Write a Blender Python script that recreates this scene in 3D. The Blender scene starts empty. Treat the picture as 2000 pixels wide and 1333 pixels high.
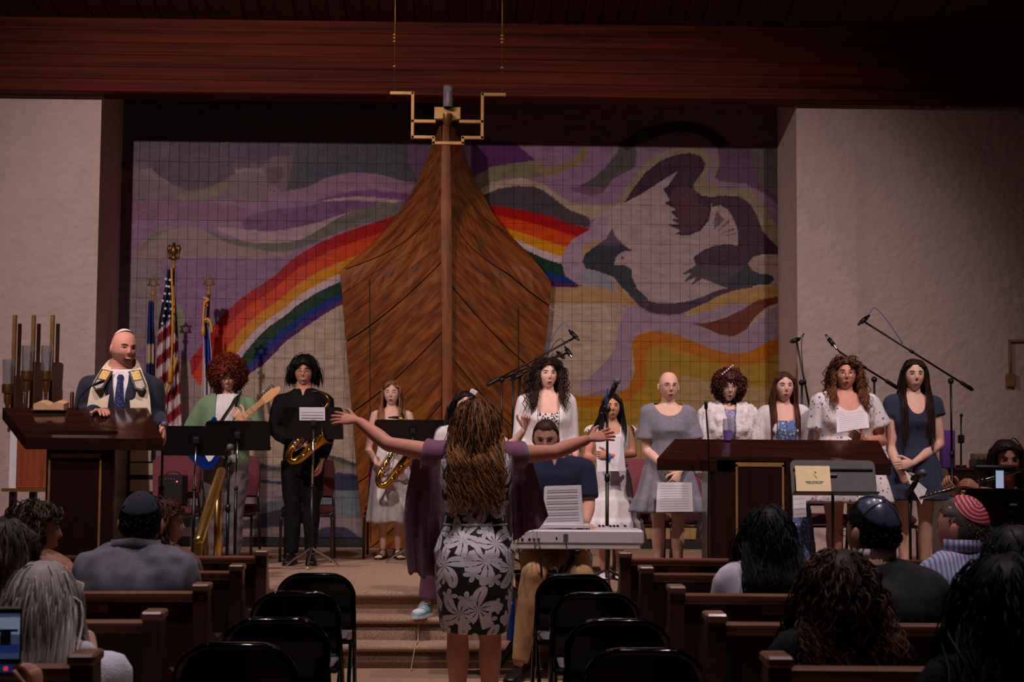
import bpy, math, random
import numpy as np
from mathutils import Vector, noise

# ---------------------------------------------------------------- camera, world, lights, exposure
SC = bpy.context.scene
COL = SC.collection
FPX = 3100.0                       # focal length in pixels of the 2000 x 1333 frame
CAM = np.array([0.0, 0.0, 1.36])
_F = np.array([80 / FPX, 1.0, 223.5 / FPX]); _F /= np.linalg.norm(_F)
_R = np.cross(_F, [0, 0, 1.0]); _R /= np.linalg.norm(_R)
_U = np.cross(_R, _F)
ROLL = 0.0065
_R, _U = _R * math.cos(ROLL) + _U * math.sin(ROLL), _U * math.cos(ROLL) - _R * math.sin(ROLL)
cd = bpy.data.cameras.new('camera'); cam = bpy.data.objects.new('camera', cd); COL.objects.link(cam)
cd.sensor_width = 36.0; cd.lens = FPX / 2000 * 36.0; cd.clip_start = 0.05; cd.clip_end = 100
from mathutils import Matrix
cam.matrix_world = Matrix(((_R[0], _U[0], -_F[0], CAM[0]), (_R[1], _U[1], -_F[1], CAM[1]), (_R[2], _U[2], -_F[2], CAM[2]), (0, 0, 0, 1)))
cd.dof.use_dof = True; cd.dof.focus_distance = 11.5; cd.dof.aperture_fstop = 9.0
SC.camera = cam
w = bpy.data.worlds.new('world'); SC.world = w; w.use_nodes = True
w.node_tree.nodes['Background'].inputs[0].default_value = (0.75, 0.42, 0.36, 1)
w.node_tree.nodes['Background'].inputs[1].default_value = 0.0045
SC.view_settings.view_transform = 'Standard'; SC.view_settings.look = 'None'
SC.view_settings.exposure = 0.0; SC.view_settings.gamma = 1.0; SC.view_settings.use_curve_mapping = False

def spot(name, loc, target, energy, color, size, blend=0.6, radius=0.06):
    l = bpy.data.lights.new(name, 'SPOT'); l.energy = energy; l.color = color
    l.spot_size = math.radians(size); l.spot_blend = blend; l.shadow_soft_size = radius
    o = bpy.data.objects.new(name, l); COL.objects.link(o); o.location = loc
    d = Vector(target) - Vector(loc); o.rotation_euler = d.to_track_quat('-Z', 'Y').to_euler()
    return o
WARM = (1.0, 0.785, 0.755)
spot('stage_spot_light', (-4.5, 7.0, 6.5), (-1.2, 15.0, 1.9), 1500, WARM, 70, 1.0)
spot('stage_spot_light', (4.3, 7.0, 6.5), (1.5, 14.8, 1.3), 930, WARM, 56, 1.0)
spot('stage_spot_light', (-1.6, 8.3, 6.5), (-0.9, 11.9, 0.4), 860, WARM, 60, 1.0)
spot('stage_spot_light', (2.0, 8.3, 6.5), (1.6, 11.7, 0.4), 860, WARM, 58, 1.0)
spot('stage_spot_light', (3.6, 7.8, 6.5), (3.2, 9.9, 0.8), 240, WARM, 36, 0.9)  # added fill lamp that lifts the flutist out of the dark
spot('stage_spot_light', (1.9, 7.4, 6.5), (1.98, 9.1, 1.25), 900, WARM, 20, 0.9)  # added narrow lamp, only brightens the booklet on its stand
spot('aisle_spot_light', (-0.2, 7.0, 6.6), (0.1, 8.3, 0.6), 600, WARM, 40, 0.9)
for ax in (-2.6, -0.9, 0.9, 2.6):
    spot('aisle_downlight', (ax, 6.4, 6.6), (ax * 0.95, 6.2, 0.4), 250, (1.0, 0.84, 0.84), 62, 0.9, 0.03)
for ax in (-1.3, 1.4):
    spot('rear_downlight', (ax, 4.0, 5.9), (ax * 0.95, 4.2, 0.8), 270, (1.0, 0.84, 0.88), 62, 0.9, 0.03)
spot('beam_spill_fill', (-1.2, 10.0, 4.4), (-1.4, 15.0, 5.05), 9, (1.0, 0.50, 0.36), 64, 1.0, 0.1)  # added lamp standing in for spill light on the beam face

# ---------------------------------------------------------------- helpers
random.seed(7); RNG = np.random.default_rng(11)

def P(px, py, Y):
    "the point of the plane y = Y seen at pixel (px, py)"
    d = _F + (px - 1000) / FPX * _R - (py - 666.5) / FPX * _U
    return CAM + d * (Y / d[1])
def proj(p):
    p = np.asarray(p, float) - CAM
    z = p @ _F
    return 1000 + FPX * (p @ _R) / z, 666.5 - FPX * (p @ _U) / z
def S(r, g, b):
    def f(c):
        c /= 255.0
        return c / 12.92 if c <= 0.04045 else ((c + 0.055) / 1.055) ** 2.4
    return (f(r), f(g), f(b), 1.0)
def nrm(v):
    v = np.asarray(v, float); n = np.linalg.norm(v)
    return v / n if n > 1e-12 else v
def V(*a): return np.array(a, float)
def smooth_path(pts, k=4):
    pts = [np.asarray(p, float) for p in pts]
    if len(pts) < 3: return pts
    out = []
    for i in range(len(pts) - 1):
        p0 = pts[max(i - 1, 0)]; p1 = pts[i]; p2 = pts[i + 1]; p3 = pts[min(i + 2, len(pts) - 1)]
        for j in range(k):
            t = j / k
            out.append(0.5 * ((2 * p1) + (-p0 + p2) * t + (2 * p0 - 5 * p1 + 4 * p2 - p3) * t * t + (-p0 + 3 * p1 - 3 * p2 + p3) * t ** 3))
    out.append(pts[-1]); return out

class MB:
    "collects vertices and faces of one mesh"
    def __init__(self): self.v = []; self.f = []; self.m = []
    def add(self, verts, faces, m=0):
        o = len(self.v); self.v.extend([tuple(map(float, p)) for p in verts])
        self.f.extend([tuple(i + o for i in f) for f in faces]); self.m.extend([m] * len(faces)); return self
    def merge(self, other, m=None):
        o = len(self.v); self.v.extend(other.v); self.f.extend([tuple(i + o for i in f) for f in other.f])
        self.m.extend(other.m if m is None else [m] * len(other.f)); return self
    def loft(self, rings, m=0, caps=True, closed=True):
        n = len(rings[0]); v = [p for r in rings for p in r]; f = []
        for i in range(len(rings) - 1):
            for j in range(n if closed else n - 1):
                k = (j + 1) % n
                f.append((i * n + j, i * n + k, (i + 1) * n + k, (i + 1) * n + j))
        if caps and closed:
            f.append(tuple(range(n))[::-1]); f.append(tuple(range((len(rings) - 1) * n, len(rings) * n)))
        return self.add(v, f, m)
    def tube(self, pts, r, n=8, m=0, caps=True, up=None, flat=None, round_ends=False):
        pts = [np.asarray(p, float) for p in pts]
        if np.isscalar(r): r = [r] * len(pts)
        r = list(r)
        if round_ends:
            d0 = nrm(pts[0] - pts[1]); d1 = nrm(pts[-1] - pts[-2]); a, b = r[0], r[-1]
            pts = [pts[0] + d0 * a * 0.95, pts[0] + d0 * a * 0.65] + pts + [pts[-1] + d1 * b * 0.65, pts[-1] + d1 * b * 0.95]
            r = [a * 0.25, a * 0.75] + r + [b * 0.75, b * 0.25]
        t0 = nrm(pts[1] - pts[0])
        u = np.asarray(up, float) if up is not None else (V(0, 0, 1) if abs(t0[2]) < 0.9 else V(1, 0, 0))
        rings = []
        for i, p in enumerate(pts):
            t = nrm(pts[min(i + 1, len(pts) - 1)] - pts[max(i - 1, 0)])
            a = nrm(u - t * (u @ t)); b = np.cross(t, a); u = a
            rr = r[i]; fx, fy = (flat if flat else (1, 1))
            rings.append([p + a * (rr * fx * math.cos(2 * math.pi * k / n)) + b * (rr * fy * math.sin(2 * math.pi * k / n)) for k in range(n)])
        return self.loft(rings, m, caps)
    def cyl(self, p0, p1, r, r1=None, n=12, m=0): return self.tube([p0, p1], [r, r if r1 is None else r1], n, m)
    def box(self, c, s, m=0, R=None, ch=0.0):
        "box, chamfered by ch"
        h = np.asarray(s, float) / 2; c = np.asarray(c, float); v = []; f = []
        if ch <= 0:
            v = [(x, y, z) for x in (-h[0], h[0]) for y in (-h[1], h[1]) for z in (-h[2], h[2])]
            f = [(0, 1, 3, 2), (4, 6, 7, 5), (0, 4, 5, 1), (2, 3, 7, 6), (0, 2, 6, 4), (1, 5, 7, 3)]
        else:
            ch = min(ch, 0.49 * 2 * min(h)); idx = {}
            for sx in (-1, 1):
                for sy in (-1, 1):
                    for sz in (-1, 1):
                        for ax in range(3):
                            q = [sx * h[0], sy * h[1], sz * h[2]]
                            for k in range(3):
                                if k != ax: q[k] -= (sx, sy, sz)[k] * ch
                            idx[(sx, sy, sz, ax)] = len(v); v.append(q)
            for ax in range(3):
                o = [k for k in range(3) if k != ax]
                for s1 in (-1, 1):
                    q = []
                    for (a, b) in ((-1, -1), (1, -1), (1, 1), (-1, 1)):
                        k = [0, 0, 0]; k[ax] = s1; k[o[0]] = a; k[o[1]] = b; q.append(idx[(*k, ax)])
                    f.append(tuple(q))
            for ax in range(3):
                o = [k for k in range(3) if k != ax]
                for a in (-1, 1):
                    for b in (-1, 1):
                        q = []
                        for (s1, w) in ((-1, 0), (1, 0), (1, 1), (-1, 1)):
                            k = [0, 0, 0]; k[ax] = s1; k[o[0]] = a; k[o[1]] = b; q.append(idx[(*k, o[w])])
                        f.append(tuple(q))
            for sx in (-1, 1):
                for sy in (-1, 1):
                    for sz in (-1, 1): f.append(tuple(idx[(sx, sy, sz, a)] for a in range(3)))
        v = np.array(v)
        if R is not None: v = v @ np.asarray(R).T
        return self.add(v + c, f, m)
    def ball(self, c, r, nu=12, nv=8, m=0, R=None):
        r = np.array([r] * 3 if np.isscalar(r) else r, float); rings = []
        for i in range(nv + 1):
            a = -math.pi / 2 + math.pi * i / nv; ca = max(math.cos(a), 0.02)
            rings.append([(ca * math.cos(2 * math.pi * k / nu), ca * math.sin(2 * math.pi * k / nu), math.sin(a)) for k in range(nu)])
        v = np.array([p for q in rings for p in q]) * r
        if R is not None: v = v @ np.asarray(R).T
        v = v + np.asarray(c, float)
        return self.loft([v[i * nu:(i + 1) * nu] for i in range(nv + 1)], m)
    def lathe(self, prof, c=(0, 0, 0), n=16, m=0):
        c = np.asarray(c, float)
        return self.loft([[c + V(r * math.cos(2 * math.pi * k / n), r * math.sin(2 * math.pi * k / n), z) for k in range(n)] for r, z in prof], m)
    def prism(self, poly, y0, y1, m=0):
        "polygon in x, z pushed from y0 to y1"
        n = len(poly); v = [(x, y0, z) for x, z in poly] + [(x, y1, z) for x, z in poly]
        f = [tuple(range(n)), tuple(range(2 * n - 1, n - 1, -1))] + [(i, i + n, (i + 1) % n + n, (i + 1) % n) for i in range(n)]
        return self.add(v, f, m)
    def xf(self, R=None, t=None):
        v = np.array(self.v)
        if R is not None: v = v @ np.asarray(R).T
        if t is not None: v = v + np.asarray(t, float)
        self.v = [tuple(p) for p in v]; return self
    def mesh(self, name, mats, smooth=True):
        me = bpy.data.meshes.new(name); me.from_pydata(self.v, [], self.f)
        for mt in (mats if isinstance(mats, (list, tuple)) else [mats]): me.materials.append(mt)
        n = len(self.f)
        if n:
            me.polygons.foreach_set('material_index', np.array(self.m, dtype=np.int32))
            me.polygons.foreach_set('use_smooth', np.full(n, bool(smooth)))
        me.update(); return me
    def build(self, name, mats, parent=None, smooth=True, sharp=None, fixn=True):
        me = self.mesh(name, mats, smooth)
        if fixn:
            import bmesh
            b = bmesh.new(); b.from_mesh(me); bmesh.ops.recalc_face_normals(b, faces=b.faces); b.to_mesh(me); b.free()
        if smooth and sharp: me.set_sharp_from_angle(angle=math.radians(sharp))
        return link(name, me, parent)

def link(name, me, parent=None):
    o = bpy.data.objects.new(name, me); COL.objects.link(o)
    if parent is not None: o.parent = parent
    return o
def tag(o, label=None, cat=None, group=None, kind=None):
    if label: o['label'] = label
    if cat: o['category'] = cat
    if group: o['group'] = group
    if kind: o['kind'] = kind
    return o
def thing(name, label, cat, loc=(0, 0, 0), rz=0.0, group=None):
    o = bpy.data.objects.new(name, None); COL.objects.link(o); o.empty_display_size = 0.1
    o.location = tuple(loc); o.rotation_euler = (0, 0, rz)
    return tag(o, label, cat, group)
def kids(o): return [c for c in bpy.data.objects if c.parent == o]
def copy_tree(o, parent=None):
    c = o.copy(); COL.objects.link(c)
    if parent is not None: c.parent = parent
    for ch in kids(o): copy_tree(ch, c)
    return c
def Rz(a): c, s = math.cos(a), math.sin(a); return np.array([[c, -s, 0], [s, c, 0], [0, 0, 1.0]])
def Rx(a): c, s = math.cos(a), math.sin(a); return np.array([[1.0, 0, 0], [0, c, -s], [0, s, c]])
def Ry(a): c, s = math.cos(a), math.sin(a); return np.array([[c, 0, s], [0, 1.0, 0], [-s, 0, c]])

# ---------------------------------------------------------------- materials
MATS = {}
def mat(name, col, rough=0.6, metal=0.0, var=0.12, scale=18.0, stretch=(1, 1, 1), bump=0.0, bscale=None, bdist=0.01, coat=0.0, attr=None,
        emit=None, estr=0.0, rot=(0, 0, 0), spec=0.5, col2=None, sheen=0.0, detail=4.0, alpha=None, trans=0.0):
    if name in MATS: return MATS[name]
    m = bpy.data.materials.new(name); m.use_nodes = True; nt = m.node_tree; N = nt.nodes; Lk = nt.links
    b = N['Principled BSDF']; b.inputs['Roughness'].default_value = rough; b.inputs['Metallic'].default_value = metal
    b.inputs['Specular IOR Level'].default_value = spec; b.inputs['Coat Weight'].default_value = coat
    b.inputs['Coat Roughness'].default_value = 0.11; b.inputs['Sheen Weight'].default_value = sheen
    b.inputs['Transmission Weight'].default_value = trans
    tc = N.new('ShaderNodeTexCoord'); mp = N.new('ShaderNodeMapping'); mp.inputs['Scale'].default_value = stretch; m0 = N.new('ShaderNodeMapping'); m0.inputs['Rotation'].default_value = rot
    Lk.new(tc.outputs['Object'], m0.inputs['Vector']); Lk.new(m0.outputs[0], mp.inputs['Vector'])
    nz = N.new('ShaderNodeTexNoise'); nz.inputs['Scale'].default_value = scale; nz.inputs['Detail'].default_value = detail
    Lk.new(mp.outputs[0], nz.inputs['Vector'])
    mx = N.new('ShaderNodeMix'); mx.data_type = 'RGBA'
    if attr:
        at = N.new('ShaderNodeAttribute'); at.attribute_name = attr
        mx.blend_type = 'MULTIPLY'; mx.inputs[0].default_value = 1.0
        rp = N.new('ShaderNodeMapRange'); rp.inputs[1].default_value = 0.25; rp.inputs[2].default_value = 0.75
        rp.inputs[3].default_value = 1 - var; rp.inputs[4].default_value = 1 + var
        Lk.new(nz.outputs[0], rp.inputs[0]); Lk.new(at.outputs['Color'], mx.inputs[6]); Lk.new(rp.outputs[0], mx.inputs[7])
    else:
        c1 = [max(0, x * (1 - var)) for x in col[:3]] + [1]; c2 = [min(1, x * (1 + var)) for x in col[:3]] + [1]
        if col2: c1, c2 = col, col2
        rp = N.new('ShaderNodeMapRange'); rp.inputs[1].default_value = 0.3; rp.inputs[2].default_value = 0.7
        Lk.new(nz.outputs[0], rp.inputs[0]); Lk.new(rp.outputs[0], mx.inputs[0])
        mx.inputs[6].default_value = c1; mx.inputs[7].default_value = c2
    Lk.new(mx.outputs[2], b.inputs['Base Color'])
    if bump:
        n2 = N.new('ShaderNodeTexNoise'); n2.inputs['Scale'].default_value = bscale or scale * 3; n2.inputs['Detail'].default_value = 3
        Lk.new(mp.outputs[0], n2.inputs['Vector'])
        bp = N.new('ShaderNodeBump'); bp.inputs['Strength'].default_value = bump; bp.inputs['Distance'].default_value = bdist
        Lk.new(n2.outputs[0], bp.inputs['Height']); Lk.new(bp.outputs[0], b.inputs['Normal'])
        if coat: Lk.new(bp.outputs[0], b.inputs['Coat Normal'])
    if emit: b.inputs['Emission Color'].default_value = emit; b.inputs['Emission Strength'].default_value = estr
    if alpha is not None: b.inputs['Alpha'].default_value = alpha
    MATS[name] = m; return m
def cattr(me, name, cols):
    a = me.color_attributes.new(name, 'FLOAT_COLOR', 'POINT'); c = np.ones((len(me.vertices), 4), np.float32); c[:, :3] = cols
    a.data.foreach_set('color', c.ravel())

M_wall = mat('cream_stucco', S(208, 183, 176), 0.9, var=0.05, scale=6, bump=1.0, bscale=15, bdist=0.02)
M_beam = mat('dark_red_timber', S(58, 16, 6), 0.75, col2=S(108, 36, 13), scale=3.0, stretch=(0.22, 6, 11), spec=0.2, bump=0.1)
M_ceil = mat('dark_ceiling_board', S(70, 34, 22), 0.6, var=0.3, scale=3, stretch=(8, 0.5, 8))
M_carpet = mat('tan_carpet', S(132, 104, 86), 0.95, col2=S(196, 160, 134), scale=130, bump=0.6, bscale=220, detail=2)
M_riser = mat('riser_carpet_shade', S(112, 88, 74), 0.95, col2=S(170, 138, 116), scale=130, bump=0.5, bscale=220)  # same carpet made darker: shade of the risers put into the colour
M_black = mat('black_base', S(22, 20, 20), 0.7)
M_grout = mat('dark_grout', S(96, 78, 74), 0.9)
M_tile = mat('painted_glazed_tile', (1, 1, 1, 1), 0.7, var=0.26, scale=7, stretch=(1, 1, 2.6), attr='paint', bump=0.40, bscale=45, coat=0.16, spec=0.12, detail=6)
M_ark = mat('ark_wood', S(96, 50, 14), 0.5, col2=S(158, 90, 30), scale=2.4, stretch=(7, 7, 1.2), bump=0.06, bscale=30)
# grain that runs along the rising planks: stretched across, turned with each side
M_arkL = mat('ark_wood_left', S(92, 47, 13), 0.5, col2=S(160, 91, 30), scale=2.4, stretch=(0.32, 4, 9), rot=(0, math.radians(42), 0), bump=0.05, bscale=30, detail=2.5)
M_arkR = mat('ark_wood_right', S(92, 47, 13), 0.5, col2=S(160, 91, 30), scale=2.4, stretch=(0.32, 4, 9), rot=(0, math.radians(-42), 0), bump=0.05, bscale=30, detail=2.5)
M_arkd = mat('ark_groove', S(30, 15, 8), 0.8)
M_wood = mat('cherry_wood', S(54, 22, 15), 0.35, col2=S(84, 38, 25), scale=3, stretch=(9, 9, 0.8), coat=0.25)
M_woodd = mat('dark_cherry_wood', S(30, 12, 10), 0.35, col2=S(46, 19, 15), scale=3, stretch=(9, 9, 0.8), coat=0.2)
M_pew = mat('pew_wood', S(96, 58, 44), 0.36, col2=S(140, 90, 70), scale=3, stretch=(0.8, 9, 9), coat=0.2)
M_pewend = mat('pew_end_wood', S(46, 23, 16), 0.4, col2=S(74, 40, 28), scale=3, stretch=(9, 2, 0.8), coat=0.15)
M_brass = mat('brass', S(224, 172, 110), 0.42, metal=0.7, var=0.15, scale=12)
M_brassd = mat('aged_brass', S(140, 100, 56), 0.42, metal=0.8, var=0.2, scale=12)
M_gold = mat('lacquered_gold', S(238, 192, 104), 0.26, metal=0.92, var=0.1)
M_saxgold = mat('sax_lacquer', S(214, 160, 70), 0.2, metal=1.0, var=0.12)
M_chrome = mat('chrome', S(200, 200, 205), 0.16, metal=1.0, var=0.05)
M_silver = mat('silver', S(215, 212, 215), 0.2, metal=1.0, var=0.05)
M_blk = mat('black_metal', S(8, 8, 9), 0.42, var=0.2)
M_gloss = mat('black_gloss_enamel', S(2, 2, 4), 0.055, var=0.1, spec=0.3)
M_plastic = mat('black_plastic', S(9, 9, 10), 0.5)
M_greyp = mat('grey_plastic', S(90, 87, 92), 0.5)
M_maroon = mat('maroon_fabric', S(108, 50, 58), 0.9, var=0.2, scale=60, bump=0.2)
M_frame = mat('brown_metal_frame', S(92, 76, 72), 0.3, metal=0.7)
M_paper = mat('paper', S(222, 218, 226), 0.8, var=0.04)
M_inkl = mat('light_print', S(176, 172, 184), 0.8)
M_ink = mat('printed_ink', S(92, 90, 100), 0.8)
M_yellow = mat('yellow_paper', S(250, 224, 178), 0.8, var=0.06)
M_white = mat('white_plastic', S(225, 220, 232), 0.35, var=0.03)
M_glass = mat('clear_glass', S(225, 225, 230), 0.08, var=0.02, trans=0.9)
M_blue = mat('blue_metal', S(24, 66, 150), 0.3, metal=0.5)
M_bluecord = mat('blue_tape', S(40, 90, 190), 0.5)
M_cord = mat('tan_cord', S(190, 160, 130), 0.7)
M_red = mat('red_led', S(255, 30, 40), 0.5, emit=(1, 0.05, 0.08, 1), estr=3.0)
M_plaque = mat('plaque_brass', S(150, 96, 52), 0.4, metal=0.6)
M_seatgrey = mat('grey_vinyl_pad', S(92, 86, 92), 0.6)
# ---------------------------------------------------------------- structure
YW, YS = 16.0, 15.05               # mural wall, side walls
XL, XR = -3.546, 3.118
STG = 0.434                        # stage height
YE, YB, SX = 10.83, 10.23, 1.75     # stage edge in the middle, foot of the steps, half width of the steps
def structure(name, mb, m, smooth=False): return tag(mb.build(name, m, None, smooth), kind='structure')
structure('floor', MB().box((0, 5, -0.05), (22, 24, 0.1)), M_carpet)
b = MB().box((0, (YE + 16.4) / 2, STG / 2), (2 * SX, 16.4 - YE, STG))
for s, x1 in ((-1, 9), (1, 9)): b.box((s * (SX + x1) / 2, (YB + 16.4) / 2, STG / 2), (x1 - SX, 16.4 - YB, STG))
stage = structure('stage_platform', b, M_carpet)
for i, (y0, z) in enumerate(((YB, 0.145), (YB + 0.3, 0.29))):
    MB().box((0, (y0 + YE) / 2, z - 0.02), (2 * SX, YE - y0, 0.04), ch=0.012).build('step_tread', M_carpet, stage)
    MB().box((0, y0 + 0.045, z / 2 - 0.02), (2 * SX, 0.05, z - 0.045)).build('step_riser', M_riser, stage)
MB().box((0, YE - 0.0, STG - 0.02), (2 * SX, 0.07, 0.043), ch=0.014).build('stage_nosing', M_carpet, stage)
structure('wall_left', MB().box(((XL - 10) / 2, YS + 0.6, 3.2), (XL + 10, 1.2, 6.4)), M_wall)
structure('wall_right', MB().box(((XR + 10) / 2, YS + 0.6, 3.2), (10 - XR, 1.2, 6.4)), M_wall)
structure('wall_side_left', MB().box((-10.1, 5, 3.5), (0.2, 22.5, 7.0)), M_wall)
structure('wall_side_right', MB().box((10.1, 5, 3.5), (0.2, 22.5, 7.0)), M_wall)
structure('trim_1', MB().box(((XL + XR) / 2, YS + 0.55, 6.0), (XR - XL, 0.9, 1.2)), M_wall)      # above the niche, behind the beam
# the niche top over the mural
beam = structure('trim_2', MB().box((0, 15.03, 5.11), (20, 0.3, 0.70)), M_beam)
for i in range(6):                 # laminated boards of the beam
    MB().box((0, 14.875, 4.765 + 0.1175 * (i + 0.5)), (20, 0.03, 0.1155), ch=0.003).build('board', M_beam, beam, False)
ceil = structure('ceiling', MB().box((0, 5, 7.16), (20.4, 20.4, 0.06), R=Rx(-0.16 * 0.99)), M_black)
bm_board = None
for i in range(100):
    x = -8 + 0.16 * i
    if bm_board is None: bm_board = MB().box((0, 0, 0), (0.154, 20.2, 0.05), R=Rx(-0.158), ch=0.006).mesh('board', M_ceil, False)
    o = link('board', bm_board, ceil); o.location = (x, 5.2, 7.03 + 0.006 * (i % 3))

# ------------------------------------------------ the painted tile mural
def TLc(pts): return [(200 + x / 2.563, 180 + y / 2.563) for x, y in pts]
def TRc(pts): return [(860 + x / 2.563, 180 + y / 2.563) for x, y in pts]
def cz(pts, ox, oy, s): return [(ox + x / s, oy + y / s) for x, y in pts]
def inside(poly, x, y):
    r = np.zeros(x.shape, bool); n = len(poly)
    for i in range(n):
        x1, y1 = poly[i]; x2, y2 = poly[(i + 1) % n]
        if y1 == y2: continue
        c = ((y1 > y) != (y2 > y)) & (x < (x2 - x1) * (y - y1) / (y2 - y1) + x1); r ^= c
    return r
def sm(pts, k=4):
    q = [np.array(p, float) for p in pts]; q = [q[-1]] + q + [q[0], q[1]]; out = []
    for i in range(1, len(q) - 2):
        p0, p1, p2, p3 = q[i - 1], q[i], q[i + 1], q[i + 2]
        for j in range(k):
            t = j / k
            out.append(0.5 * ((2 * p1) + (-p0 + p2) * t + (2 * p0 - 5 * p1 + 4 * p2 - p3) * t * t + (-p0 + 3 * p1 - 3 * p2 + p3) * t ** 3))
    return [tuple(p) for p in out]
def band(top, bot):
    a = [tuple(p) for p in smooth_path(top, 4)]; c = [tuple(p) for p in smooth_path(bot, 4)]
    return a + c[::-1]
LAY = []                            # (polygon in the photograph's frame, colour)
def lay(poly, col, smo=False): LAY.append((sm(poly) if smo else list(poly), np.array(S(*col)[:3])))
c_lav, c_mau, c_pur, c_oli = (158, 128, 156), (136, 100, 134), (112, 86, 112), (124, 116, 98)
# upper left sky
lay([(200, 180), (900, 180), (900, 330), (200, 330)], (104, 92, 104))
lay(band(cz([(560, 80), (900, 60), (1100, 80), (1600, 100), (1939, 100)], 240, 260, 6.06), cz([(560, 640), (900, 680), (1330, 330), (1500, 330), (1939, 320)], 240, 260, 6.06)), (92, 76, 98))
lay(cz([(380, 330), (900, 240), (1200, 260), (1330, 480), (1150, 600), (850, 680), (600, 600), (400, 480)], 240, 260, 6.06), (96, 78, 92), True)
lay(cz([(100, 400), (300, 500), (600, 620), (850, 690), (1120, 600), (1320, 490), (1500, 470), (1640, 480), (1790, 640), (1800, 800), (1400, 830), (900, 800), (300, 800), (100, 800)], 240, 260, 6.06), (132, 110, 118), True)
lay(cz([(640, 690), (880, 690), (1120, 600), (1260, 580), (1230, 660), (1100, 740), (900, 800), (700, 790)], 240, 260, 6.06), (132, 120, 106), True)
lay(cz([(1660, 400), (1760, 290), (1939, 280), (2180, 420), (2180, 640), (1900, 690), (1790, 640), (1720, 560)], 240, 260, 6.06), (122, 100, 110), True)
lay(cz([(1700, 520), (1740, 430), (1880, 400), (1890, 520), (1800, 590)], 240, 260, 6.06), (106, 84, 94), True)
lay([(300, 390), (250, 395), (240, 600), (230, 700), (400, 705), (560, 600), (800, 420), (830, 330), (700, 360), (600, 380), (540, 395)], (150, 118, 146))
lay(cz([(0, 800), (880, 800), (1250, 850), (1450, 900), (1480, 1040), (1100, 1060), (0, 1010)], 240, 260, 6.06), (140, 102, 130))
# dark sky right of it, then the mauve hill bands
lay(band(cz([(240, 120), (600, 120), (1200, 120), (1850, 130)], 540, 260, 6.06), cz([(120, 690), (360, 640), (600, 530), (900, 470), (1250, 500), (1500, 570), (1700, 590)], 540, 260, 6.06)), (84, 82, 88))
lay(cz([(1550, 130), (1850, 130), (1700, 580), (1560, 360)], 540, 260, 6.06), (112, 88, 116))
lay(cz([(260, 370), (700, 390), (1300, 370), (1400, 480), (1000, 470), (600, 520), (300, 500)], 540, 260, 6.06), (80, 80, 92), True)
lay(band(cz([(-100, 700), (120, 690), (360, 640), (600, 530), (900, 470), (1250, 500), (1500, 570), (1680, 590)], 540, 260, 6.06), cz([(-100, 820), (120, 820), (480, 820), (640, 810), (960, 790), (1200, 810), (1450, 820), (1600, 800)], 540, 260, 6.06)), (152, 120, 144))
lay(band(cz([(480, 790), (640, 750), (960, 680), (1300, 690), (1600, 720)], 540, 260, 6.06), cz([(480, 810), (640, 790), (960, 750), (1300, 770), (1560, 810)], 540, 260, 6.06)), (126, 84, 128))
lay(band(cz([(560, 800), (700, 775), (960, 755), (1200, 775), (1450, 800)], 540, 260, 6.06), cz([(560, 815), (700, 800), (960, 790), (1200, 810), (1420, 835)], 540, 260, 6.06)), (176, 160, 150))
lay(band(cz([(-400, 1080), (-320, 980), (0, 905), (400, 860), (560, 820), (960, 805), (1250, 850)], 540, 260, 6.06), cz([(-400, 1085), (-340, 1150), (0, 1160), (400, 1080), (640, 1010), (900, 930), (1250, 855)], 540, 260, 6.06)), (120, 88, 122))
lay(band(cz([(-700, 1110), (-450, 1130), (-340, 1145), (0, 1160), (400, 1080), (640, 1010), (900, 930), (1100, 880)], 540, 260, 6.06), cz([(-700, 1150), (-450, 1250), (-340, 1290), (0, 1310), (300, 1260), (500, 1170), (800, 1010), (1100, 890)], 540, 260, 6.06)), (178, 152, 160))
# olive edge and grey-green band above the rainbow
lay(band(TLc([(520, 690), (640, 740), (760, 755), (900, 755), (1000, 735), (1100, 680), (1200, 620), (1300, 585), (1400, 560), (1520, 555)]), TLc([(520, 700), (640, 765), (760, 795), (860, 800), (960, 790), (1060, 755), (1150, 715), (1250, 680), (1380, 640), (1500, 615)])), (110, 106, 98))
lay(band(TLc([(150, 830), (230, 720), (300, 685), (400, 675), (500, 690), (640, 760), (860, 800), (960, 795)]), TLc([(150, 840), (300, 840), (500, 830), (640, 835), (760, 838), (860, 835), (930, 825), (960, 800)])), (158, 136, 136))
lay(band(TLc([(160, 820), (230, 730), (300, 690), (380, 676)]), TLc([(150, 960), (200, 800), (300, 710), (380, 682)])), (132, 122, 104))
lay(TLc([(280, 900), (340, 850), (500, 830), (760, 838), (930, 825), (860, 900), (760, 980), (700, 1030), (600, 1120), (540, 1200), (470, 1300), (400, 1333), (300, 1290), (150, 1333), (150, 1000)]), (146, 116, 148))
lay(TLc([(140, 840), (290, 880), (285, 1000), (340, 1090), (280, 1200), (130, 1300)]), (150, 134, 136), True)
lay(TLc([(350, 1060), (400, 1090), (410, 1200), (330, 1333), (300, 1250)]), (140, 138, 120), True)
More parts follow.
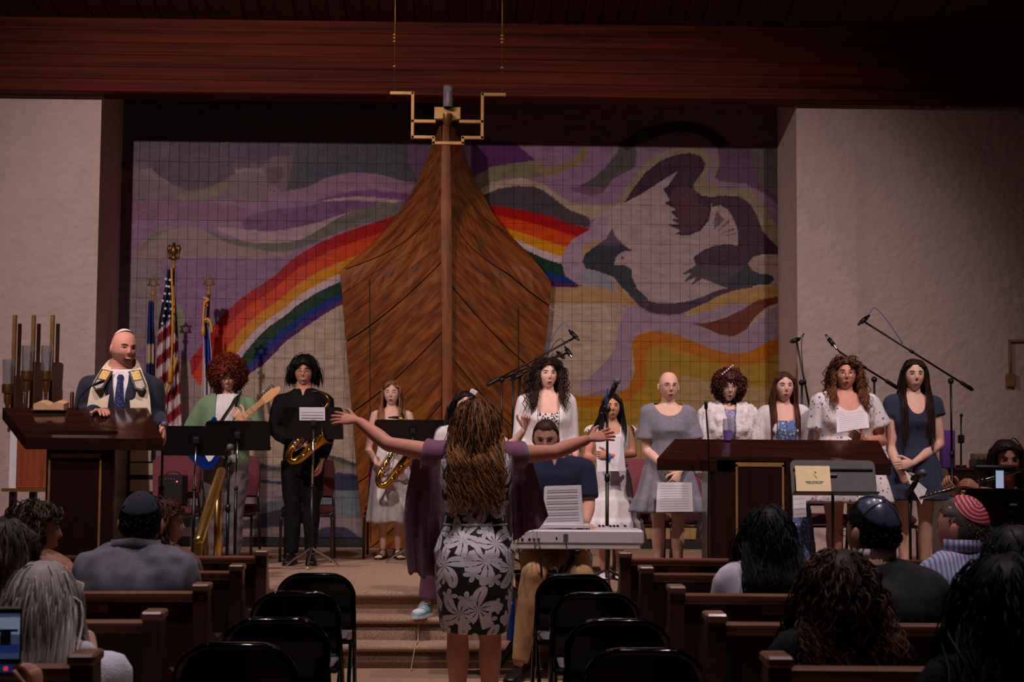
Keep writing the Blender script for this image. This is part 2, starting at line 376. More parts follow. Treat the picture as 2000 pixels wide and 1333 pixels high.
# the rainbow, left of the ark
r_out = TLc([(1560, 590), (1480, 615), (1400, 640), (1250, 690), (1100, 750), (950, 840), (850, 930), (700, 1030), (600, 1120), (545, 1190), (480, 1290)]) + [(372, 704), (345, 760), (325, 860), (318, 960)]
r_in = TLc([(1300, 1010), (1195, 1065), (1150, 1090), (1100, 1120), (1050, 1155), (1000, 1190), (960, 1220), (920, 1250), (880, 1290), (850, 1320), (800, 1370)]) + [(485, 735), (450, 790), (430, 860), (425, 960)]
fr = [0, .17, .37, .53, .64, .81, .91, 1.0]
rc = [(164, 20, 28), (206, 84, 24), (212, 148, 46), (210, 192, 196), (20, 58, 38), (22, 54, 126), (80, 42, 96)]
ro, ri = np.array(smooth_path(r_out, 4)), np.array(smooth_path(r_in, 4))
lay([tuple(p) for p in ri] + [(425, 1070), (760, 1070), (760, 600)], (200, 180, 162))
for k in range(7):
    a, c = ro + (ri - ro) * fr[k], ro + (ri - ro) * fr[k + 1]
    lay([tuple(p) for p in a] + [tuple(p) for p in c[::-1]], rc[k])
lay([(322, 730), (372, 705), (372, 730), (395, 760), (385, 800), (340, 850), (318, 840)], (168, 150, 150))
# lower left sea
def wave(top, bot, col): lay(band(cz(top, 400, 860, 5.333), cz(bot, 400, 860, 5.333)), col)
wave([(-900, 200), (400, 215), (700, 260), (1000, 180), (1240, 150), (1580, 240), (1800, 240)], [(-900, 1140), (400, 1140), (900, 1140), (1900, 1140)], (150, 134, 138))
wave([(-900, 190), (400, 215), (560, 235), (760, 285), (1000, 200), (1240, 155), (1400, 180), (1580, 240), (1800, 260)], [(-900, 250), (400, 250), (560, 290), (760, 330), (1000, 250), (1240, 200), (1400, 230), (1580, 280), (1800, 300)], (86, 84, 88))
wave([(-900, 250), (400, 250), (560, 290), (760, 330), (1000, 250), (1240, 200), (1400, 230), (1580, 280), (1800, 300)], [(-900, 300), (400, 310), (760, 345), (1000, 300), (1240, 290), (1400, 290), (1580, 300), (1800, 330)], (130, 124, 100))
wave([(-900, 400), (300, 440), (440, 425), (560, 410), (760, 430), (1000, 420), (1240, 380), (1380, 345), (1580, 360), (1800, 380)], [(-900, 470), (300, 520), (440, 465), (560, 445), (760, 460), (1000, 500), (1240, 520), (1380, 525), (1580, 525), (1800, 520)], (62, 66, 88))
wave([(-900, 650), (300, 700), (440, 690), (600, 640), (760, 640), (1000, 560), (1240, 530), (1580, 530), (1800, 540)], [(-900, 700), (300, 800), (440, 780), (600, 760), (760, 740), (1000, 730), (1240, 780), (1580, 800), (1800, 800)], (118, 128, 132))
wave([(-900, 800), (400, 830), (560, 780), (760, 730), (900, 740), (1100, 800)], [(-900, 900), (400, 920), (560, 920), (760, 900), (900, 890), (1100, 830)], (72, 68, 82))
wave([(1000, 1040), (1100, 980), (1240, 915), (1350, 905), (1480, 920), (1620, 1020)], [(1000, 1060), (1100, 1050), (1240, 1050), (1350, 1050), (1480, 1050), (1620, 1050)], (66, 68, 88))
# ------------- right of the ark
lay([(890, 180), (1540, 180), (1540, 560), (890, 560)], (150, 122, 146))
lay(cz([(0, 0), (520, 60), (760, 260), (560, 300), (300, 380), (0, 480)], 920, 270, 6.06), (96, 56, 104))
lay(cz([(0, 480), (260, 330), (560, 290), (760, 260), (880, 480), (700, 470), (400, 470), (100, 640)], 920, 270, 6.06), (128, 120, 98))
lay(cz([(60, 640), (250, 520), (600, 470), (840, 540), (980, 640), (1180, 770), (1560, 790), (1800, 770), (1900, 900), (1420, 960), (1380, 930), (1180, 870), (860, 620), (560, 570), (320, 600), (110, 690)], 920, 270, 6.06), (178, 160, 140))
lay(band(cz([(760, 250), (900, 340), (1060, 320), (1260, 190), (1330, 60)], 920, 270, 6.06), cz([(760, 380), (900, 440), (1060, 400), (1330, 280), (1420, 60)], 920, 270, 6.06)), (140, 124, 92))
lay(band(cz([(1300, 560), (1450, 470), (1600, 330), (1720, 180), (1760, 60)], 920, 270, 6.06), cz([(1300, 640), (1560, 620), (1700, 470), (1939, 330), (1939, 60)], 920, 270, 6.06)), (92, 86, 84))
lay(cz([(1160, 590), (1330, 570), (1560, 590), (1560, 650), (1430, 680), (1250, 640)], 920, 270, 6.06), (122, 92, 112), True)
lay(cz([(110, 690), (320, 600), (560, 565), (740, 575), (860, 620), (1000, 730), (1180, 860), (1380, 930), (1410, 990), (1390, 1060), (1200, 1020), (800, 890), (400, 820), (170, 790)], 920, 270, 6.06), (78, 68, 74))
# rainbow, right
q_out = cz([(100, 780), (400, 820), (800, 890), (1200, 1020), (1385, 1062)], 920, 270, 6.06)
q_in = TRc([(300, 830), (420, 880), (560, 970), (650, 985), (735, 975)])
qo, qi = np.array(smooth_path(q_out, 4)), np.array(smooth_path(q_in, 4))
for k in range(7):
    a, c = qo + (qi - qo) * fr[k], qo + (qi - qo) * fr[k + 1]
    lay([tuple(p) for p in a] + [tuple(p) for p in c[::-1]], rc[k])
# white edge and pale ground of the dove
lay(TRc([(745, 690), (660, 740), (615, 800), (605, 850), (625, 920), (680, 960), (760, 985), (860, 1005), (905, 1050), (940, 1060), (980, 1060), (1060, 1105), (1280, 1105), (1700, 1000), (1700, 820), (1640, 640), (1480, 480), (1250, 430), (1180, 330), (1000, 400), (900, 560), (800, 600)]), (184, 164, 164))
lay(TRc([(745, 690), (660, 740), (615, 800), (605, 850), (625, 920), (680, 960), (740, 985), (830, 1000), (880, 1040), (860, 960), (760, 900), (705, 860), (720, 790), (830, 730), (845, 640), (800, 620)]), (172, 150, 168))
lay(TRc([(700, 890), (800, 900), (870, 940), (880, 1040), (820, 990), (740, 975)]), (150, 152, 162))
lay(band(TRc([(710, 770), (760, 750), (800, 745)]), TRc([(712, 830), (740, 790), (800, 765)])), (180, 150, 110))
# pale bands over the wing, lilac and ochre
lay(band(TRc([(880, 560), (960, 440), (1050, 340), (1150, 290), (1260, 275), (1370, 290), (1400, 360), (1390, 420), (1430, 460), (1530, 470), (1620, 540), (1660, 640), (1720, 700)]), TRc([(920, 555), (960, 490), (1020, 410), (1100, 345), (1180, 315), (1250, 305), (1325, 355), (1290, 430), (1270, 490), (1360, 525), (1500, 525), (1610, 690), (1700, 790)])), (158, 142, 118))
lay(band(TRc([(1340, 270), (1380, 290), (1370, 390), (1380, 440), (1500, 440), (1600, 490), (1680, 600), (1720, 640)]), TRc([(1320, 290), (1360, 320), (1340, 400), (1330, 440), (1430, 490), (1530, 480), (1640, 580), (1720, 700)])), (158, 128, 152))
lay(TRc([(1390, 270), (1720, 270), (1720, 600), (1640, 520), (1530, 460), (1400, 445), (1370, 430), (1400, 370)]), (112, 82, 108))
lay(TRc([(1560, 270), (1720, 270), (1720, 520), (1600, 460), (1580, 380)]), (110, 100, 96), True)
# dark cloud in the shade at the top
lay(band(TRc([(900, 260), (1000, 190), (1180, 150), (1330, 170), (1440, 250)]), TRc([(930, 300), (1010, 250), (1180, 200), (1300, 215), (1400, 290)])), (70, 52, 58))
# the dove
dk, te = (62, 38, 54), (56, 60, 68)
lay(TRc([(920, 555), (960, 490), (1020, 410), (1100, 345), (1180, 315), (1250, 305), (1300, 320), (1325, 355), (1320, 390), (1290, 430), (1265, 465), (1270, 490), (1310, 520), (1360, 525), (1355, 590), (1340, 650), (1300, 695), (1240, 720), (1170, 712), (1195, 700), (1195, 690), (1140, 665), (1197, 660), (1150, 635), (1190, 635), (1150, 600), (1180, 590), (1120, 555), (1150, 545), (1115, 485), (1140, 470), (1190, 395), (1100, 450), (1000, 515)]), dk)
lay(TRc([(1360, 525), (1430, 518), (1500, 525), (1550, 560), (1580, 610), (1610, 690), (1650, 740), (1700, 790), (1720, 815), (1600, 815), (1560, 830), (1540, 860), (1500, 870), (1350, 868), (1280, 865), (1265, 830), (1320, 790), (1380, 768), (1440, 762), (1490, 770), (1490, 700), (1470, 640), (1440, 590), (1400, 565), (1360, 575)]), (70, 44, 62))
lay(TRc([(1180, 480), (1240, 470), (1290, 540), (1340, 580), (1330, 640), (1280, 690), (1200, 700), (1190, 600), (1150, 530)]), (88, 54, 66), True)
for q in ([(1370, 690), (1420, 640), (1380, 590)], [(1385, 700), (1450, 650), (1440, 640)], [(1390, 715), (1475, 690), (1470, 680)], [(1360, 680), (1395, 600), (1380, 600)], [(1400, 725), (1480, 712), (1480, 706)]):
    lay(TRc(q), (120, 98, 108))
lay(TRc([(1280, 865), (1350, 868), (1500, 870), (1540, 860), (1560, 890), (1600, 910), (1660, 915), (1672, 940), (1650, 962), (1560, 970), (1450, 985), (1415, 975), (1340, 945), (1310, 935), (1250, 972), (1285, 925), (1215, 955), (1260, 905), (1205, 915)]), (82, 74, 82))
lay(TRc([(1540, 862), (1560, 890), (1600, 910), (1660, 915), (1672, 940), (1650, 962), (1560, 970), (1450, 985), (1440, 950)]), te)
lay(band(TRc([(960, 890), (960, 930), (980, 980), (1020, 1030), (1080, 1055), (1200, 1055), (1300, 1030), (1400, 990), (1560, 965)]), TRc([(860, 910), (900, 970), (930, 1000), (990, 1065), (1060, 1105), (1150, 1115), (1220, 1105), (1300, 1070), (1560, 985)])), (80, 58, 76))
lay(TRc([(860, 680), (875, 720), (910, 760), (960, 795), (905, 800), (880, 825), (870, 865), (930, 870), (960, 890), (960, 930), (985, 985), (1040, 1040), (990, 1040), (930, 1000), (870, 930), (800, 900), (730, 885), (710, 850), (725, 810), (780, 770), (830, 735)]), te)
lay(TRc([(860, 680), (875, 720), (915, 765), (860, 770), (790, 770), (830, 735)]), (104, 86, 106))
lay([(860 + (912 + 6 * math.cos(a)) / 2.563, 180 + (831 + 6 * math.sin(a)) / 2.563) for a in np.linspace(0, 6.28, 9)], (80, 30, 40))
lay(TRc([(1545, 850), (1570, 825), (1620, 818), (1720, 818), (1720, 900), (1660, 912), (1600, 905), (1555, 885)]), (176, 152, 140))
# below the dove
lay([(1060, 560), (1140, 563), (1200, 590), (1240, 610), (1290, 624), (1350, 613), (1440, 590), (1545, 555), (1545, 640), (1060, 800)], (188, 164, 150))
lay(band(TRc([(540, 985), (700, 975), (840, 985), (940, 1040)]), TRc([(540, 1060), (700, 1060), (840, 1060), (1000, 1075)])), (186, 150, 112))
lay(TRc([(860, 930), (920, 1000), (1000, 1080), (940, 1060), (890, 1000)]), (188, 144, 92))
lay(band(TRc([(1230, 1105), (1320, 1060), (1450, 1000), (1600, 975), (1720, 960)]), TRc([(1230, 1115), (1320, 1100), (1450, 1062), (1600, 1055), (1720, 1010)])), (184, 150, 100))
lay(TRc([(940, 1062), (1060, 1115), (1250, 1120), (1450, 1062), (1600, 1060), (1500, 1110), (1340, 1150), (1265, 1160), (1340, 1195), (1470, 1228), (1540, 1180), (1720, 1050), (1720, 1240), (1560, 1310), (1450, 1315), (1250, 1245), (1150, 1205), (1050, 1195), (985, 1215), (955, 1260), (960, 1400), (960, 1500), (880, 1500), (700, 1480), (700, 1400), (870, 1300), (900, 1160)]), (168, 146, 164))
lay([(1060, 595), (1180, 595), (1205, 640), (1190, 700), (1150, 740), (1060, 760)], (196, 176, 158))
lay(TRc([(1265, 1160), (1340, 1155), (1430, 1130), (1520, 1085), (1580, 1045), (1720, 1018), (1720, 1045), (1640, 1075), (1580, 1120), (1530, 1190), (1470, 1225), (1400, 1215), (1330, 1185)]), (112, 58, 44))
och = [(1100, 765), (1125, 773), (1177, 775), (1206, 769), (1226, 758), (1240, 726), (1236, 690), (1233, 672), (1246, 654), (1270, 647), (1309, 650), (1348, 664), (1387, 681), (1426, 691), (1465, 687), (1500, 668), (1545, 645)]
lay(och + [(1545, 1075), (1040, 1075), (1040, 770)], (186, 120, 40))
lay([(1090, 790), (1125, 796), (1190, 796), (1230, 782), (1262, 750), (1262, 700), (1270, 676), (1300, 674), (1345, 690), (1390, 706), (1430, 716), (1475, 712), (1545, 680), (1545, 1075), (1040, 1075), (1040, 790)], (176, 142, 72))
lay([(1040, 835), (1120, 850), (1220, 840), (1290, 800), (1300, 740), (1340, 735), (1450, 760), (1545, 750), (1545, 1075), (1040, 1075)], (186, 160, 118))
def paint(px, py):
    out = np.empty(px.shape + (3,)); out[:] = S(150, 128, 138)[:3]
    for poly, c in LAY:
        q = np.array(poly); lo, hi = q.min(0), q.max(0)
        s = (px >= lo[0]) & (px <= hi[0]) & (py >= lo[1]) & (py <= hi[1])
        if not s.any(): continue
        i = np.nonzero(s)[0]; i = i[inside(poly, px[i], py[i])]; out[i] = c
    g = out.mean(-1, keepdims=True)
    return np.clip((g + (out - g) * 1.22) * 0.76, 0, 1)
wall_b = structure('wall_back', MB().box(((XL + XR) / 2, YW + 0.11, 2.9), (XR - XL + 0.3, 0.2, 5.4)), M_grout)
TW, TH, GAP = 0.0998, 0.1990, 0.0028
row0 = P(330, 429.8, YW)[2]; col0 = P(1098, 660, YW)[0]
tiles = []
for i in range(-70, 70):
    x0 = col0 + i * TW
    if x0 < XL - 0.08 or x0 > XR: continue
    for j in range(-22, 10):
        z0 = row0 + j * TH
        if z0 < STG + 0.02 or z0 > 5.0: continue
        tiles.append((max(x0, XL + 0.002), z0, min(x0 + TW, XR - 0.002)))
# the painting is worked out on a grid of every tile; tiles of one colour keep a coarse grid
def tile_grid(x0, z0, x1, nx, nz):
    xs = np.linspace(x0 + GAP / 2, x1 - GAP / 2, nx + 1); zs = np.linspace(z0 + GAP / 2, z0 + TH - GAP / 2, nz + 1)
    X, Z = np.meshgrid(xs, zs); return X.ravel(), Z.ravel()
fine = [tile_grid(*t, 9, 18) for t in tiles]
allx = np.concatenate([g[0] for g in fine]); allz = np.concatenate([g[1] for g in fine])
pxx, pyy = proj(np.stack([allx, np.full_like(allx, YW), allz], 1))
allc = paint(pxx, pyy)
n_f = 10 * 19; recs = []
for k, t in enumerate(tiles):
    c = allc[k * n_f:(k + 1) * n_f]; flat = c.std(0).max() < 1e-4
    if flat: X, Z = tile_grid(*t, 1, 2); c = np.repeat(c[:1], len(X), 0); nx, nz = 1, 2
    else: X, Z = fine[k]; nx, nz = 9, 18
    cx, cy = proj(V((t[0] + t[2]) / 2, YW, t[1] + TH / 2))
    front = np.stack([X, np.full_like(X, YW - 0.004 - 0.0012 * ((k * 7919) % 5) / 4), Z], 1); v = list(front); f = []
    for a in range(nz):
        for e in range(nx):
            o = a * (nx + 1) + e; f.append((o, o + 1, o + nx + 2, o + nx + 1))
    rim = [e for e in range(nx + 1)] + [a * (nx + 1) + nx for a in range(1, nz + 1)] + [nz * (nx + 1) + e for e in range(nx - 1, -1, -1)] + [a * (nx + 1) for a in range(nz - 1, 0, -1)]
    o = len(v); v += [V(front[r][0], YW + 0.011, front[r][2]) for r in rim]; m = len(rim)
    f += [(rim[r], o + r, o + (r + 1) % m, rim[(r + 1) % m]) for r in range(m)]
    recs.append((cx, cy, v, f, np.concatenate([c, c[rim]])))
def seen(r): return r[1] > 283 and r[1] < 900 and not (650 < r[0] < 1090 and r[1] > 520) and not (760 < r[0] < 985)
order = sorted(range(len(recs)), key=lambda k: (not seen(recs[k]), recs[k][0]))
rest_v, rest_f, rest_c = [], [], []
for n, k in enumerate(order):
    cx, cy, v, f, c = recs[k]
    if n < 298:
        me = bpy.data.meshes.new('tile'); me.from_pydata([tuple(p) for p in v], [], f); me.materials.append(M_tile); cattr(me, 'paint', c); me.update()
        link('tile', me, wall_b)
    else:
        o = len(rest_v); rest_v += [tuple(p) for p in v]; rest_f += [tuple(i + o for i in q) for q in f]; rest_c.append(c)
me = bpy.data.meshes.new('tiles'); me.from_pydata(rest_v, [], rest_f); me.materials.append(M_tile); cattr(me, 'paint', np.concatenate(rest_c)); me.update()
tag(link('tiles', me, wall_b), kind='stuff')
structure('baseboard_back', MB().box(((XL + XR) / 2, YW - 0.02, STG + 0.045), (XR - XL, 0.04, 0.09), ch=0.008), M_black)

# ------------------------------------------------ the ark
YK, YA = 15.30, 15.90
ark = thing('ark_cabinet', 'tall wooden ark shaped like a ship bow rising in front of the tile mural', 'cabinet', (P(872, 890, 15.6)[0], 15.6, STG))
a0 = V(*ark.location)
half_l = ([245, 285, 320, 355, 410, 461, 500, 529, 570, 666, 760, 900, 1027, 1080], [855, 844, 831, 815, 785, 742, 703, 664, 668, 676, 684, 696, 707, 711])
half_r = ([245, 285, 325, 363, 422, 469, 504, 533, 594, 683, 780, 900, 1027, 1080], [893, 899, 916, 934, 965, 1004, 1040, 1077, 1073, 1063, 1053, 1043, 1033, 1028])
def arkpt(side, u, y):
    h = half_l if side < 0 else half_r
    e = np.interp(y, h[0], h[1]); k = 862 if side < 0 else 880
    k = min(k, 872) if side < 0 else max(k, 872)
    px = k + (e - k) * u
    return P(px, y, YK + (YA - YK) * u)
def groove(side, k, u):
    base = 235 + 138 * k if side < 0 else 280 + 138 * k
    drop = (155 if side < 0 else 178)
    return base + drop * (1.32 * u - 0.32 * u * u)
tops = {}
for side in (-1, 1):
    for k in range(-2, 7):
        for s in range(3):
            us = np.linspace(0, 1, 13); top, bot = [], []
            for u in us:
                g0, g1 = groove(side, k, u), groove(side, k + 1, u)
                y0 = g0 + (g1 - g0) * s / 3 + (3.2 if s == 0 else 0.45); y1 = g0 + (g1 - g0) * (s + 1) / 3 - (0.45 if s < 2 else 0)
                h = half_l if side < 0 else half_r
                lo = 246; y0, y1 = max(y0, lo), max(y1, lo); y0, y1 = min(y0, 1072), min(y1, 1072)
                top.append(arkpt(side, u, y0)); bot.append(arkpt(side, u, y1))
            if max(t[2] - c[2] for t, c in zip(top, bot)) < 0.004: continue
            nrm_ = V(side * 0.25, 0.94, 0)
            mb = MB(); n = len(us); v = top + bot + [p + nrm_ * 0.03 for p in top] + [p + nrm_ * 0.03 for p in bot]; f = []
            for i in range(n - 1):
                f += [(i, i + 1, n + i + 1, n + i), (2 * n + i, 3 * n + i, 3 * n + i + 1, 2 * n + i + 1), (i, 2 * n + i, 2 * n + i + 1, i + 1), (n + i, n + i + 1, 3 * n + i + 1, 3 * n + i)]
            f += [(0, n, 3 * n, 2 * n), (n - 1, 3 * n - 1, 4 * n - 1, 2 * n - 1)]
            off = nrm_ * (-0.0035 * ((k * 3 + s) % 2))
            mb.add([p - a0 + off for p in v], f); mb.build('plank', M_arkL if side < 0 else M_arkR, ark, False)
# dark backing shell, keel post and door joints
mb = MB()
for side in (-1, 1):
    ys = np.linspace(246, 1072, 28)
    rings = [[arkpt(side, 0.04, y) + V(0, 0.07, 0), arkpt(side, 0.97, y) + V(0, 0.07, 0), V(arkpt(side, 1, y)[0], 15.985, arkpt(side, 1, y)[2]), V(arkpt(side, 0, y)[0], 15.985, arkpt(side, 0, y)[2])] for y in ys]
    mb.loft([[p - a0 for p in r] for r in rings])
mb.build('hull', M_arkd, ark, False)
mb = MB()
ys = np.linspace(243, 1074, 16); rings = []
for y in ys:
    wd = np.interp(y, [243, 300, 420], [6, 9, 10.0]); l, r = P(871 + np.interp(y, [300, 1070], [0, 4]) - wd, y, YK - 0.05), P(871 + np.interp(y, [300, 1070], [0, 4]) + wd, y, YK - 0.05)
    rings.append([l - a0, (l + r) / 2 + V(0, -0.02, 0) - a0, r - a0, r + V(0, 0.12, 0) - a0, l + V(0, 0.12, 0) - a0])
mb.loft(rings); mb.build('keel_post', M_ark, ark, False)
for side, px, ya, yb in ((-1, 722, 545, 1060), (1, 1012, 600, 1060)):
    h = half_l if side < 0 else half_r; pts = []
    for y in np.linspace(ya, yb, 12):
        e = np.interp(y, h[0], h[1]); k = 862 if side < 0 else 880; u = (px + (y - ya) * (0.004) - k) / (e - k)
        pts.append(arkpt(side, u, y) + V(-side * 0.0, -0.006, 0) - a0)
    MB().tube(pts, 0.0045, 5).build('door_joint', M_arkd, ark)
# ---------------------------------------------------------------- furniture and props
def rel(L0): return lambda px, py, Y: P(px, py, Y) - L0
def base_at(px, Y, z, py=1000): return V(P(px, py, Y)[0], Y, z)
def slab(corners, th, down=V(0, 0, -1)):
    c = [np.asarray(p, float) for p in corners]; mb = MB()
    return mb.add(c + [p + down * th for p in c], [(0, 1, 2, 3), (7, 6, 5, 4), (0, 4, 5, 1), (1, 5, 6, 2), (2, 6, 7, 3), (3, 7, 4, 0)])

def lectern(label, corners, bx, by, bz_top, inlay, gloss_mat):
    "corners: back left, back right, front right, front left of the sloping desk"
    (x0, x1), (y0, y1) = bx, by
    L0 = V((x0 + x1) / 2, (y0 + y1) / 2, STG); t = thing('lectern', label, 'lectern', L0)
    c = [p - L0 for p in corners]
    slab(c, 0.03).build('desk_top', gloss_mat, t, False)
    ap = [c[0] * 1, c[1] * 1, c[2] * 1, c[3] * 1]
    mid = sum(c) / 4; mb = MB()
    for a, bb in ((0, 1), (1, 2), (2, 3), (3, 0)):
        p, q = c[a], c[bb]; i1, i2 = p + (mid - p) * 0.03, q + (mid - q) * 0.03
        dn = V(0, 0, -0.03); lo = V(0, 0, -0.075)
        mb.add([p + dn, q + dn, q + lo, p + lo, i1 + dn, i2 + dn, i2 + lo, i1 + lo], [(0, 1, 2, 3), (7, 6, 5, 4), (0, 4, 5, 1), (3, 2, 6, 7), (1, 5, 6, 2), (0, 3, 7, 4)])
    mb.build('desk_edge', M_woodd, t, False)
    w, d = x1 - x0, y1 - y0; h = bz_top - STG
    mb = MB(); poly = []
    for k in range(9): a = math.pi / 2 * k / 8; poly.append((w / 2 - 0.05 + 0.05 * math.sin(math.pi / 2 - a), -d / 2 + 0.05 - 0.05 * math.cos(math.pi / 2 - a)))
    prof = poly[::-1]; prof = [(x, y) for x, y in prof]
    ring = [(w / 2, d / 2)] + [(w / 2, -d / 2 + 0.05)] + [(w / 2 - 0.05 + 0.05 * math.cos(a), -d / 2 + 0.05 - 0.05 * math.sin(a)) for a in np.linspace(0.2, 1.4, 5)] + [(w / 2 - 0.05, -d / 2)]
    ring = ring + [(-x, y) for x, y in ring[::-1]]
    mb.loft([[(x, y, z) for x, y in ring] for z in (0.06, h)]); mb.build('pedestal', M_woodd, t, False)
    mb = MB().box((0, 0, 0.03), (w + 0.06, d + 0.06, 0.06), ch=0.012); mb.build('plinth', M_woodd, t, False)
    (ix0, ix1, zt) = inlay
    for (a, bb, cc, dd) in ((ix0, ix1, zt - 0.014, zt + 0.014), (ix0, ix0 + 0.014, 0.12, zt), (ix1 - 0.014, ix1, 0.12, zt)):
        MB().box(((a + bb) / 2, -d / 2 - 0.002, (cc + dd) / 2), (bb - a, 0.008, dd - cc)).build('brass_inlay', M_brass, t, False)
    MB().box(((ix0 + ix1) / 2, -d / 2 + 0.001, (0.12 + zt) / 2), (ix1 - ix0 - 0.04, 0.006, zt - 0.15)).build('front_panel', M_woodd, t, False)
    return t, L0
M_desk = mat('glossy_desk_wood', S(38, 17, 13), 0.14, col2=S(58, 27, 19), scale=3, stretch=(0.8, 9, 9), coat=0.6)
lt, L0 = lectern('dark wooden lectern with sloping glossy desk and brass inlay before the man in the tallit',
        [P(5, 797, 10.75), P(288, 797, 10.75), P(319, 858, 10.25), P(50, 855, 10.25)], (P(95, 900, 10.4)[0], P(232, 900, 10.4)[0]), (10.3, 10.66), 1.50, (-0.20, 0.14, 0.905), M_desk)
r = rel(L0)
g = MB().tube(smooth_path([r(150, 800, 10.6), r(156, 778, 10.58), r(172, 760, 10.55), r(186, 751, 10.53)]), 0.004, 6); g.build('gooseneck', M_blk, lt)
MB().tube([r(185, 752, 10.53), r(201, 745, 10.5)], [0.008, 0.012], 8, round_ends=True).build('microphone', M_blk, lt)
rt, L1 = lectern('wide dark reading table with glossy sloping top and brass inlay before the singers',
        [P(1318, 858, 11.0), P(1716, 861, 11.0), P(1740, 907, 10.62), P(1283, 897, 10.62)], (P(1383, 1000, 10.7)[0], P(1546, 1000, 10.7)[0]), (10.62, 11.0), 1.36, (-0.109, 0.216, 0.875), M_desk)
bk = thing('open_book', 'open tan book lying on the left lectern desk', 'book', P(100, 795, 10.72))
mb = MB()
for s in (-1, 1):
    pts = [(s * 0.10 * u, 0.022 * math.sin(u * math.pi * 0.85) + 0.006) for u in np.linspace(0, 1, 7)]
    mb.loft([[V(x, -0.07, -0.02), V(x, -0.07, z), V(x, 0.07, z + 0.02), V(x, 0.07, -0.02)] for x, z in pts])
mb.build('pages', mat('tan_pages', S(206, 160, 120), 0.8), bk, True, 40)
MB().box((0, 0, -0.024), (0.22, 0.15, 0.008), ch=0.002).build('cover', mat('brown_cover', S(120, 74, 48), 0.6), bk, False)

# ---- pews
def pew(label, xend, Y, side, length, ang, plaque):
    "side -1: left block (end panel at its right), +1: right block"
    t = thing('pew', label, 'pew', (xend, Y, 0), ang, 'pew rows left of the aisle' if side < 0 else 'pew rows right of the aisle'); d = side
    def bx(c, s, ch=0.0): return MB().box((d * c[0], c[1], c[2]), s, ch=ch)
    n = length
    bx((n / 2 + 0.05, 0.02, 0.52), (n, 0.025, 0.64), 0.004).build('back_panel', M_pewend, t, False)
    mb = MB(); pr = [(-0.012, 0.0), (-0.022, 0.012), (-0.02, 0.03), (0.0, 0.038), (0.03, 0.036), (0.045, 0.022), (0.04, 0.0)]
    mb.loft([[V(d * x, y, 0.832 + z) for y, z in pr] for x in (0.055, n)]); mb.build('top_rail', M_pew, t, True, 50)
    bx((n / 2 + 0.05, 0.27, 0.43), (n, 0.44, 0.035), 0.008).build('seat', M_pew, t, False)
    bx((n / 2 + 0.05, 0.055, 0.40), (n, 0.02, 0.10)).build('seat_rail', M_pewend, t, False)
    mb = MB(); prof = [(-0.05, 0), (0.53, 0), (0.53, 0.05), (0.47, 0.10), (0.45, 0.58), (0.50, 0.64), (0.47, 0.67), (0.30, 0.67), (0.15, 0.71), (0.075, 0.80), (0.065, 0.872), (-0.035, 0.872), (-0.045, 0.5), (-0.03, 0.1)]
    w = 0.052; v = [(0.0, y, z) for y, z in prof] + [(d * w, y, z) for y, z in prof]; m = len(prof)
    mb.add(v, [tuple(range(m)), tuple(range(2 * m - 1, m - 1, -1))] + [(i, i + m, (i + 1) % m + m, (i + 1) % m) for i in range(m)])
    mb.build('end_panel', M_pewend, t, False)
    bx((w / 2, 0.012, 0.884), (w + 0.012, 0.125, 0.026), 0.006).build('end_cap', M_pew, t, False)
    bx((plaque, -0.001, 0.812), (0.135, 0.010, 0.034), 0.002).build('plaque', M_plaque, t, False)
    bx((plaque + 0.15, -0.03, 0.66), (0.36, 0.07, 0.10), 0.004).build('book_rack', M_pewend, t, False)
    bx((n * 0.8, 0.25, 0.21), (0.045, 0.38, 0.42)).build('support', M_pewend, t, False)
PY = [3.76, 4.75, 5.74, 6.73, 7.72]
ords = ['nearest', 'second nearest', 'middle', 'second farthest', 'farthest']
pl_l = [0.5, 0.55, 0.42, 0.6, 0.33]; pl_r = [0.5, 0.42, 0.4, 0.55, 0.30]
for k, Y in enumerate(PY):
    xl = P((187, 318, 408, 475, 522)[k], (1305, 1217, 1170, 1130, 1100)[k], Y)[0]
    xr = P((1497, 1380, 1307, 1250, 1210)[k], (1305, 1220, 1168, 1130, 1100)[k], Y)[0]
    pew(f'dark wooden pew left of the aisle, {ords[k]} of its five rows', xl, Y, -1, 2.6, math.radians(2.6), pl_l[k])
    pew(f'dark wooden pew right of the aisle, {ords[k]} of its five rows', xr, Y, 1, 2.6, math.radians(-2.0), pl_r[k])

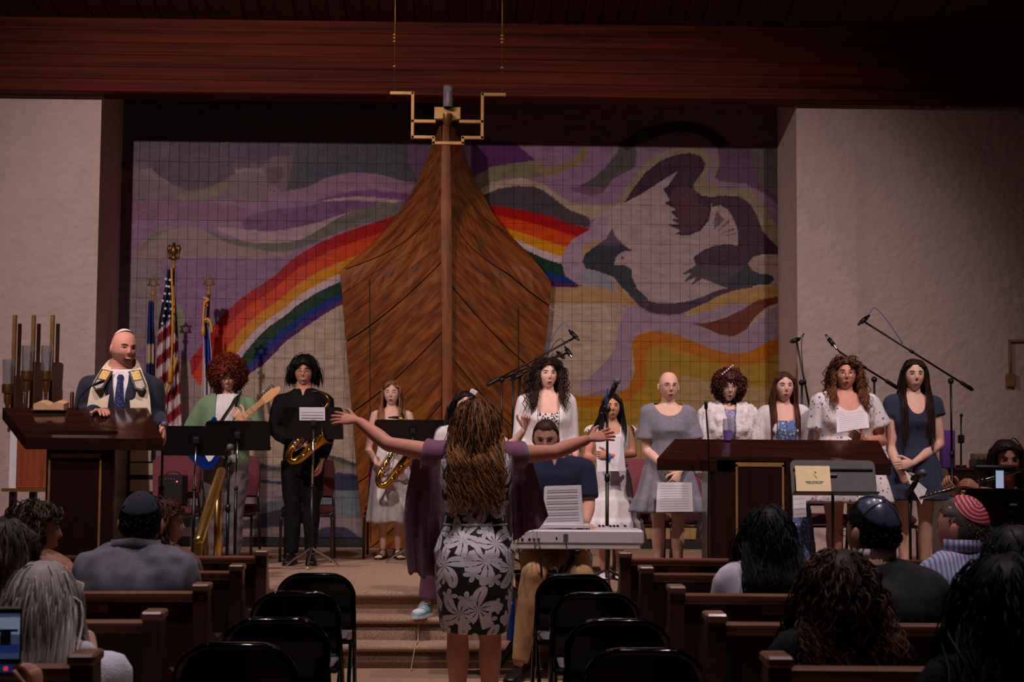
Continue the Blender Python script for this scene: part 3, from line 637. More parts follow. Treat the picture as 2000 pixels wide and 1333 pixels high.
# ---- folding chairs in the aisle
def folding_chair():
    t = thing('folding_chair', '', 'chair')
    W = 0.185
    arc = [(-W, 0.0, 0.0), (-W, 0.0, 0.60)]
    arc += [(-W + 0.11 - 0.11 * math.cos(a), 0.0, 0.655 + 0.11 * math.sin(a)) for a in np.linspace(0.1, math.pi / 2, 7)]
    arc += [(-x, y, z) for x, y, z in arc[::-1]]
    arc = [V(x, (0.6 - z) * 0.16 if z < 0.6 else -(z - 0.6) * 0.10, z) for x, y, z in arc]
    lo = [V(-W, 0.36, 0.0)] ; 
    MB().tube(smooth_path(arc[1:-1], 2), 0.011, 8).build('back_frame', M_gloss, t)
    for s in (-1, 1):
        MB().tube([V(s * W, 0.0, 0.60), V(s * W, 0.13, 0.42), V(s * W, 0.40, 0.0)], 0.011, 8).build('leg', M_gloss, t)
        MB().tube([V(s * (W - 0.025), 0.33, 0.42), V(s * (W - 0.025), 0.16, 0.24), V(s * (W - 0.025), -0.03, 0.0)], 0.010, 8).build('leg', M_gloss, t)
    # pressed back panel with a rounded top edge
    out = [(-W - 0.006, 0.50), (-W - 0.006, 0.64)] + [(-W - 0.006 + 0.118 * (1 - math.cos(a)), 0.652 + 0.125 * math.sin(a)) for a in np.linspace(0.12, math.pi / 2, 9)]
    out = out + [(-x, z) for x, z in out[::-1]]
    cx, cz_ = 0.0, 0.62; rings = []
    for sc, dy in ((0.90, -0.006), (0.965, -0.016), (1.0, -0.010), (1.0, 0.006), (0.96, 0.014), (0.88, 0.010)):
        rings.append([V(cx + (x - cx) * sc, dy - (cz_ and (z - 0.6) * 0.10) + 0.9 * (x * sc) ** 2 * -0.6 + 0.02, cz_ + (z - cz_) * sc) for x, z in out])
    MB().loft(rings).build('backrest', M_gloss, t, True, 35)
    MB().box((0, 0.22, 0.435), (0.36, 0.36, 0.022), ch=0.009).build('seat', M_gloss, t, False)
    MB().box((0, 0.22, 0.449), (0.30, 0.30, 0.016), ch=0.007).build('seat_pad', M_seatgrey, t, False)
    MB().cyl((-W, 0.28, 0.19), (W, 0.28, 0.19), 0.007).build('crossbar', M_gloss, t)
    MB().cyl((-W + 0.02, 0.06, 0.12), (W - 0.02, 0.06, 0.12), 0.007).build('crossbar', M_gloss, t)
    return t
fc = folding_chair(); first = True
for side, pxr, ys in (('left', (618, 579, 540, 462), (1117, 1152, 1202, 1250)), ('right', (1122, 1163, 1207, 1258), (1117, 1152, 1202, 1258))):
    for k in range(4):
        s = (ys[k] - 888) / 0.583; Y = FPX / s
        o = fc if first else copy_tree(fc); first = False
        o.location = (P(pxr[k], ys[k], Y)[0], Y, 0); o.rotation_euler = (0, 0, math.radians((2, -1, 1.5, 0)[k]))
        tag(o, f'black metal folding chair on the {side} of the aisle, {("farthest", "second farthest", "second nearest", "nearest")[k]} of its four', 'chair', f'black folding chairs on the {side} of the aisle')

# ---- banquet chairs on the stage
def banquet_chair():
    t = thing('banquet_chair', '', 'chair')
    MB().box((0, 0, 0.445), (0.44, 0.44, 0.075), ch=0.028).build('seat', M_maroon, t, True, 60)
    out = [(-0.20, 0.54), (-0.215, 0.75), (-0.20, 0.86), (-0.15, 0.905), (0.15, 0.905), (0.20, 0.86), (0.215, 0.75), (0.20, 0.54)]
    rings = []
    for sc, dy in ((0.90, -0.035), (1.0, -0.018), (1.0, 0.012), (0.92, 0.026)):
        rings.append([V(x * sc, 0.24 + dy + (z - 0.54) * 0.22, 0.72 + (z - 0.72) * sc) for x, z in out])
    MB().loft(rings).build('backrest', M_maroon, t, True, 50)
    for s in (-1, 1):
        MB().tube([V(s * 0.215, -0.20, 0.405), V(s * 0.218, -0.215, 0.36), V(s * 0.22, -0.225, 0)], 0.0125, 8).build('leg', M_frame, t)
        MB().tube([V(s * 0.20, 0.32, 0.80), V(s * 0.205, 0.23, 0.52), V(s * 0.215, 0.22, 0.40), V(s * 0.22, 0.30, 0.0)], 0.0125, 8).build('leg', M_frame, t)
        MB().cyl((s * 0.215, -0.20, 0.40), (s * 0.215, 0.22, 0.40), 0.011).build('side_rail', M_frame, t)
    MB().cyl((-0.215, -0.205, 0.395), (0.215, -0.205, 0.395), 0.011).build('front_rail', M_frame, t)
    return t
bc = banquet_chair(); first = True
for px, Y, rz, lb in ((333, 13.5, 2, 'maroon banquet chair holding the small black amplifier'), (450, 13.98, -1, 'maroon banquet chair behind the guitarist in the green overshirt'),
                      (602, 13.98, 2, 'maroon banquet chair behind the saxophonist in black'), (762, 14.5, 0, 'maroon banquet chair behind the girl in the plain white sundress'),
                      (1250, 12.25, 0, 'maroon banquet chair left of the singer in the grey dress'), (1376, 12.3, 2, 'maroon banquet chair between the grey dress and the fluffy white jacket'),
                      (1487, 12.4, 0, 'maroon banquet chair behind the gap of the two white cardigan singers'), (1604, 12.45, 0, 'maroon banquet chair behind the music stand with yellow paper'),
                      (1722, 12.4, 0, 'maroon banquet chair with a white sweater over its back')):
    o = bc if first else copy_tree(bc); first = False
    o.location = base_at(px, Y, STG); o.rotation_euler = (0, 0, math.radians(rz)); tag(o, lb, 'chair', 'maroon banquet chairs on the stage')

# ---- music stands
def music_stand(label, px, Y, z0, ytop, ybot, wide, tilt, face=1, name='music_stand'):
    "face 1: we see the back of the desk, -1: we see its reading side"
    L = base_at(px, Y, z0); zc = (P(px, ytop, Y)[2] + P(px, ybot, Y)[2]) / 2 - z0; hh = P(px, ytop, Y)[2] - P(px, ybot, Y)[2]
    t = thing(name, label, 'music stand', L, 0, 'black music stands')
    a = math.radians(tilt) * face; H = hh / math.cos(a); R = Rx(a)
    c = V(0, 0, zc)
    mb = MB(); n = 12; w2 = wide / 2
    out = [(-w2, -H / 2), (-w2, H / 2 - 0.03), (-w2 + 0.008, H / 2 - 0.009), (-w2 + 0.03, H / 2), (w2 - 0.03, H / 2), (w2 - 0.008, H / 2 - 0.009), (w2, H / 2 - 0.03), (w2, -H / 2)]
    m = len(out); v = [V(x, -0.004, z) for x, z in out] + [V(x, 0.004, z) for x, z in out]
    v = [R @ p + c for p in v]
    mb.add(v, [tuple(range(m)), tuple(range(2 * m - 1, m - 1, -1))] + [(i, i + m, (i + 1) % m + m, (i + 1) % m) for i in range(m)])
    mb.build('desk', M_blk, t, False)
    MB().box(R @ V(0, face * 0.03, -H / 2 + 0.004) + c, (wide, 0.06, 0.008), R=R).build('lip', M_blk, t, False)
    if face < 0: MB().box(R @ V(0, -0.008, H / 2 - 0.055) + c, (wide - 0.03, 0.006, 0.008), R=R).build('crease', M_plastic, t, False)
    yb = 0.05 * face
    MB().cyl((0, -yb, 0.62), (0, -yb * 0.2, zc), 0.009).build('inner_tube', M_chrome if face > 0 else M_greyp, t)
    MB().cyl((0, -yb, 0.14), (0, -yb, 0.66), 0.0125).build('pole', M_blk, t)
    MB().box((0, -yb * 0.4, zc), (0.06, 0.05, 0.05), ch=0.01).build('bracket', M_blk, t, False)
    for k in range(3):
        an = math.radians(90 + 120 * k + 60); e = V(math.cos(an), math.sin(an), 0)
        MB().tube(smooth_path([V(0, -yb, 0.17), V(0, -yb, 0.13) + e * 0.06, V(0, -yb, 0.07) + e * 0.17, V(0, -yb, 0.008) + e * 0.25]), 0.010, 6).build('leg', M_chrome if face > 0 else M_blk, t)
    MB().ball((0, -yb, 0.66), 0.018, 10, 6).build('knob', M_blk, t)
    return t, R, c, H
music_stand('black music stand seen from behind, beside the left lectern', 381, 12.0, STG, 833, 890, 0.50, 18)
music_stand('black music stand in front of the guitarist in the green overshirt', 462, 12.2, STG, 823, 880, 0.49, 18)
sb, R_, c_, H_ = music_stand('black music stand with white sheet before the saxophonist in black', 610, 13.1, STG, 796, 858, 0.48, 16)
L = V(*sb.location)
sh = thing('sheet_music', 'white sheet folded over the top of the saxophonist\'s music stand', 'paper', P(610, 809, 13.08))
MB().box((0, -0.01, 0), (0.21, 0.003, 0.11), R=Rx(math.radians(14))).build('page', M_paper, sh, False)
for k in range(4): MB().box((0, -0.0125 - 0.004 * (1.5 - k), 0.035 - 0.023 * k), (0.18, 0.001, 0.0035)).build('stave', M_ink, sh, False)
music_stand('wide black music stand in front of the girl in the plain white sundress', 805, 13.6, STG, 821, 863, 0.655, 30)
se, R_, c_, H_ = music_stand('grey and black music stand facing the audience with a yellow booklet', 1628, 9.1, 0, 900, 968, 0.49, 16, -1)
se_desk = [k for k in kids(se) if k.name.startswith('desk')][0]; se_desk.data.materials[0] = M_greyp
yb_ = thing('booklet', 'pale yellow booklet with printed title on the front music stand', 'booklet', P(1588, 938, 9.06))
R14 = Rx(math.radians(-16))
MB().box((0, 0, 0), (0.20, 0.006, 0.165), R=R14).build('cover', M_yellow, yb_, False)
mb = MB()
for k in range(5): mb.tube([R14 @ V(0.01 + 0.006 * math.sin(k * 2.1), -0.004, 0.05 - 0.008 * k), R14 @ V(0.012 + 0.010 * math.cos(k * 1.7), -0.004, 0.044 - 0.008 * k)], 0.0014, 4)
mb.build('emblem', M_ink, yb_, False)
for k, (x0, x1, z, h_) in enumerate(((-0.045, -0.012, -0.012, 0.006), (-0.008, 0.028, -0.012, 0.006), (0.032, 0.058, -0.012, 0.006), (-0.038, 0.005, -0.021, 0.003), (0.010, 0.050, -0.021, 0.003))):
    MB().box(R14 @ V((x0 + x1) / 2, -0.0034, z), (x1 - x0, 0.0008, h_), R=R14).build('title_line', M_ink, yb_, False)
sf, R_, c_, H_ = music_stand('black music stand in front of the flutist at the right', 1975, 9.1, 0, 955, 1030, 0.56, 22)
sl = thing('clip_lamp', 'black clip-on lamp bar above the flutist\'s music stand', 'lamp', P(1945, 955, 9.08))
Ls = V(*sl.location); r = rel(Ls)
MB().tube([r(1908, 915, 9.06), r(1978, 916, 9.06)], 0.021, 10, round_ends=True).build('lamp_head', M_plastic, sl)
MB().tube([r(1913, 955, 9.1), r(1912, 920, 9.08)], 0.004, 6).build('stem', M_brass, sl)
ph = thing('phone', 'bright smartphone propped on the flutist\'s music stand', 'phone', P(1952, 955, 9.03)); r = rel(V(*ph.location))
MB().box(r(1952, 937, 9.03), (0.052, 0.009, 0.11), ch=0.003).build('case', M_plastic, ph, False)
MB().box(r(1952, 937, 9.03) + V(0, -0.005, 0), (0.045, 0.002, 0.10)).build('screen', mat('lit_screen_pale', S(200, 214, 235), 0.4, emit=S(180, 200, 235), estr=0.5), ph, False)

# ---- microphone stands
def mic_stand(label, px, Y, z0, ytop, boom=None, mic=None, pencil=False, handheld=None, group='microphone stands', base='tripod', loop=True, blue=False):
    L = base_at(px, Y, z0, 900); r = rel(L); t = thing('microphone_stand', label, 'microphone stand', L, 0, group)
    ztop = r(px, ytop, Y)[2]
    MB().cyl((0, 0, 0.08), (0, 0, ztop * 0.62), 0.0125, n=10).build('pole', M_blk, t)
    MB().cyl((0, 0, ztop * 0.60), (0, 0, ztop), 0.009, n=8).build('upper_tube', M_blk, t)
    MB().cyl((0, 0, ztop * 0.60), (0, 0, ztop * 0.60 + 0.05), 0.019, n=10).build('clutch', M_plastic, t)
    for k in range(3):
        an = math.radians(30 + 120 * k); e = V(math.cos(an), math.sin(an), 0)
        MB().tube([V(0, 0, 0.14), V(0, 0, 0.012) + e * 0.27], 0.009, 6).build('leg', M_blk, t)
    end = V(0, 0, ztop)
    if boom:
        (ax, ay), (bx_, by_) = boom; a, c = r(ax, ay, Y), r(bx_, by_, Y - 0.1)
        MB().tube([a, c], 0.0085, 8).build('boom_arm', M_blk, t)
        MB().tube([a, a + nrm(c - a) * 0.10], 0.017, 8, round_ends=True).build('counterweight', M_blk, t)
        MB().ball(V(0, 0, ztop), (0.026, 0.022, 0.026), 10, 6).build('boom_clamp', M_plastic, t)
        end = c; d = nrm(c - a)
        k_ = a + (c - a) * 0.55; MB().tube([k_, k_ + d * 0.035], 0.014, 8).build('boom_collar', M_plastic, t)
    if mic:
        (ax, ay), (bx_, by_) = mic; a, c = r(ax, ay, Y - 0.1), r(bx_, by_, Y - 0.16); d = nrm(c - a)
        MB().tube([a, c], 0.0105 if pencil else 0.013, 10, round_ends=True).build('microphone', M_silver if pencil == 2 else M_blk, t)
        MB().tube([(a + c) / 2 - d * 0.035, (a + c) / 2 + d * 0.035], 0.019, 8).build('clip', M_plastic, t)
        MB().tube([end, (a + c) / 2], 0.007, 6).build('mount', M_plastic, t)
        if not pencil: MB().ball(c, 0.026, 12, 8).build('grille', M_greyp, t)
        if loop and boom:
            b0 = r(*boom[0], Y); b1 = r(*boom[1], Y - 0.1); m1 = b1 + (b0 - b1) * 0.35
            MB().tube(smooth_path([a, a + (a - c) * 0.5 + V(0, 0, 0.03), (a + m1) / 2 + V(0.0, 0, 0.10), m1 + V(0, 0, 0.02)], 6), 0.0035, 5).build('cable', M_bluecord if blue else M_plastic, t)
    return t
mic_stand('straight microphone stand beside the left lectern', 317, 10.95, STG, 842, None, ((316, 846), (321, 830)))
mic_stand('low microphone stand with blue tape in front of the guitarist', 447, 11.4, STG, 905, ((436, 920), (444, 886)), ((440, 889), (450, 874)), loop=False)
mic_stand('tall black microphone stand before the girl hugging white papers', 1186, 11.1, STG, 800, ((1164, 832), (1192, 775)), ((1192, 775), (1205, 745)), blue=True)
mic_stand('leftmost boom stand of the cluster beside the ark', 979, 13.05, STG, 742, ((953, 752), (1122, 660)), ((1112, 646), (1130, 664)), 1, blue=True)
mic_stand('middle boom stand of the cluster beside the ark', 1001, 13.5, STG, 734, ((985, 737), (1108, 690)), ((1104, 679), (1117, 698)), 2)
mic_stand('rightmost short boom stand of the cluster beside the ark', 1015, 13.95, STG, 731, ((1000, 742), (1092, 694)), ((1088, 688), (1102, 700)), 1, loop=False)
mic_stand('leaning boom microphone stand at the right edge of the mural', 1567, 12.9, STG, 748, ((1592, 850), (1556, 668)), ((1562, 662), (1545, 668)), 1)
mic_stand('boom stand with silver microphone behind the curly-haired singer', 1709, 12.9, STG, 742, ((1751, 757), (1640, 688)), ((1613, 655), (1634, 682)), 2, loop=False)
mic_stand('highest boom microphone stand behind the singer in navy', 1859, 12.9, STG, 745, ((1898, 761), (1690, 630)), ((1697, 617), (1677, 634)), 1, blue=True)
mic_stand('low microphone with blue tape before the singer in navy', 1776, 9.6, 0, 962, ((1772, 968), (1796, 930)), ((1782, 936), (1802, 925)), loop=False)
gm = thing('gooseneck_microphone', 'thin black gooseneck microphone standing before the reading table', 'microphone', base_at(1383, 10.5, STG, 900)); r = rel(V(*gm.location))
MB().tube(smooth_path([V(0, 0, 0.02), V(0, 0, 0.5), r(1384, 880, 10.5), r(1381, 830, 10.5), r(1379, 796, 10.5)]), 0.0055, 6).build('stem', M_blk, gm)
MB().tube([r(1379, 797, 10.5), r(1379, 787, 10.5)], 0.012, 8, round_ends=True).build('capsule', M_plastic, gm)
MB().lathe([(0.0, 0), (0.10, 0), (0.10, 0.012), (0.02, 0.025), (0.0, 0.025)], n=20).build('base', M_blk, gm, True, 40)

# ---- keyboard, its stand, bench and player's things
kx0, kx1 = P(838, 1050, 9.62)[0], P(1257, 1050, 9.62)[0]; kz1, kz0 = P(1130, 1036, 9.62)[2], P(1130, 1074, 9.62)[2]
KL = V((kx0 + kx1) / 2, 9.62, 0); kb = thing('keyboard', 'white stage piano seen from behind on a black folding stand', 'keyboard', (KL[0], KL[1], kz0))
kw, kh = kx1 - kx0, kz1 - kz0
MB().box((0, 0.15, kh * 0.64), (kw, 0.30, kh * 0.72), ch=0.01).build('case', M_white, kb, False)
MB().box((0, 0.15, kh * 0.14), (kw - 0.03, 0.29, kh * 0.27), ch=0.006).build('lower_case', M_white, kb, False)
for s in (-1, 1): MB().box((s * (kw / 2 - 0.018), 0.15, kh * 0.64), (0.042, 0.304, kh * 0.74), ch=0.012).build('end_block', M_white, kb, False)
MB().box((0, 0.26, kh * 1.0 + 0.004), (kw - 0.12, 0.13, 0.012)).build('key_bed', mat('ivory_keys', S(230, 226, 220), 0.3), kb, False)
mb = MB()
for k in range(50):
    if k % 7 in (2, 6): continue
    mb.box((-kw / 2 + 0.08 + k * (kw - 0.16) / 50 + 0.014, 0.24, kh + 0.014), (0.011, 0.08, 0.014), ch=0.002)
tag(mb.build('black_keys', M_plastic, kb, False), kind='stuff')
kl = V(*kb.location); r = rel(kl)
for px in (1004, 1011, 1020, 1034, 1043, 1052):
    p = r(px, 1054, 9.62); MB().cyl(p + V(0, -0.003, 0), p + V(0, 0.004, 0), 0.0085, n=10).build('jack', M_plastic, kb)
MB().box(r(1105, 1051, 9.62), (0.028, 0.006, 0.045)).build('power_socket', M_greyp, kb, False)
MB().box(r(1087, 1052, 9.62), (0.010, 0.005, 0.016), ch=0.002).build('cable_hook', M_plastic, kb, False)
for px, xe in ((1043, 1056), (1052, 1058)):
    MB().tube(smooth_path([r(px, 1054, 9.61), r(px + 3, 1075, 9.55), r(xe, 1110, 9.6), r(xe + 2, 1180, 9.7)]), 0.004, 5).build('cable', M_plastic, kb)
MB().tube(smooth_path([r(1105, 1056, 9.61), r(1107, 1085, 9.58), r(1100, 1120, 9.6)]), 0.004, 5).build('cable', M_plastic, kb)
MB().tube(smooth_path([r(1011, 1054, 9.61), r(1000, 1075, 9.55), r(1010, 1050, 9.5), r(1040, 1038, 9.55), r(1052, 1010, 9.65), r(1050, 995, 9.7)]), 0.003, 5).build('tan_lead', M_cord, kb)
MB().box(r(1097, 1028, 9.70), (0.34, 0.06, 0.022), ch=0.004).build('music_rest', M_white, kb, False)
sm_ = thing('sheet_music', 'stack of printed sheet music standing on the white keyboard', 'paper', P(1098, 1024, 9.72)); r2 = rel(V(*sm_.location))
c4 = [r2(1063, 952, 9.74), r2(1133, 950, 9.74), r2(1138, 1024, 9.70), r2(1060, 1026, 9.70)]
for k in range(3):
    o = V(0.004 * k, 0.004 + 0.006 * k, 0.003 * k); slab([p + o for p in c4], 0.002, V(0, 1, 0)).build('page', M_paper, sm_, False)
for k in range(6):
    u = 0.1 + 0.15 * k; a = c4[0] + (c4[3] - c4[0]) * u; c = c4[1] + (c4[2] - c4[1]) * u; d = c - a
    slab([a + d * 0.08 + V(0, -0.002, 0.004), a + d * 0.92 + V(0, -0.002, 0.004), a + d * 0.92 + V(0, -0.002, -0.004), a + d * 0.08 + V(0, -0.002, -0.004)], 0.001, V(0, -1, 0)).build('stave', M_inkl, sm_, False)
ks = thing('keyboard_stand', 'black folding cross stand under the white keyboard', 'stand', (KL[0], 9.77, 0)); r3 = rel(V(*ks.location))
for (a, c, dy) in (((930, 1078), (1160, 1318), -0.10), ((1124, 1078), (960, 1318), -0.06), ((930, 1078), (1160, 1318), 0.10), ((1124, 1078), (960, 1318), 0.06)):
    p, q = r3(*a, 9.77) + V(0, dy, 0), r3(*c, 9.77) + V(0, dy, 0); q[2] = 0.02; MB().tube([p, q], 0.017, 4).build('cross_leg', M_blk, ks, False)
for px, z in ((930, None), (1124, None)):
    p = r3(px, 1076, 9.77); MB().box((p[0], 0, kz0 - 0.018), (0.03, 0.34, 0.03), ch=0.004).build('top_bar', M_blk, ks, False)
for px in (960, 1160):
    p = r3(px, 1318, 9.77); MB().box((p[0], 0, 0.018), (0.03, 0.36, 0.03), ch=0.004).build('foot_bar', M_blk, ks, False)
MB().box(r3(1030, 1117, 9.77), (0.36, 0.02, 0.022)).build('brace', M_blk, ks, False)
bn = thing('piano_bench', 'brown wooden bench under the boy in navy at the keyboard', 'bench', (P(1080, 1000, 10.07)[0], 10.07, 0))
MB().box((0, 0, 0.60), (0.48, 0.29, 0.05), ch=0.01).build('seat', M_wood, bn, False)
for sx in (-1, 1):
    for sy in (-1, 1): MB().box((sx * 0.21, sy * 0.115, 0.29), (0.045, 0.04, 0.575), ch=0.004).build('leg', mat('orange_wood', S(150, 84, 40), 0.45), bn, False)
bt = thing('water_bottle', 'blue metal water bottle standing on a carpeted step beside the conductor', 'bottle', (P(1000, 1248, 10.39)[0], 10.39, 0.165))
MB().lathe([(0, 0), (0.034, 0), (0.036, 0.01), (0.036, 0.215), (0.030, 0.24), (0.024, 0.248), (0.0, 0.25)], n=20).build('body', M_blue, bt, True, 40)
MB().lathe([(0, 0.248), (0.026, 0.248), (0.027, 0.29), (0.0, 0.292)], n=18).build('lid', mat('dark_blue_lid', S(18, 44, 110), 0.4), bt, True, 40)
wb = thing('plastic_bottle', 'clear plastic water bottle standing on the stage behind the keyboard', 'bottle', base_at(1150, 12.6, STG))
MB().lathe([(0, 0), (0.03, 0), (0.032, 0.02), (0.028, 0.07), (0.032, 0.10), (0.032, 0.14), (0.012, 0.175), (0.012, 0.19), (0, 0.19)], n=16).build('body', mat('clear_plastic', S(170, 185, 185), 0.1, trans=0.7), wb, True)
MB().lathe([(0, 0.188), (0.014, 0.188), (0.014, 0.205), (0, 0.205)], n=12).build('cap', mat('green_cap', S(60, 150, 110), 0.4), wb)
pts = [P(838, 1146, 10.80), P(832, 1165, 10.79), P(826, 1186, 10.775)]
pts += [V(*p) for p in ((P(822, 1200, 10.66)[0], 10.66, 0.296), (P(819, 1212, 10.56)[0], 10.56, 0.296), (P(817, 1225, 10.50)[0], 10.495, 0.22), (P(816, 1245, 10.42)[0], 10.42, 0.152), (P(812, 1262, 10.26)[0], 10.25, 0.152), (P(806, 1285, 10.19)[0], 10.19, 0.06), (P(803, 1300, 10.15)[0], 10.12, 0.006))]
tag(MB().tube(smooth_path(pts), 0.0035, 5).build('cord', M_cord), 'thin tan cord trailing down the carpeted steps', 'cord')

# ---- amplifier, rail, left-hand furniture
am = thing('amplifier', 'small black amplifier with a red light on a maroon chair', 'amplifier', (P(337, 1000, 13.45)[0], 13.45, STG + 0.484))
MB().box((0, 0, 0.13), (0.215, 0.20, 0.26), ch=0.012).build('cabinet', M_plastic, am, False)
MB().box((0, -0.102, 0.10), (0.18, 0.008, 0.17), ch=0.003).build('grille', mat('dark_grille_cloth', S(26, 24, 26), 0.9, bump=0.5, scale=200), am, False)
MB().ball((0.05, -0.106, 0.205), 0.0075, 8, 6).build('power_light', M_red, am)
MB().tube(smooth_path([V(-0.06, 0, 0.262), V(-0.03, 0, 0.285), V(0.03, 0, 0.285), V(0.06, 0, 0.262)]), 0.006, 6).build('handle', M_plastic, am)
for k in range(5): MB().cyl((-0.07 + 0.024 * k, -0.108, 0.225), (-0.07 + 0.024 * k, -0.098, 0.225), 0.007, n=8).build('knob', M_greyp, am)
ra = thing('handrail', 'polished brass stair handrail at the left of the steps', 'handrail', (P(425, 1100, 10.8)[0], 10.8, STG)); r = rel(V(*ra.location))
MB().tube([r(388, 1056, 10.02), r(432, 922, 10.85)], 0.034, 14, round_ends=True).build('rail', M_gold, ra)
p = r(427, 930, 10.82); MB().tube([V(p[0], p[1], p[2]), V(p[0], p[1], 0.0)], 0.026, 12).build('post', M_gold, ra)
MB().tube([V(p[0] - 0.05, p[1] - 0.16, p[2] - 0.17), V(p[0] - 0.05, p[1] - 0.16, -0.1)], 0.013, 10).build('thin_post', M_brassd, ra)
p = r(387, 1056, 10.02); MB().box((p[0], p[1], (p[2] - STG) / 2), (0.05, 0.05, p[2] + STG), ch=0.006).build('post', M_gold, ra, False)
MB().box((p[0], p[1], -STG + 0.01), (0.12, 0.12, 0.02), ch=0.004).build('foot_plate', M_brassd, ra, False)
ca = thing('wall_candelabrum', 'brass candle fixture with glass chimneys before the left wall', 'candelabrum', P(64, 800, 14.8)); r = rel(V(*ca.location))
for px, gy, gx in ((27, 702, 17), (64, 676, 54), (101, 676, 92)):
    MB().box((r(px, 700, 14.9)[0], 0.10, (r(px, 616, 14.9)[2] + r(px, 840, 14.9)[2]) / 2), (0.035, 0.035, r(px, 616, 14.9)[2] - r(px, 840, 14.9)[2]), ch=0.004).build('rod', M_brassd, ca, False)
    q = r(gx, gy, 14.75); b_ = r(gx, gy + 49, 14.75)
    mb = MB().lathe([(0.048, b_[2]), (0.052, (b_[2] + q[2]) / 2), (0.055, q[2]), (0.051, q[2]), (0.048, (b_[2] + q[2]) / 2), (0.044, b_[2])], (q[0], q[1], 0), 20); mb.build('glass_chimney', M_glass, ca, True, 50)
    MB().lathe([(0, b_[2] - 0.085), (0.050, b_[2] - 0.085), (0.054, b_[2] - 0.07), (0.054, b_[2]), (0, b_[2])], (q[0], q[1], 0), 18).build('cup', M_brassd, ca, True, 40)
    MB().lathe([(0, b_[2] - 0.34), (0.016, b_[2] - 0.34), (0.018, b_[2] - 0.2), (0.034, b_[2] - 0.16), (0.034, b_[2] - 0.085), (0, b_[2] - 0.085)], (q[0], q[1], 0), 14).build('stem', M_brassd, ca, True, 40)
    MB().cyl((q[0], q[1], b_[2] - 0.05), (q[0], 0.12, b_[2] - 0.05), 0.010).build('arm', M_brassd, ca)
MB().box((r(64, 840, 14.9)[0], 0.10, r(64, 840, 14.9)[2]), (0.46, 0.045, 0.045), ch=0.005).build('crossbar', M_brassd, ca, False)
cb = thing('scroll_cabinet', 'reddish wooden cabinet with brass shelf behind the left lectern', 'cabinet', (P(58, 900, 13.2)[0], 13.2, STG)); r = rel(V(*cb.location))
x0, x1 = r(30, 900, 13.0)[0], r(97, 900, 13.0)[0]; zt, zb = r(60, 830, 13.0)[2], r(60, 955, 13.0)[2]
MB().box(((x0 + x1) / 2, 0, (zt + zb) / 2), (x1 - x0, 0.35, zt - zb), ch=0.008).build('body', mat('red_brown_wood', S(112, 52, 26), 0.4, col2=S(150, 74, 38), scale=3, stretch=(9, 9, 0.8)), cb, False)
MB().box((x0 - 0.05, -0.06, (zt + zb) / 2 + 0.02), (0.06, 0.05, zt - zb + 0.08)).build('side_cloth', M_paper, cb, False)
MB().box((r(48, 957, 13.0)[0], -0.2, zb - 0.012), (r(92, 957, 13.0)[0] - r(4, 957, 13.0)[0], 0.05, 0.028), ch=0.004).build('brass_shelf', M_gold, cb, False)
for px in (12, 52, 88):
    MB().box((r(px, 960, 13.0)[0], 0, (zb - 0.03) / 2), (0.05, 0.06, zb - 0.03)).build('leg', M_woodd, cb, False)
for px in (34, 126):
    p = r(px, 767, 13.0); MB().tube([V(p[0], 0.05, zt - 0.02 if px < 60 else 0.0), V(p[0], 0.05, p[2])], 0.017, 10, round_ends=True).build('roller', M_wood, cb)
tag(MB().box(P(1850, 878, 13.25), (0.11, 0.10, 0.32), ch=0.012).build('tote_box', mat('purple_fabric', S(96, 52, 140), 0.8)), 'purple fabric box on the cabinet by the right wall', 'box')
cz0 = P(1920, 914, 13.3)[2]
ct = thing('side_cabinet', 'dark wooden cabinet against the right wall behind the flutist', 'cabinet', (P(1930, 950, 13.5)[0], 13.5, STG))
cw_ = P(2030, 950, 13.3)[0] - P(1838, 950, 13.3)[0]
MB().box((0, 0, (cz0 - STG) / 2), (cw_, 0.5, cz0 - STG - 0.03)).build('body', M_woodd, ct, False)
MB().box((0, 0, cz0 - STG - 0.012), (cw_ + 0.03, 0.53, 0.024), ch=0.005).build('top', M_wood, ct, False)
for k in (-1, 1): MB().box((k * cw_ / 4, -0.255, (cz0 - STG) / 2), (cw_ / 2 - 0.03, 0.015, cz0 - STG - 0.12), ch=0.004).build('door', M_woodd, ct, False)
eq = thing('sound_mixer', 'black mixing unit lying on the dark side cabinet', 'mixer', (P(1925, 912, 13.4)[0], 13.4, cz0))
MB().box((0, 0, 0.035), (0.22, 0.22, 0.07), ch=0.008).build('case', M_plastic, eq, False)
MB().box((0, -0.02, 0.072), (0.19, 0.16, 0.006)).build('panel', M_greyp, eq, False)
for k in range(4): MB().cyl((-0.07 + 0.045 * k, -0.04, 0.074), (-0.07 + 0.045 * k, -0.04, 0.088), 0.008, n=8).build('knob', M_blk, eq)
tag(MB().box((P(1920, 890, 13.6)[0], 13.6, cz0 + 0.06), (0.19, 0.12, 0.12), ch=0.006).build('cardboard_box', mat('brown_card', S(132, 98, 70), 0.8)), 'brown cardboard box behind the black mixing unit', 'box')
st = thing('clamp_stand', 'short black clamp stand on the dark side cabinet', 'stand', (P(1877, 912, 13.3)[0], 13.3, cz0)); r = rel(V(*st.location))
MB().tube([V(0, 0, 0), r(1877, 812, 13.3)], 0.008, 8).build('pole', M_blk, st)
MB().cyl((0, 0, 0), (0, 0, 0.02), 0.045).build('base', M_blk, st)
MB().box(r(1877, 858, 13.3), (0.05, 0.04, 0.07), ch=0.008).build('clamp', M_plastic, st, False)
MB().cyl(r(1875, 812, 13.3), r(1880, 812, 13.3), 0.014).build('knob', M_plastic, st)
sw = thing('white_sweater', 'white sweater heaped over a maroon chair back by the singer in navy', 'sweater', (P(1722, 930, 12.7)[0], 12.67, STG + 0.9))
mb = MB()
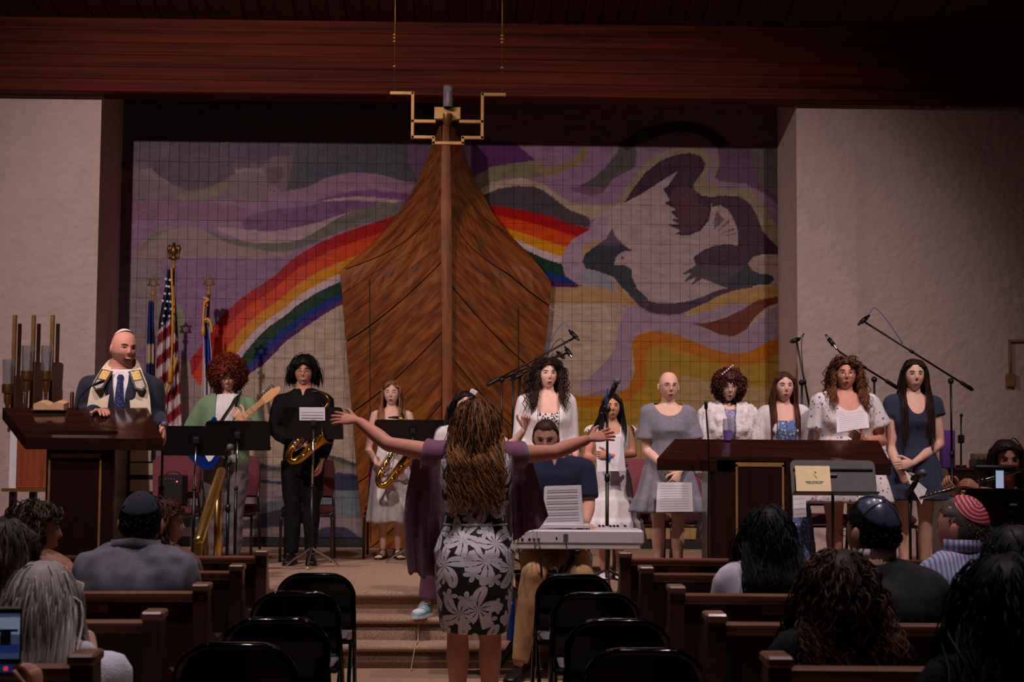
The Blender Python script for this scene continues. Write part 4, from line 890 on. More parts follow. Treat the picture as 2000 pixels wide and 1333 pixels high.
for k in range(7):
    mb.ball((0.03 * math.sin(k * 2.3), -0.02 + 0.015 * math.cos(k), -0.10 + 0.032 * k), (0.085 - 0.006 * abs(k - 3), 0.09, 0.03), 14, 8)
mb.build('cloth', mat('white_knit', S(214, 206, 210), 0.9, bump=0.3, scale=80), sw)
cn = thing('outlet_box', 'beige outlet box with conduit on the right wall', 'outlet', P(1974, 745, YS - 0.03)); r = rel(V(*cn.location)); M_cond = mat('tan_conduit', S(150, 104, 66), 0.6)
MB().box(r(1974, 743, YS - 0.03), (0.085, 0.05, 0.13), ch=0.008).build('box', M_cond, cn, False)
MB().tube([r(1974, 735, YS - 0.03), r(1973, 666, YS - 0.03)], 0.014, 8).build('conduit', M_cond, cn)
MB().tube([r(1970, 666, YS - 0.03), r(2060, 666, YS - 0.03)], 0.014, 8).build('conduit', M_cond, cn)

# ---- eternal light
el = thing('eternal_light', 'hanging brass stepped frame holding a glass lamp before the ark top', 'lamp', P(876, 260, 11.6)); r = rel(V(*el.location)); YL = 11.6
def bar(a, c, w=0.024, name='frame_bar'):
    p, q = r(*a, YL), r(*c, YL); m = (p + q) / 2
    MB().box(m, (abs(q[0] - p[0]) + w if abs(a[0] - c[0]) > abs(a[1] - c[1]) else w, w, abs(q[2] - p[2]) + w if abs(a[1] - c[1]) >= abs(a[0] - c[0]) else w), ch=0.003).build(name, M_brass, el, False)
for a, c in (((765, 182), (805, 182.3)), ((806, 183), (806, 268)), ((806, 237), (848, 237.3)), ((900, 237.5), (942, 237.8)), ((806, 268), (846, 268.3)), ((847, 270), (847, 279)), ((847, 279.5), (904, 280)), ((904, 279), (904, 270)), ((904, 269), (942, 269.3)), ((942, 269), (942, 185)), ((943, 184.8), (985, 185))): bar(a, c)
MB().box(r(874, 222, YL), (0.195, 0.05, 0.09), ch=0.004).build('lamp_holder', M_brass, el, False)
MB().lathe([(0, -0.04), (0.016, -0.04), (0.036, 0.0), (0.036, 0.05), (0, 0.05)], r(874, 238, YL) + V(0, -0.04, 0), 16).build('lamp_cup', M_brassd, el, True, 40)
q = r(875, 212, YL); q2 = r(875, 171, YL)
MB().lathe([(0.036, q[2]), (0.036, q2[2]), (0.033, q2[2]), (0.033, q[2])], (q[0], q[1] - 0.04, 0), 18).build('glass_tube', M_glass, el, True, 50)
MB().cyl((q[0], q[1] - 0.04, q[2] + 0.0), (q[0], q[1] - 0.04, q[2] + 0.12), 0.010).build('candle', mat('pale_wax', S(200, 196, 214), 0.5), el)
MB().ball((q[0], q[1] - 0.04, q[2] + 0.055), (0.011, 0.011, 0.016), 8, 6).build('flame_bulb', mat('red_glow', S(220, 70, 80), 0.4, emit=(1, 0.2, 0.22, 1), estr=0.5), el)
for px, ey, bd in ((771, 181, (68, 74.5, 81, 130)), (981, 184, (70, 76.5, 83, 132.5))):
    a, c = r(px, ey, YL), r(px + (4 if px < 900 else 1) * 0.6, -125, YL); MB().tube([a, c], 0.005, 8).build('rod', M_brassd, el)
    for y in bd:
        p = r(px, y, YL); MB().ball(p, (0.015, 0.015, 0.008), 10, 6).build('bead', M_brass, el)

# ---- flags
def flag(label, px, Y, ytop, pole_mat, finial, paintfn, x0, x1, y0, y1, slant=0.0, waves=3.0, cord=False, ypole=None):
    L = base_at(px, Y, STG, 800); r = rel(L); t = thing('flag', label, 'flag', L, 0, 'flags on poles beside the mural')
    zt = r(px, ytop, Y)[2]
    MB().tube([V(0, 0, 0.03), V(0, 0, zt)], 0.014, 10).build('pole', pole_mat, t)
    MB().lathe([(0, 0), (0.15, 0), (0.15, 0.03), (0.05, 0.06), (0.03, 0.16), (0, 0.16)], n=20).build('base', M_brassd, t, True, 40)
    MB().lathe([(0, zt - 0.02), (0.022, zt - 0.02), (0.026, zt), (0.012, zt + 0.02), (0.02, zt + 0.04), (0.008, zt + 0.06), (0, zt + 0.06)], n=12).build('collar', M_brass, t, True, 40)
    if finial == 'eagle':
        mb = MB().ball((0, 0, zt + 0.075), 0.030, 10, 8); mb.ball((0, -0.01, zt + 0.14), (0.032, 0.03, 0.05), 10, 8); mb.ball((0.004, -0.03, zt + 0.20), (0.018, 0.022, 0.02), 8, 6)
        mb.tube([V(0.004, -0.05, zt + 0.20), V(0.006, -0.07, zt + 0.19)], [0.008, 0.002], 6)
        for s in (-1, 1): mb.tube(smooth_path([V(s * 0.02, 0, zt + 0.15), V(s * 0.038, 0, zt + 0.185), V(s * 0.046, 0, zt + 0.13), V(s * 0.038, 0, zt + 0.06)]), [0.02] * 4 + [0.022] * 4 + [0.012] * 4 + [0.004], 6)
        mb.build('eagle_finial', M_brassd, t)
    else:
        mb = MB(); zc = zt + 0.105
        for f in (0, 1):
            pts = [V(0.058 * math.sin(math.pi * f + 2 * math.pi * k / 3), 0, zc + 0.058 * math.cos(math.pi * f + 2 * math.pi * k / 3)) for k in range(3)]
            for k in range(3): mb.tube([pts[k], pts[(k + 1) % 3]], 0.0065, 6, round_ends=True)
        mb.tube([V(0, 0, zt + 0.05), V(0, 0, zc - 0.04)], 0.007, 6); mb.build('star_finial', M_brassd, t)
    nu, nv = 44, 90; verts, cols, faces = [], [], []
    for j in range(nv + 1):
        v = j / nv; py = y0 + (y1 - y0) * v
        for i in range(nu + 1):
            u = i / nu; xa, xb = np.interp(v, *x0), np.interp(v, *x1); pxx = xa + (xb - xa) * u
            dep = 0.045 * math.sin(u * waves * 2 * math.pi + 0.6 * math.sin(v * 5)) * min(1, 0.35 + v * 1.6) - 0.03
            verts.append(r(pxx, py, Y + dep)); cols.append(S(*paintfn(u, v, pxx, py))[:3])
    for j in range(nv):
        for i in range(nu): o = j * (nu + 1) + i; faces.append((o, o + 1, o + nu + 2, o + nu + 1))
    mb = MB().add(verts, faces); me = mb.mesh('cloth', mat('flag_cloth', (1, 1, 1, 1), 0.75, attr='paint', var=0.08)); cattr(me, 'paint', np.array(cols))
    o = link('cloth', me, t); md = o.modifiers.new('thick', 'SOLIDIFY'); md.thickness = 0.003
    return t, r
def us(u, v, x, y):
    edge = 640 + 28 * 0 - (x - 330) * 0.9
    if x > 336 and y > 560 and (x - 336) > (y - 560) * 0.0 and y < 640 + (x - 336) * 2.2: return (214, 160, 60) if x < 341 else (26, 30, 58)
    if y < 636 - (x - 312) * 1.0 + 8: 
        gx, gy = (x - 312 + (y - 530) * 0.28), (y - 530)
        return (24, 28, 56)
    k = math.floor((y + (x - 300) * 0.85 - 640) / 21.5)
    return (214, 196, 200) if k % 2 == 0 else (140, 24, 36)
M_bpole = mat('brown_pole', S(70, 44, 34), 0.5)
fl, r = flag('striped flag with white stars and golden fringe on an eagle-topped pole', 333, 14.8, 520, M_brassd, 'eagle', us, ([0, .12, .3, 1], [327, 321, 310, 296]), ([0, .12, .3, 1], [337, 341, 346, 357]), 526, 872, waves=3)
mb = MB()
def star5(c, s, R=None):
    pts = [c + V(s * (1 if k % 2 == 0 else 0.42) * math.sin(math.pi * k / 5), 0, s * (1 if k % 2 == 0 else 0.42) * math.cos(math.pi * k / 5)) for k in range(10)]
    return pts
for x, y in ((325, 559), (322, 574), (331, 574), (318, 588), (327, 589), (323, 603), (334, 604), (320, 617), (331, 618), (317, 632), (324, 545), (330, 560), (332, 547), (333, 590)):
    if x > 336: continue
    c = r(x, y, 14.66); pts = star5(c, 0.017); m = len(pts); mb.add(pts + [p + V(0, 0.004, 0) for p in pts] + [c], [(k, (k + 1) % 10, 20) for k in range(10)])
mb.build('star', mat('white_thread', S(220, 214, 220), 0.8), fl, False)
MB().tube(smooth_path([r(335, 524, 14.66), r(337, 600, 14.64), r(336, 680, 14.64), r(334, 715, 14.64)]), 0.010, 6).build('gold_cord', mat('gold_thread', S(214, 152, 50), 0.6, bump=0.3), fl)
MB().tube([r(334, 712, 14.64), r(333, 724, 14.64), r(333, 748, 14.64)], [0.012, 0.022, 0.026], 8).build('tassel', MATS['gold_thread'], fl)
MB().tube(smooth_path([r(345, 700, 14.68), r(332, 745, 14.66), r(318, 775, 14.66), r(311, 800, 14.66), r(309, 850, 14.66)]), 0.016, 6).build('fringe', MATS['gold_thread'], fl)
MB().ball(r(347, 846, 14.66), (0.05, 0.03, 0.03), 10, 6).build('fringe', MATS['gold_thread'], fl)
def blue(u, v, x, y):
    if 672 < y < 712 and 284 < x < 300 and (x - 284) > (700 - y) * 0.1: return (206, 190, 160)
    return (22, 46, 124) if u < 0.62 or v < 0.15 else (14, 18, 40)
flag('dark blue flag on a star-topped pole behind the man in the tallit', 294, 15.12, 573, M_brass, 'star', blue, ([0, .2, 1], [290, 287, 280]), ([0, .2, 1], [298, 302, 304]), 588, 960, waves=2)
def isr(u, v, x, y):
    if 632 < y < 736 and (x - 399) > (y - 640) * 0.02 and (x - 399) < 6 + (y - 632) * 0.085 and y < 742 - abs(x - 405) * 3: return (34, 60, 170)
    return (212, 204, 216)
f3, r = flag('white and blue flag with gold cord on a star-topped pole', 403, 14.75, 572, M_bpole, 'star', isr, ([0, .25, 1], [398, 396, 391]), ([0, .25, 1], [408, 413, 419]), 624, 900, waves=2.5)
MB().tube(smooth_path([r(397, 582, 14.7), r(407, 586, 14.68), r(399, 592, 14.68), r(406, 598, 14.7)]), 0.014, 6).build('gold_cord', MATS['gold_thread'], f3)
MB().tube(smooth_path([r(399, 592, 14.66), r(397, 620, 14.65), r(397, 640, 14.65)]), 0.010, 6).build('gold_cord', MATS['gold_thread'], f3)
MB().tube([r(397, 636, 14.65), r(397, 655, 14.65)], [0.014, 0.024], 8).build('tassel', MATS['gold_thread'], f3)
MB().tube(smooth_path([r(399, 626, 14.64), r(407, 624, 14.64), r(412, 634, 14.64), r(414, 650, 14.64)]), 0.015, 6).build('fringe', MATS['gold_thread'], f3)
# ---------------------------------------------------------------- people: builders
def fuse(mb, vox=0.011, it=4, fac=0.5):
    "one continuous surface around overlapping pieces"
    me = mb.mesh('fuse', [])
    o = bpy.data.objects.new('fuse', me); COL.objects.link(o)
    m = o.modifiers.new('r', 'REMESH'); m.mode = 'VOXEL'; m.voxel_size = vox
    s = o.modifiers.new('s', 'SMOOTH'); s.iterations = it; s.factor = fac
    e = o.evaluated_get(bpy.context.evaluated_depsgraph_get()); em = e.to_mesh()
    n = len(em.vertices); co = np.empty(n * 3, np.float32); em.vertices.foreach_get('co', co); co = co.reshape(-1, 3).astype(float)
    f = [tuple(p.vertices) for p in em.polygons]; no = np.empty(n * 3, np.float32); em.vertices.foreach_get('normal', no)
    e.to_mesh_clear(); bpy.data.objects.remove(o); bpy.data.meshes.remove(me)
    return co, f, no.reshape(-1, 3)

def skin_mat(name, col):
    m = mat(name, col, 0.52, var=0.07, scale=26, spec=0.35)
    b = m.node_tree.nodes['Principled BSDF']; b.inputs['Subsurface Weight'].default_value = 0.08; b.inputs['Subsurface Radius'].default_value = (0.02, 0.008, 0.004)
    return m
SK = {'fair': skin_mat('skin_fair', S(222, 168, 146)), 'rosy': skin_mat('skin_rosy', S(214, 150, 130)), 'tan': skin_mat('skin_tan', S(196, 140, 112)),
      'light': skin_mat('skin_light', S(228, 182, 162)), 'brown': skin_mat('skin_brown', S(166, 112, 88))}
M_lip = mat('lip', S(200, 124, 114), 0.45, var=0.05); M_eye = mat('eye_white', S(222, 212, 206), 0.25, var=0.02)
M_iris = mat('dark_iris', S(44, 30, 24), 0.15, var=0.05); M_mouth = mat('mouth_inside', S(104, 44, 42), 0.6, var=0.05); M_teeth = mat('teeth', S(232, 224, 212), 0.3, var=0.02)
def browm(c): return mat('brow_%d_%d' % (c[0], c[1]), S(*c), 0.8, var=0.05)

def axes(yaw, pitch=0.0, tilt=0.0, away=False):
    "right (image right), forward, up of a head or torso; yaw turns towards image right, pitch looks down"
    s, c = math.sin(yaw), math.cos(yaw)
    if not away: F = V(s, -c, 0); R = V(c, s, 0)
    else: F = V(s, c, 0); R = V(c, -s, 0)
    U = V(0, 0, 1); F, U = F * math.cos(pitch) - U * math.sin(pitch), U * math.cos(pitch) + F * math.sin(pitch)
    R, U = R * math.cos(tilt) + U * math.sin(tilt), U * math.cos(tilt) - R * math.sin(tilt)
    return R, F, U

def head_shape(nu=60, nv=46, beard=0.0, wide=1.0):
    lat = np.linspace(-math.pi / 2, math.pi / 2, nv + 1); t = np.linspace(-1, 1, nu + 1)[:-1]
    lon = math.pi * (0.45 * t + 0.55 * t ** 3)
    LA, LO = np.meshgrid(lat, lon, indexing='ij')
    CL = np.where(LA > 0, np.abs(np.cos(LA)) ** 0.80, np.cos(LA)); dx, dy, dz = CL * np.sin(LO), CL * np.cos(LO), np.sin(LA)
    s, f, u = 0.074 * dx * wide, 0.094 * dy, 0.114 * dz
    low = np.clip(-dz, 0, 1); fr = np.clip(dy, 0, 1)
    s = s * (1 - 0.30 * low ** 1.6); f = np.where(dy > 0, f * (0.97 - 0.06 * low), f * (1 - 0.34 * low ** 1.3)); f = f + 0.016 * low ** 2
    s = s * (1 + 0.05 * np.clip(dz, 0, 1))
    G = lambda x, c, w: np.exp(-((x - c) / w) ** 2)
    a = np.abs(s)
    nose = np.where(u > -0.024, np.clip((0.016 - u) / 0.040, 0, 1), np.clip((u + 0.038) / 0.014, 0, 1)) * np.exp(-(s / (0.0085 + 0.05 * np.clip(0.0 - u, 0, 0.03))) ** 2)
    f = f + fr * (0.020 * nose - 0.0075 * G(a, 0.031, 0.015) * G(u, 0.007, 0.012) + 0.0045 * G(a, 0.042, 0.02) * G(u, -0.026, 0.02)
                  + 0.004 * G(a, 0.026, 0.022) * G(u, 0.028, 0.008) + 0.006 * G(s, 0, 0.022) * G(u, -0.062, 0.012) + 0.008 * G(s, 0, 0.02) * G(u, -0.098, 0.013)
                  - 0.004 * G(s, 0, 0.02) * G(u, -0.080, 0.007))
    v = np.stack([s, f, u], -1).reshape(-1, 3); F = []
    for i in range(nv):
        for j in range(nu): k = (j + 1) % nu; F.append((i * nu + j, i * nu + k, (i + 1) * nu + k, (i + 1) * nu + j))
    return v, F
HEADV, HEADF = head_shape(); HEADV_W, _ = head_shape(wide=1.08)

def add_head(mb, c, ax, H, mouth='closed', eyes='open', back=False, wide=False):
    "materials: 0 skin 1 lip 2 eye white 3 iris 4 brow 5 mouth 6 teeth"
    R, F, U = ax; k = H / 0.228; M = np.stack([R, F, U]); v = (HEADV_W if wide else HEADV)
    to = lambda q: (np.atleast_2d(q) * k) @ M + c
    mb.add(to(v), HEADF, 0)
    for s in (-1, 1):
        B = np.stack([R, F, U], 1)
        mb.ball(to(V(s * 0.077, -0.012, -0.006))[0], (0.011 * k, 0.019 * k, 0.031 * k), 10, 8, 0, B @ Rz(-s * 0.35))
    if back: return
    fr = v[v[:, 1] > 0]
    def fat(s, u): d = (fr[:, 0] - s) ** 2 + (fr[:, 2] - u) ** 2; i = np.argsort(d)[:4]; return float((fr[i, 1] / (d[i] + 1e-7)).sum() / (1 / (d[i] + 1e-7)).sum())
    pt = lambda s, u, o=0.0: to(V(s, fat(s, u) + o, u))[0]
    B = np.stack([R, F, U], 1)
    for s in (-1, 1):
        if eyes == 'open':
            mb.ball(pt(s * 0.031, 0.007, -0.002), (0.0125 * k, 0.0055 * k, 0.0052 * k), 12, 8, 2, B)
            mb.ball(pt(s * 0.031, 0.007, 0.0035), (0.0056 * k, 0.0022 * k, 0.0052 * k), 10, 6, 3, B)
        q = 0.012 if eyes == 'open' else 0.005
        mb.tube(smooth_path([pt(s * 0.017, q - 0.005, 0.002), pt(s * 0.025, q + 0.001, 0.004), pt(s * 0.033, q + 0.002, 0.004), pt(s * 0.046, q - 0.004, 0.002)]), 0.0015 * k if eyes == 'open' else 0.0019 * k, 5, 3)
        mb.tube(smooth_path([pt(s * 0.014, 0.024, 0.001), pt(s * 0.024, 0.029, 0.001), pt(s * 0.036, 0.029, 0.001), pt(s * 0.050, 0.022, 0.0)]), [0.0020 * k] + [0.0030 * k] * 9 + [0.0024 * k, 0.0018 * k, 0.0008 * k], 5, 4)
    w = {'closed': 0.021, 'open': 0.0175, 'o': 0.013, 'smile': 0.030}[mouth]; op = {'closed': 0.0, 'open': 0.0038, 'o': 0.0052, 'smile': 0.0040}[mouth]; cu = 0.007 if mouth == 'smile' else 0.0
    u0 = -0.061
    if op: mb.ball(pt(0, u0, 0.001), (w * 0.92 * k, 0.005 * k, (op + 0.001) * k), 12, 8, 5, B)
    if mouth == 'smile': mb.ball(pt(0, u0 + 0.001, 0.004), (w * 0.72 * k, 0.003 * k, 0.0036 * k), 12, 6, 6, B)
    mb.tube(smooth_path([pt(-w, u0 + cu, 0.0), pt(-w * 0.45, u0 + op + 0.003 + cu * 0.2, 0.003), pt(0, u0 + op + 0.0015, 0.0035), pt(w * 0.45, u0 + op + 0.003 + cu * 0.2, 0.003), pt(w, u0 + cu, 0.0)]), [0.001 * k] + [0.0020 * k] * 15 + [0.001 * k], 6, 1)
    mb.tube(smooth_path([pt(-w, u0 + cu, 0.0), pt(-w * 0.5, u0 - op - 0.002, 0.003), pt(0, u0 - op - 0.0045, 0.004), pt(w * 0.5, u0 - op - 0.002, 0.003), pt(w, u0 + cu, 0.0)]), [0.001 * k] + [0.0027 * k] * 15 + [0.001 * k], 6, 1)
    for s in (-1, 1): mb.ball(pt(s * 0.0065, -0.032, 0.001), (0.0028 * k, 0.002 * k, 0.0016 * k), 6, 4, 5, B)

def add_hand(mb, wrist, d, n, thumb, k=1.0, curl=0.35, spread=0.0, m=0, point=None):
    "d: towards the finger tips, n: where the palm faces, thumb: +1 when the thumb lies towards d x n, else -1"
    d = nrm(d); n = nrm(np.asarray(n, float) - d * (np.asarray(n, float) @ d)); t = np.cross(d, n) * thumb
    pr = [(0.0, 0.022, 0.016, 0.0), (0.02, 0.027, 0.0165, 0.002), (0.05, 0.037, 0.0155, 0.0), (0.078, 0.040, 0.0135, -0.002), (0.092, 0.036, 0.011, -0.002), (0.098, 0.028, 0.006, -0.002)]
    rings = []
    for a, w, h, o in pr:
        rings.append([wrist + d * a * k + t * (o * k + w * k * math.cos(x)) + n * (h * k * math.sin(x)) for x in np.linspace(0, 2 * math.pi, 14, endpoint=False)])
    mb.loft([[wrist - d * 0.02 * k + t * 0.018 * k * math.cos(x) + n * 0.015 * k * math.sin(x) for x in np.linspace(0, 2 * math.pi, 14, endpoint=False)]] + rings, m)
    for i, (o, L, r) in enumerate(((0.029, 0.072, 0.0086), (0.010, 0.081, 0.0090), (-0.009, 0.075, 0.0086), (-0.027, 0.058, 0.0076))):
        c = curl if np.isscalar(curl) else curl[i]
        dd = nrm(d + t * (o / 0.03) * 0.28 * spread); p = wrist + d * 0.082 * k + t * o * k; pts = [p]; ang = 0.0
        for seg, fr_ in enumerate((0.44, 0.31, 0.25)):
            ang += c * (0.7, 1.0, 0.75)[seg]; e = dd * math.cos(ang) + n * math.sin(ang); p = p + e * L * fr_ * k; pts.append(p)
        pts = [pts[0] - d * 0.012 * k] + pts
        mb.tube(smooth_path(pts, 2), [r * k * q for q in (1.0, 1.05, 1.04, 1.0, 1.02, 0.95, 0.95, 0.88, 0.80)], 8, m, round_ends=True, up=n)
    cb = curl if np.isscalar(curl) else float(np.mean(curl))
    p0 = wrist + d * 0.022 * k + t * 0.018 * k; p1 = wrist + d * 0.050 * k + t * 0.046 * k + n * 0.010 * k; p2 = p1 + nrm(d * 0.75 + t * (0.55 + 0.3 * spread) + n * 0.3 * cb) * 0.034 * k; p3 = p2 + nrm(d * 0.95 + t * (0.2 + 0.3 * spread - 0.2 * cb) + n * 0.5 * cb) * 0.028 * k
    mb.tube(smooth_path([p0, p1, p2, p3], 2), [0.0145 * k, 0.0135 * k, 0.0115 * k, 0.0105 * k, 0.0102 * k, 0.0096 * k, 0.0085 * k], 8, m, round_ends=True, up=n)

FEM = [(.470, .060, .055), (.495, .098, .072), (.525, .104, .076), (.560, .094, .070), (.600, .079, .060), (.635, .077, .058), (.675, .084, .063), (.720, .092, .074), (.760, .094, .068), (.795, .098, .056), (.818, .092, .046), (.836, .062, .040), (.848, .036, .035)]
MASC = [(.470, .062, .055), (.495, .092, .070), (.525, .095, .072), (.560, .090, .067), (.600, .086, .064), (.640, .090, .066), (.690, .100, .071), (.740, .107, .073), (.780, .110, .066), (.800, .110, .056), (.822, .098, .046), (.840, .064, .040), (.852, .038, .037)]

class Person:
    def __init__(s, label, px, Y, z0, h, skin='fair', fem=True, bulk=1.0, yaw=0.0, away=False, seat=None, lean=0.0, head=None, hyaw=None, hpitch=0.0, htilt=0.0, top=None, arms=None, feet=0.0, legs=None, group=None, H=None, legx=0.0, drop=0.0):
        "px, top: pixel of the crown; seat: seat height above z0 when sitting; arms: {'a': (elbow, wrist), 'b': ...} in the person's frame"
        s.root = thing('person', label, 'person', base_at(px, Y, z0, 1000), 0, group); s.L0 = V(*s.root.location); s.Y = Y
        h = h * 1.014; s.h, s.b, s.fem, s.away = h, bulk, fem, away; s.skin = SK[skin] if isinstance(skin, str) else skin
        s.S, s.Fw, _ = axes(yaw, 0, 0, away)
        s.dz = 0.0 if seat is None else seat + 0.075 * h * 0.9 - 0.495 * h
        hip0 = V(0, 0, 0.5 * h + s.dz); s.lean = s.Fw * lean
        s.at = lambda zf: V(0, 0, zf * h + s.dz) + s.lean * ((zf - 0.5) * h)
        s.tab = FEM if fem else MASC; s.seat = seat
        s.H = H or 0.137 * h + 0.003
        hy = yaw if hyaw is None else hyaw; s.hax = axes(hy, hpitch, htilt, away)
        s.neck = s.at(0.835); s.hc = s.at(0.848) + V(0, 0, 0.066 * h * 0.6) + s.hax[2] * (s.H * 0.46) + s.Fw * 0.020 - V(0, 0, 0.036)
        if head is not None: s.hc = np.asarray(head, float)
        sw = (0.098 if fem else 0.112) * h * (0.5 + 0.5 * bulk); s.sh = {'a': s.at(0.805 - drop) - s.S * sw, 'b': s.at(0.805 - drop) + s.S * sw}
        s.el, s.wr = {}, {}
        for q, sg in (('a', -1), ('b', 1)):
            s.el[q] = s.sh[q] + s.S * sg * 0.03 * h + V(0, 0, -0.172 * h) - s.Fw * 0.01; s.wr[q] = s.el[q] + s.S * sg * 0.0 + V(0, 0, -0.148 * h) + s.Fw * 0.035
            if seat is not None: s.el[q] = s.sh[q] + s.S * sg * 0.035 + s.Fw * 0.06 + V(0, 0, -0.165 * h); s.wr[q] = s.el[q] + s.Fw * 0.20 - s.S * sg * 0.09 + V(0, 0, -0.03)
            if arms and q in arms: s.el[q], s.wr[q] = (np.asarray(arms[q][0], float), np.asarray(arms[q][1], float))
        hx = 0.052 * h * (0.6 + 0.4 * bulk)
        s.hip, s.kn, s.an = {}, {}, {}
        for q, sg in (('a', -1), ('b', 1)):
            s.hip[q] = s.at(0.50) + s.S * sg * hx
            if seat is None: s.kn[q] = V(0, 0, 0.280 * h) + s.S * sg * (hx * 0.9 + legx) + s.Fw * 0.012; s.an[q] = V(0, 0, 0.045 * h) + s.S * sg * (hx * 0.85 + legx * 1.3) - s.Fw * 0.01
            else: s.kn[q] = V(0, 0, seat + 0.055) + s.Fw * 0.245 * h + s.S * sg * hx * 1.25; s.an[q] = V(0, 0, 0.05 * h) + s.Fw * 0.26 * h + s.S * sg * hx * 1.2
            if legs and q in legs: s.kn[q], s.an[q] = (np.asarray(legs[q][0], float), np.asarray(legs[q][1], float))
        s.parts = {}
    def l(s, px, py, dy=0.0): return P(px, py, s.Y + dy) - s.L0
    def ring(s, zf, rx, ry, off=0.0, n=24, c=None, ripple=None):
        c = s.at(zf) if c is None else c; rx, ry = rx * s.h * s.b + off, ry * s.h * s.b + off; out = []
        for a in np.linspace(0, 2 * math.pi, n, endpoint=False):
            e = 1.0 if ripple is None else 1 + ripple[1] * math.cos(ripple[0] * a)
            ca, sa = math.cos(a), math.sin(a); q = 0.88; ca = math.copysign(abs(ca) ** q, ca); sa = math.copysign(abs(sa) ** q, sa)
            f = 1.0
            if s.fem and 0.69 < zf < 0.775 and sa > 0 and off >= 0: f = 1.0 + 0.16 * (1 - abs((zf - 0.732) / 0.045)) * min(1, 2 * sa) if abs(zf - 0.732) < 0.045 else 1.0
            out.append(c + s.S * rx * ca * e + s.Fw * ry * sa * e * f)
        return out
    def torso(s, mb, z0, z1, off):
        zs = sorted(set([z for z, _, _ in s.tab if z0 < z < z1] + [z0, z1])); T = np.array(s.tab)
        mb.loft([s.ring(z, np.interp(z, T[:, 0], T[:, 1]), np.interp(z, T[:, 0], T[:, 2]), off) for z in zs])
    def arm(s, mb, q, upto, off, flare=0.0):
        "upto 0..1 upper arm, 1..2 forearm"
        h, b = s.h, 0.55 + 0.45 * s.b; S0, E, W = s.sh[q], s.el[q], s.wr[q]; f = 1.0 if s.fem else 1.12
        key = [(0.0, .031), (.35, .0285), (.75, .0245), (1.0, .0225), (1.3, .0235), (1.6, .020), (2.0, .0150)]
        ts = [t for t, _ in key if t < upto] + [upto]; pts, rs = [], []
        for t in ts:
            p = S0 + (E - S0) * t if t <= 1 else E + (W - E) * (t - 1)
            pts.append(p); rs.append(np.interp(t, [k[0] for k in key], [k[1] for k in key]) * h * b * f + off * (0.55 + 0.45 * min(1, t * 2)) + flare * (t / upto) ** 2)
        mb.tube(pts, rs, 14); mb.ball(S0 + V(0, 0, -0.006), (0.032 * h * b * f + off * 0.55), 14, 10)
        mb.tube([s.at(0.826) + (S0 - s.at(0.805)) * 0.18, s.at(0.815) + (S0 - s.at(0.805)) * 0.6, S0], [0.026 * h * b + off * 0.8, 0.028 * h * b + off * 0.8, 0.030 * h * b + off * 0.8], 12)
        if upto > 1.02: mb.ball(E, 0.0225 * h * b * f + off, 12, 8)
    def leg(s, mb, q, upto, off, flare=0.0, t0=0.0):
        h, b = s.h, 0.5 + 0.5 * s.b; A, K, N = s.hip[q], s.kn[q], s.an[q]
        key = [(0.0, .052), (.3, .050), (.7, .040), (1.0, .032), (1.3, .034), (1.65, .026), (2.0, .0195)]
        ts = [t for t, _ in key if t < upto] + [upto]; pts, rs = [], []
        for t in ts:
            p = A + (K - A) * t if t <= 1 else K + (N - K) * (t - 1)
            if 1.05 < t < 1.7: p = p - s.Fw * 0.008 * (1 if s.seat is None else 0.4)
            pts.append(p); rs.append(np.interp(t, [k[0] for k in key], [k[1] for k in key]) * h * b + off + flare * (t / upto) ** 2)
        mb.tube(pts, rs, 14, up=s.S); mb.ball(K, 0.033 * h * b + off, 12, 8)
    def body(s, hands=None, mouth='closed', eyes='open', brow=(60, 40, 30), back=False, bare=False, vox=0.014, wide=False, lip=None):
        mb = MB(); s.torso(mb, .470, .848, -0.004 if not bare else 0.0)
        for q in 'ab':
            s.arm(mb, q, 2.0, 0.0); s.leg(mb, q, 2.0, -0.002)
        nr = (0.0335 if s.fem else 0.040) * s.h * (0.7 + 0.3 * s.b)
        mb.tube([s.at(0.815), s.at(0.848), s.hc - s.hax[2] * s.H * 0.30 - s.hax[1] * 0.020], [nr * 1.3, nr * 1.0, nr * 0.97], 16)
        v, f, n = fuse(mb, vox); out = MB().add(v, f, 0)
        add_head(out, s.hc, s.hax, s.H, mouth, eyes, back, wide)
        for q, sg in (('a', -1), ('b', 1)):
            d0 = nrm(s.wr[q] - s.el[q]); spec = dict(d=d0, n=s.S * -sg, curl=0.45, spread=0.1)
            if hands and q in hands: spec.update(hands[q])
            th = spec.pop('thumb', None); d_ = nrm(spec['d']); n_ = nrm(np.asarray(spec['n'], float) - d_ * (np.asarray(spec['n'], float) @ d_))
            if th is None: th = s.Fw
            sgn = 1 if np.cross(d_, n_) @ np.asarray(th, float) >= 0 else -1
            add_hand(out, s.wr[q], d_, n_, sgn, s.h / 1.70 * (0.95 if s.fem else 1.04), spec['curl'], spec['spread'])
        o = out.build('body', [s.skin, lip or M_lip, M_eye, M_iris, browm(brow), M_mouth, M_teeth], s.root, True); s.parts['body'] = o; return o
    def garment(s, name, m, torso=None, off=0.012, sleeves=None, legs=None, rings=None, cut=None, vox=0.0125, fold=0.004, ripple=None, extra=None, fscale=9.0, it=3, pat=False, cols=None, vstretch=0.35, label=None):
        mb = MB()
        if torso: s.torso(mb, torso[0], torso[1], off)
        if rings: mb.loft([s.ring(z, rx, ry, off if len(t) == 0 else t[0], 40, None, ripple and (ripple[0], ripple[1] * w)) for (z, rx, ry, *t), w in zip(rings, np.linspace(1, 0, len(rings)))])
        if sleeves:
            for q in sleeves.get('who', 'ab'): s.arm(mb, q, sleeves['to'], sleeves.get('off', off), sleeves.get('flare', 0.0))
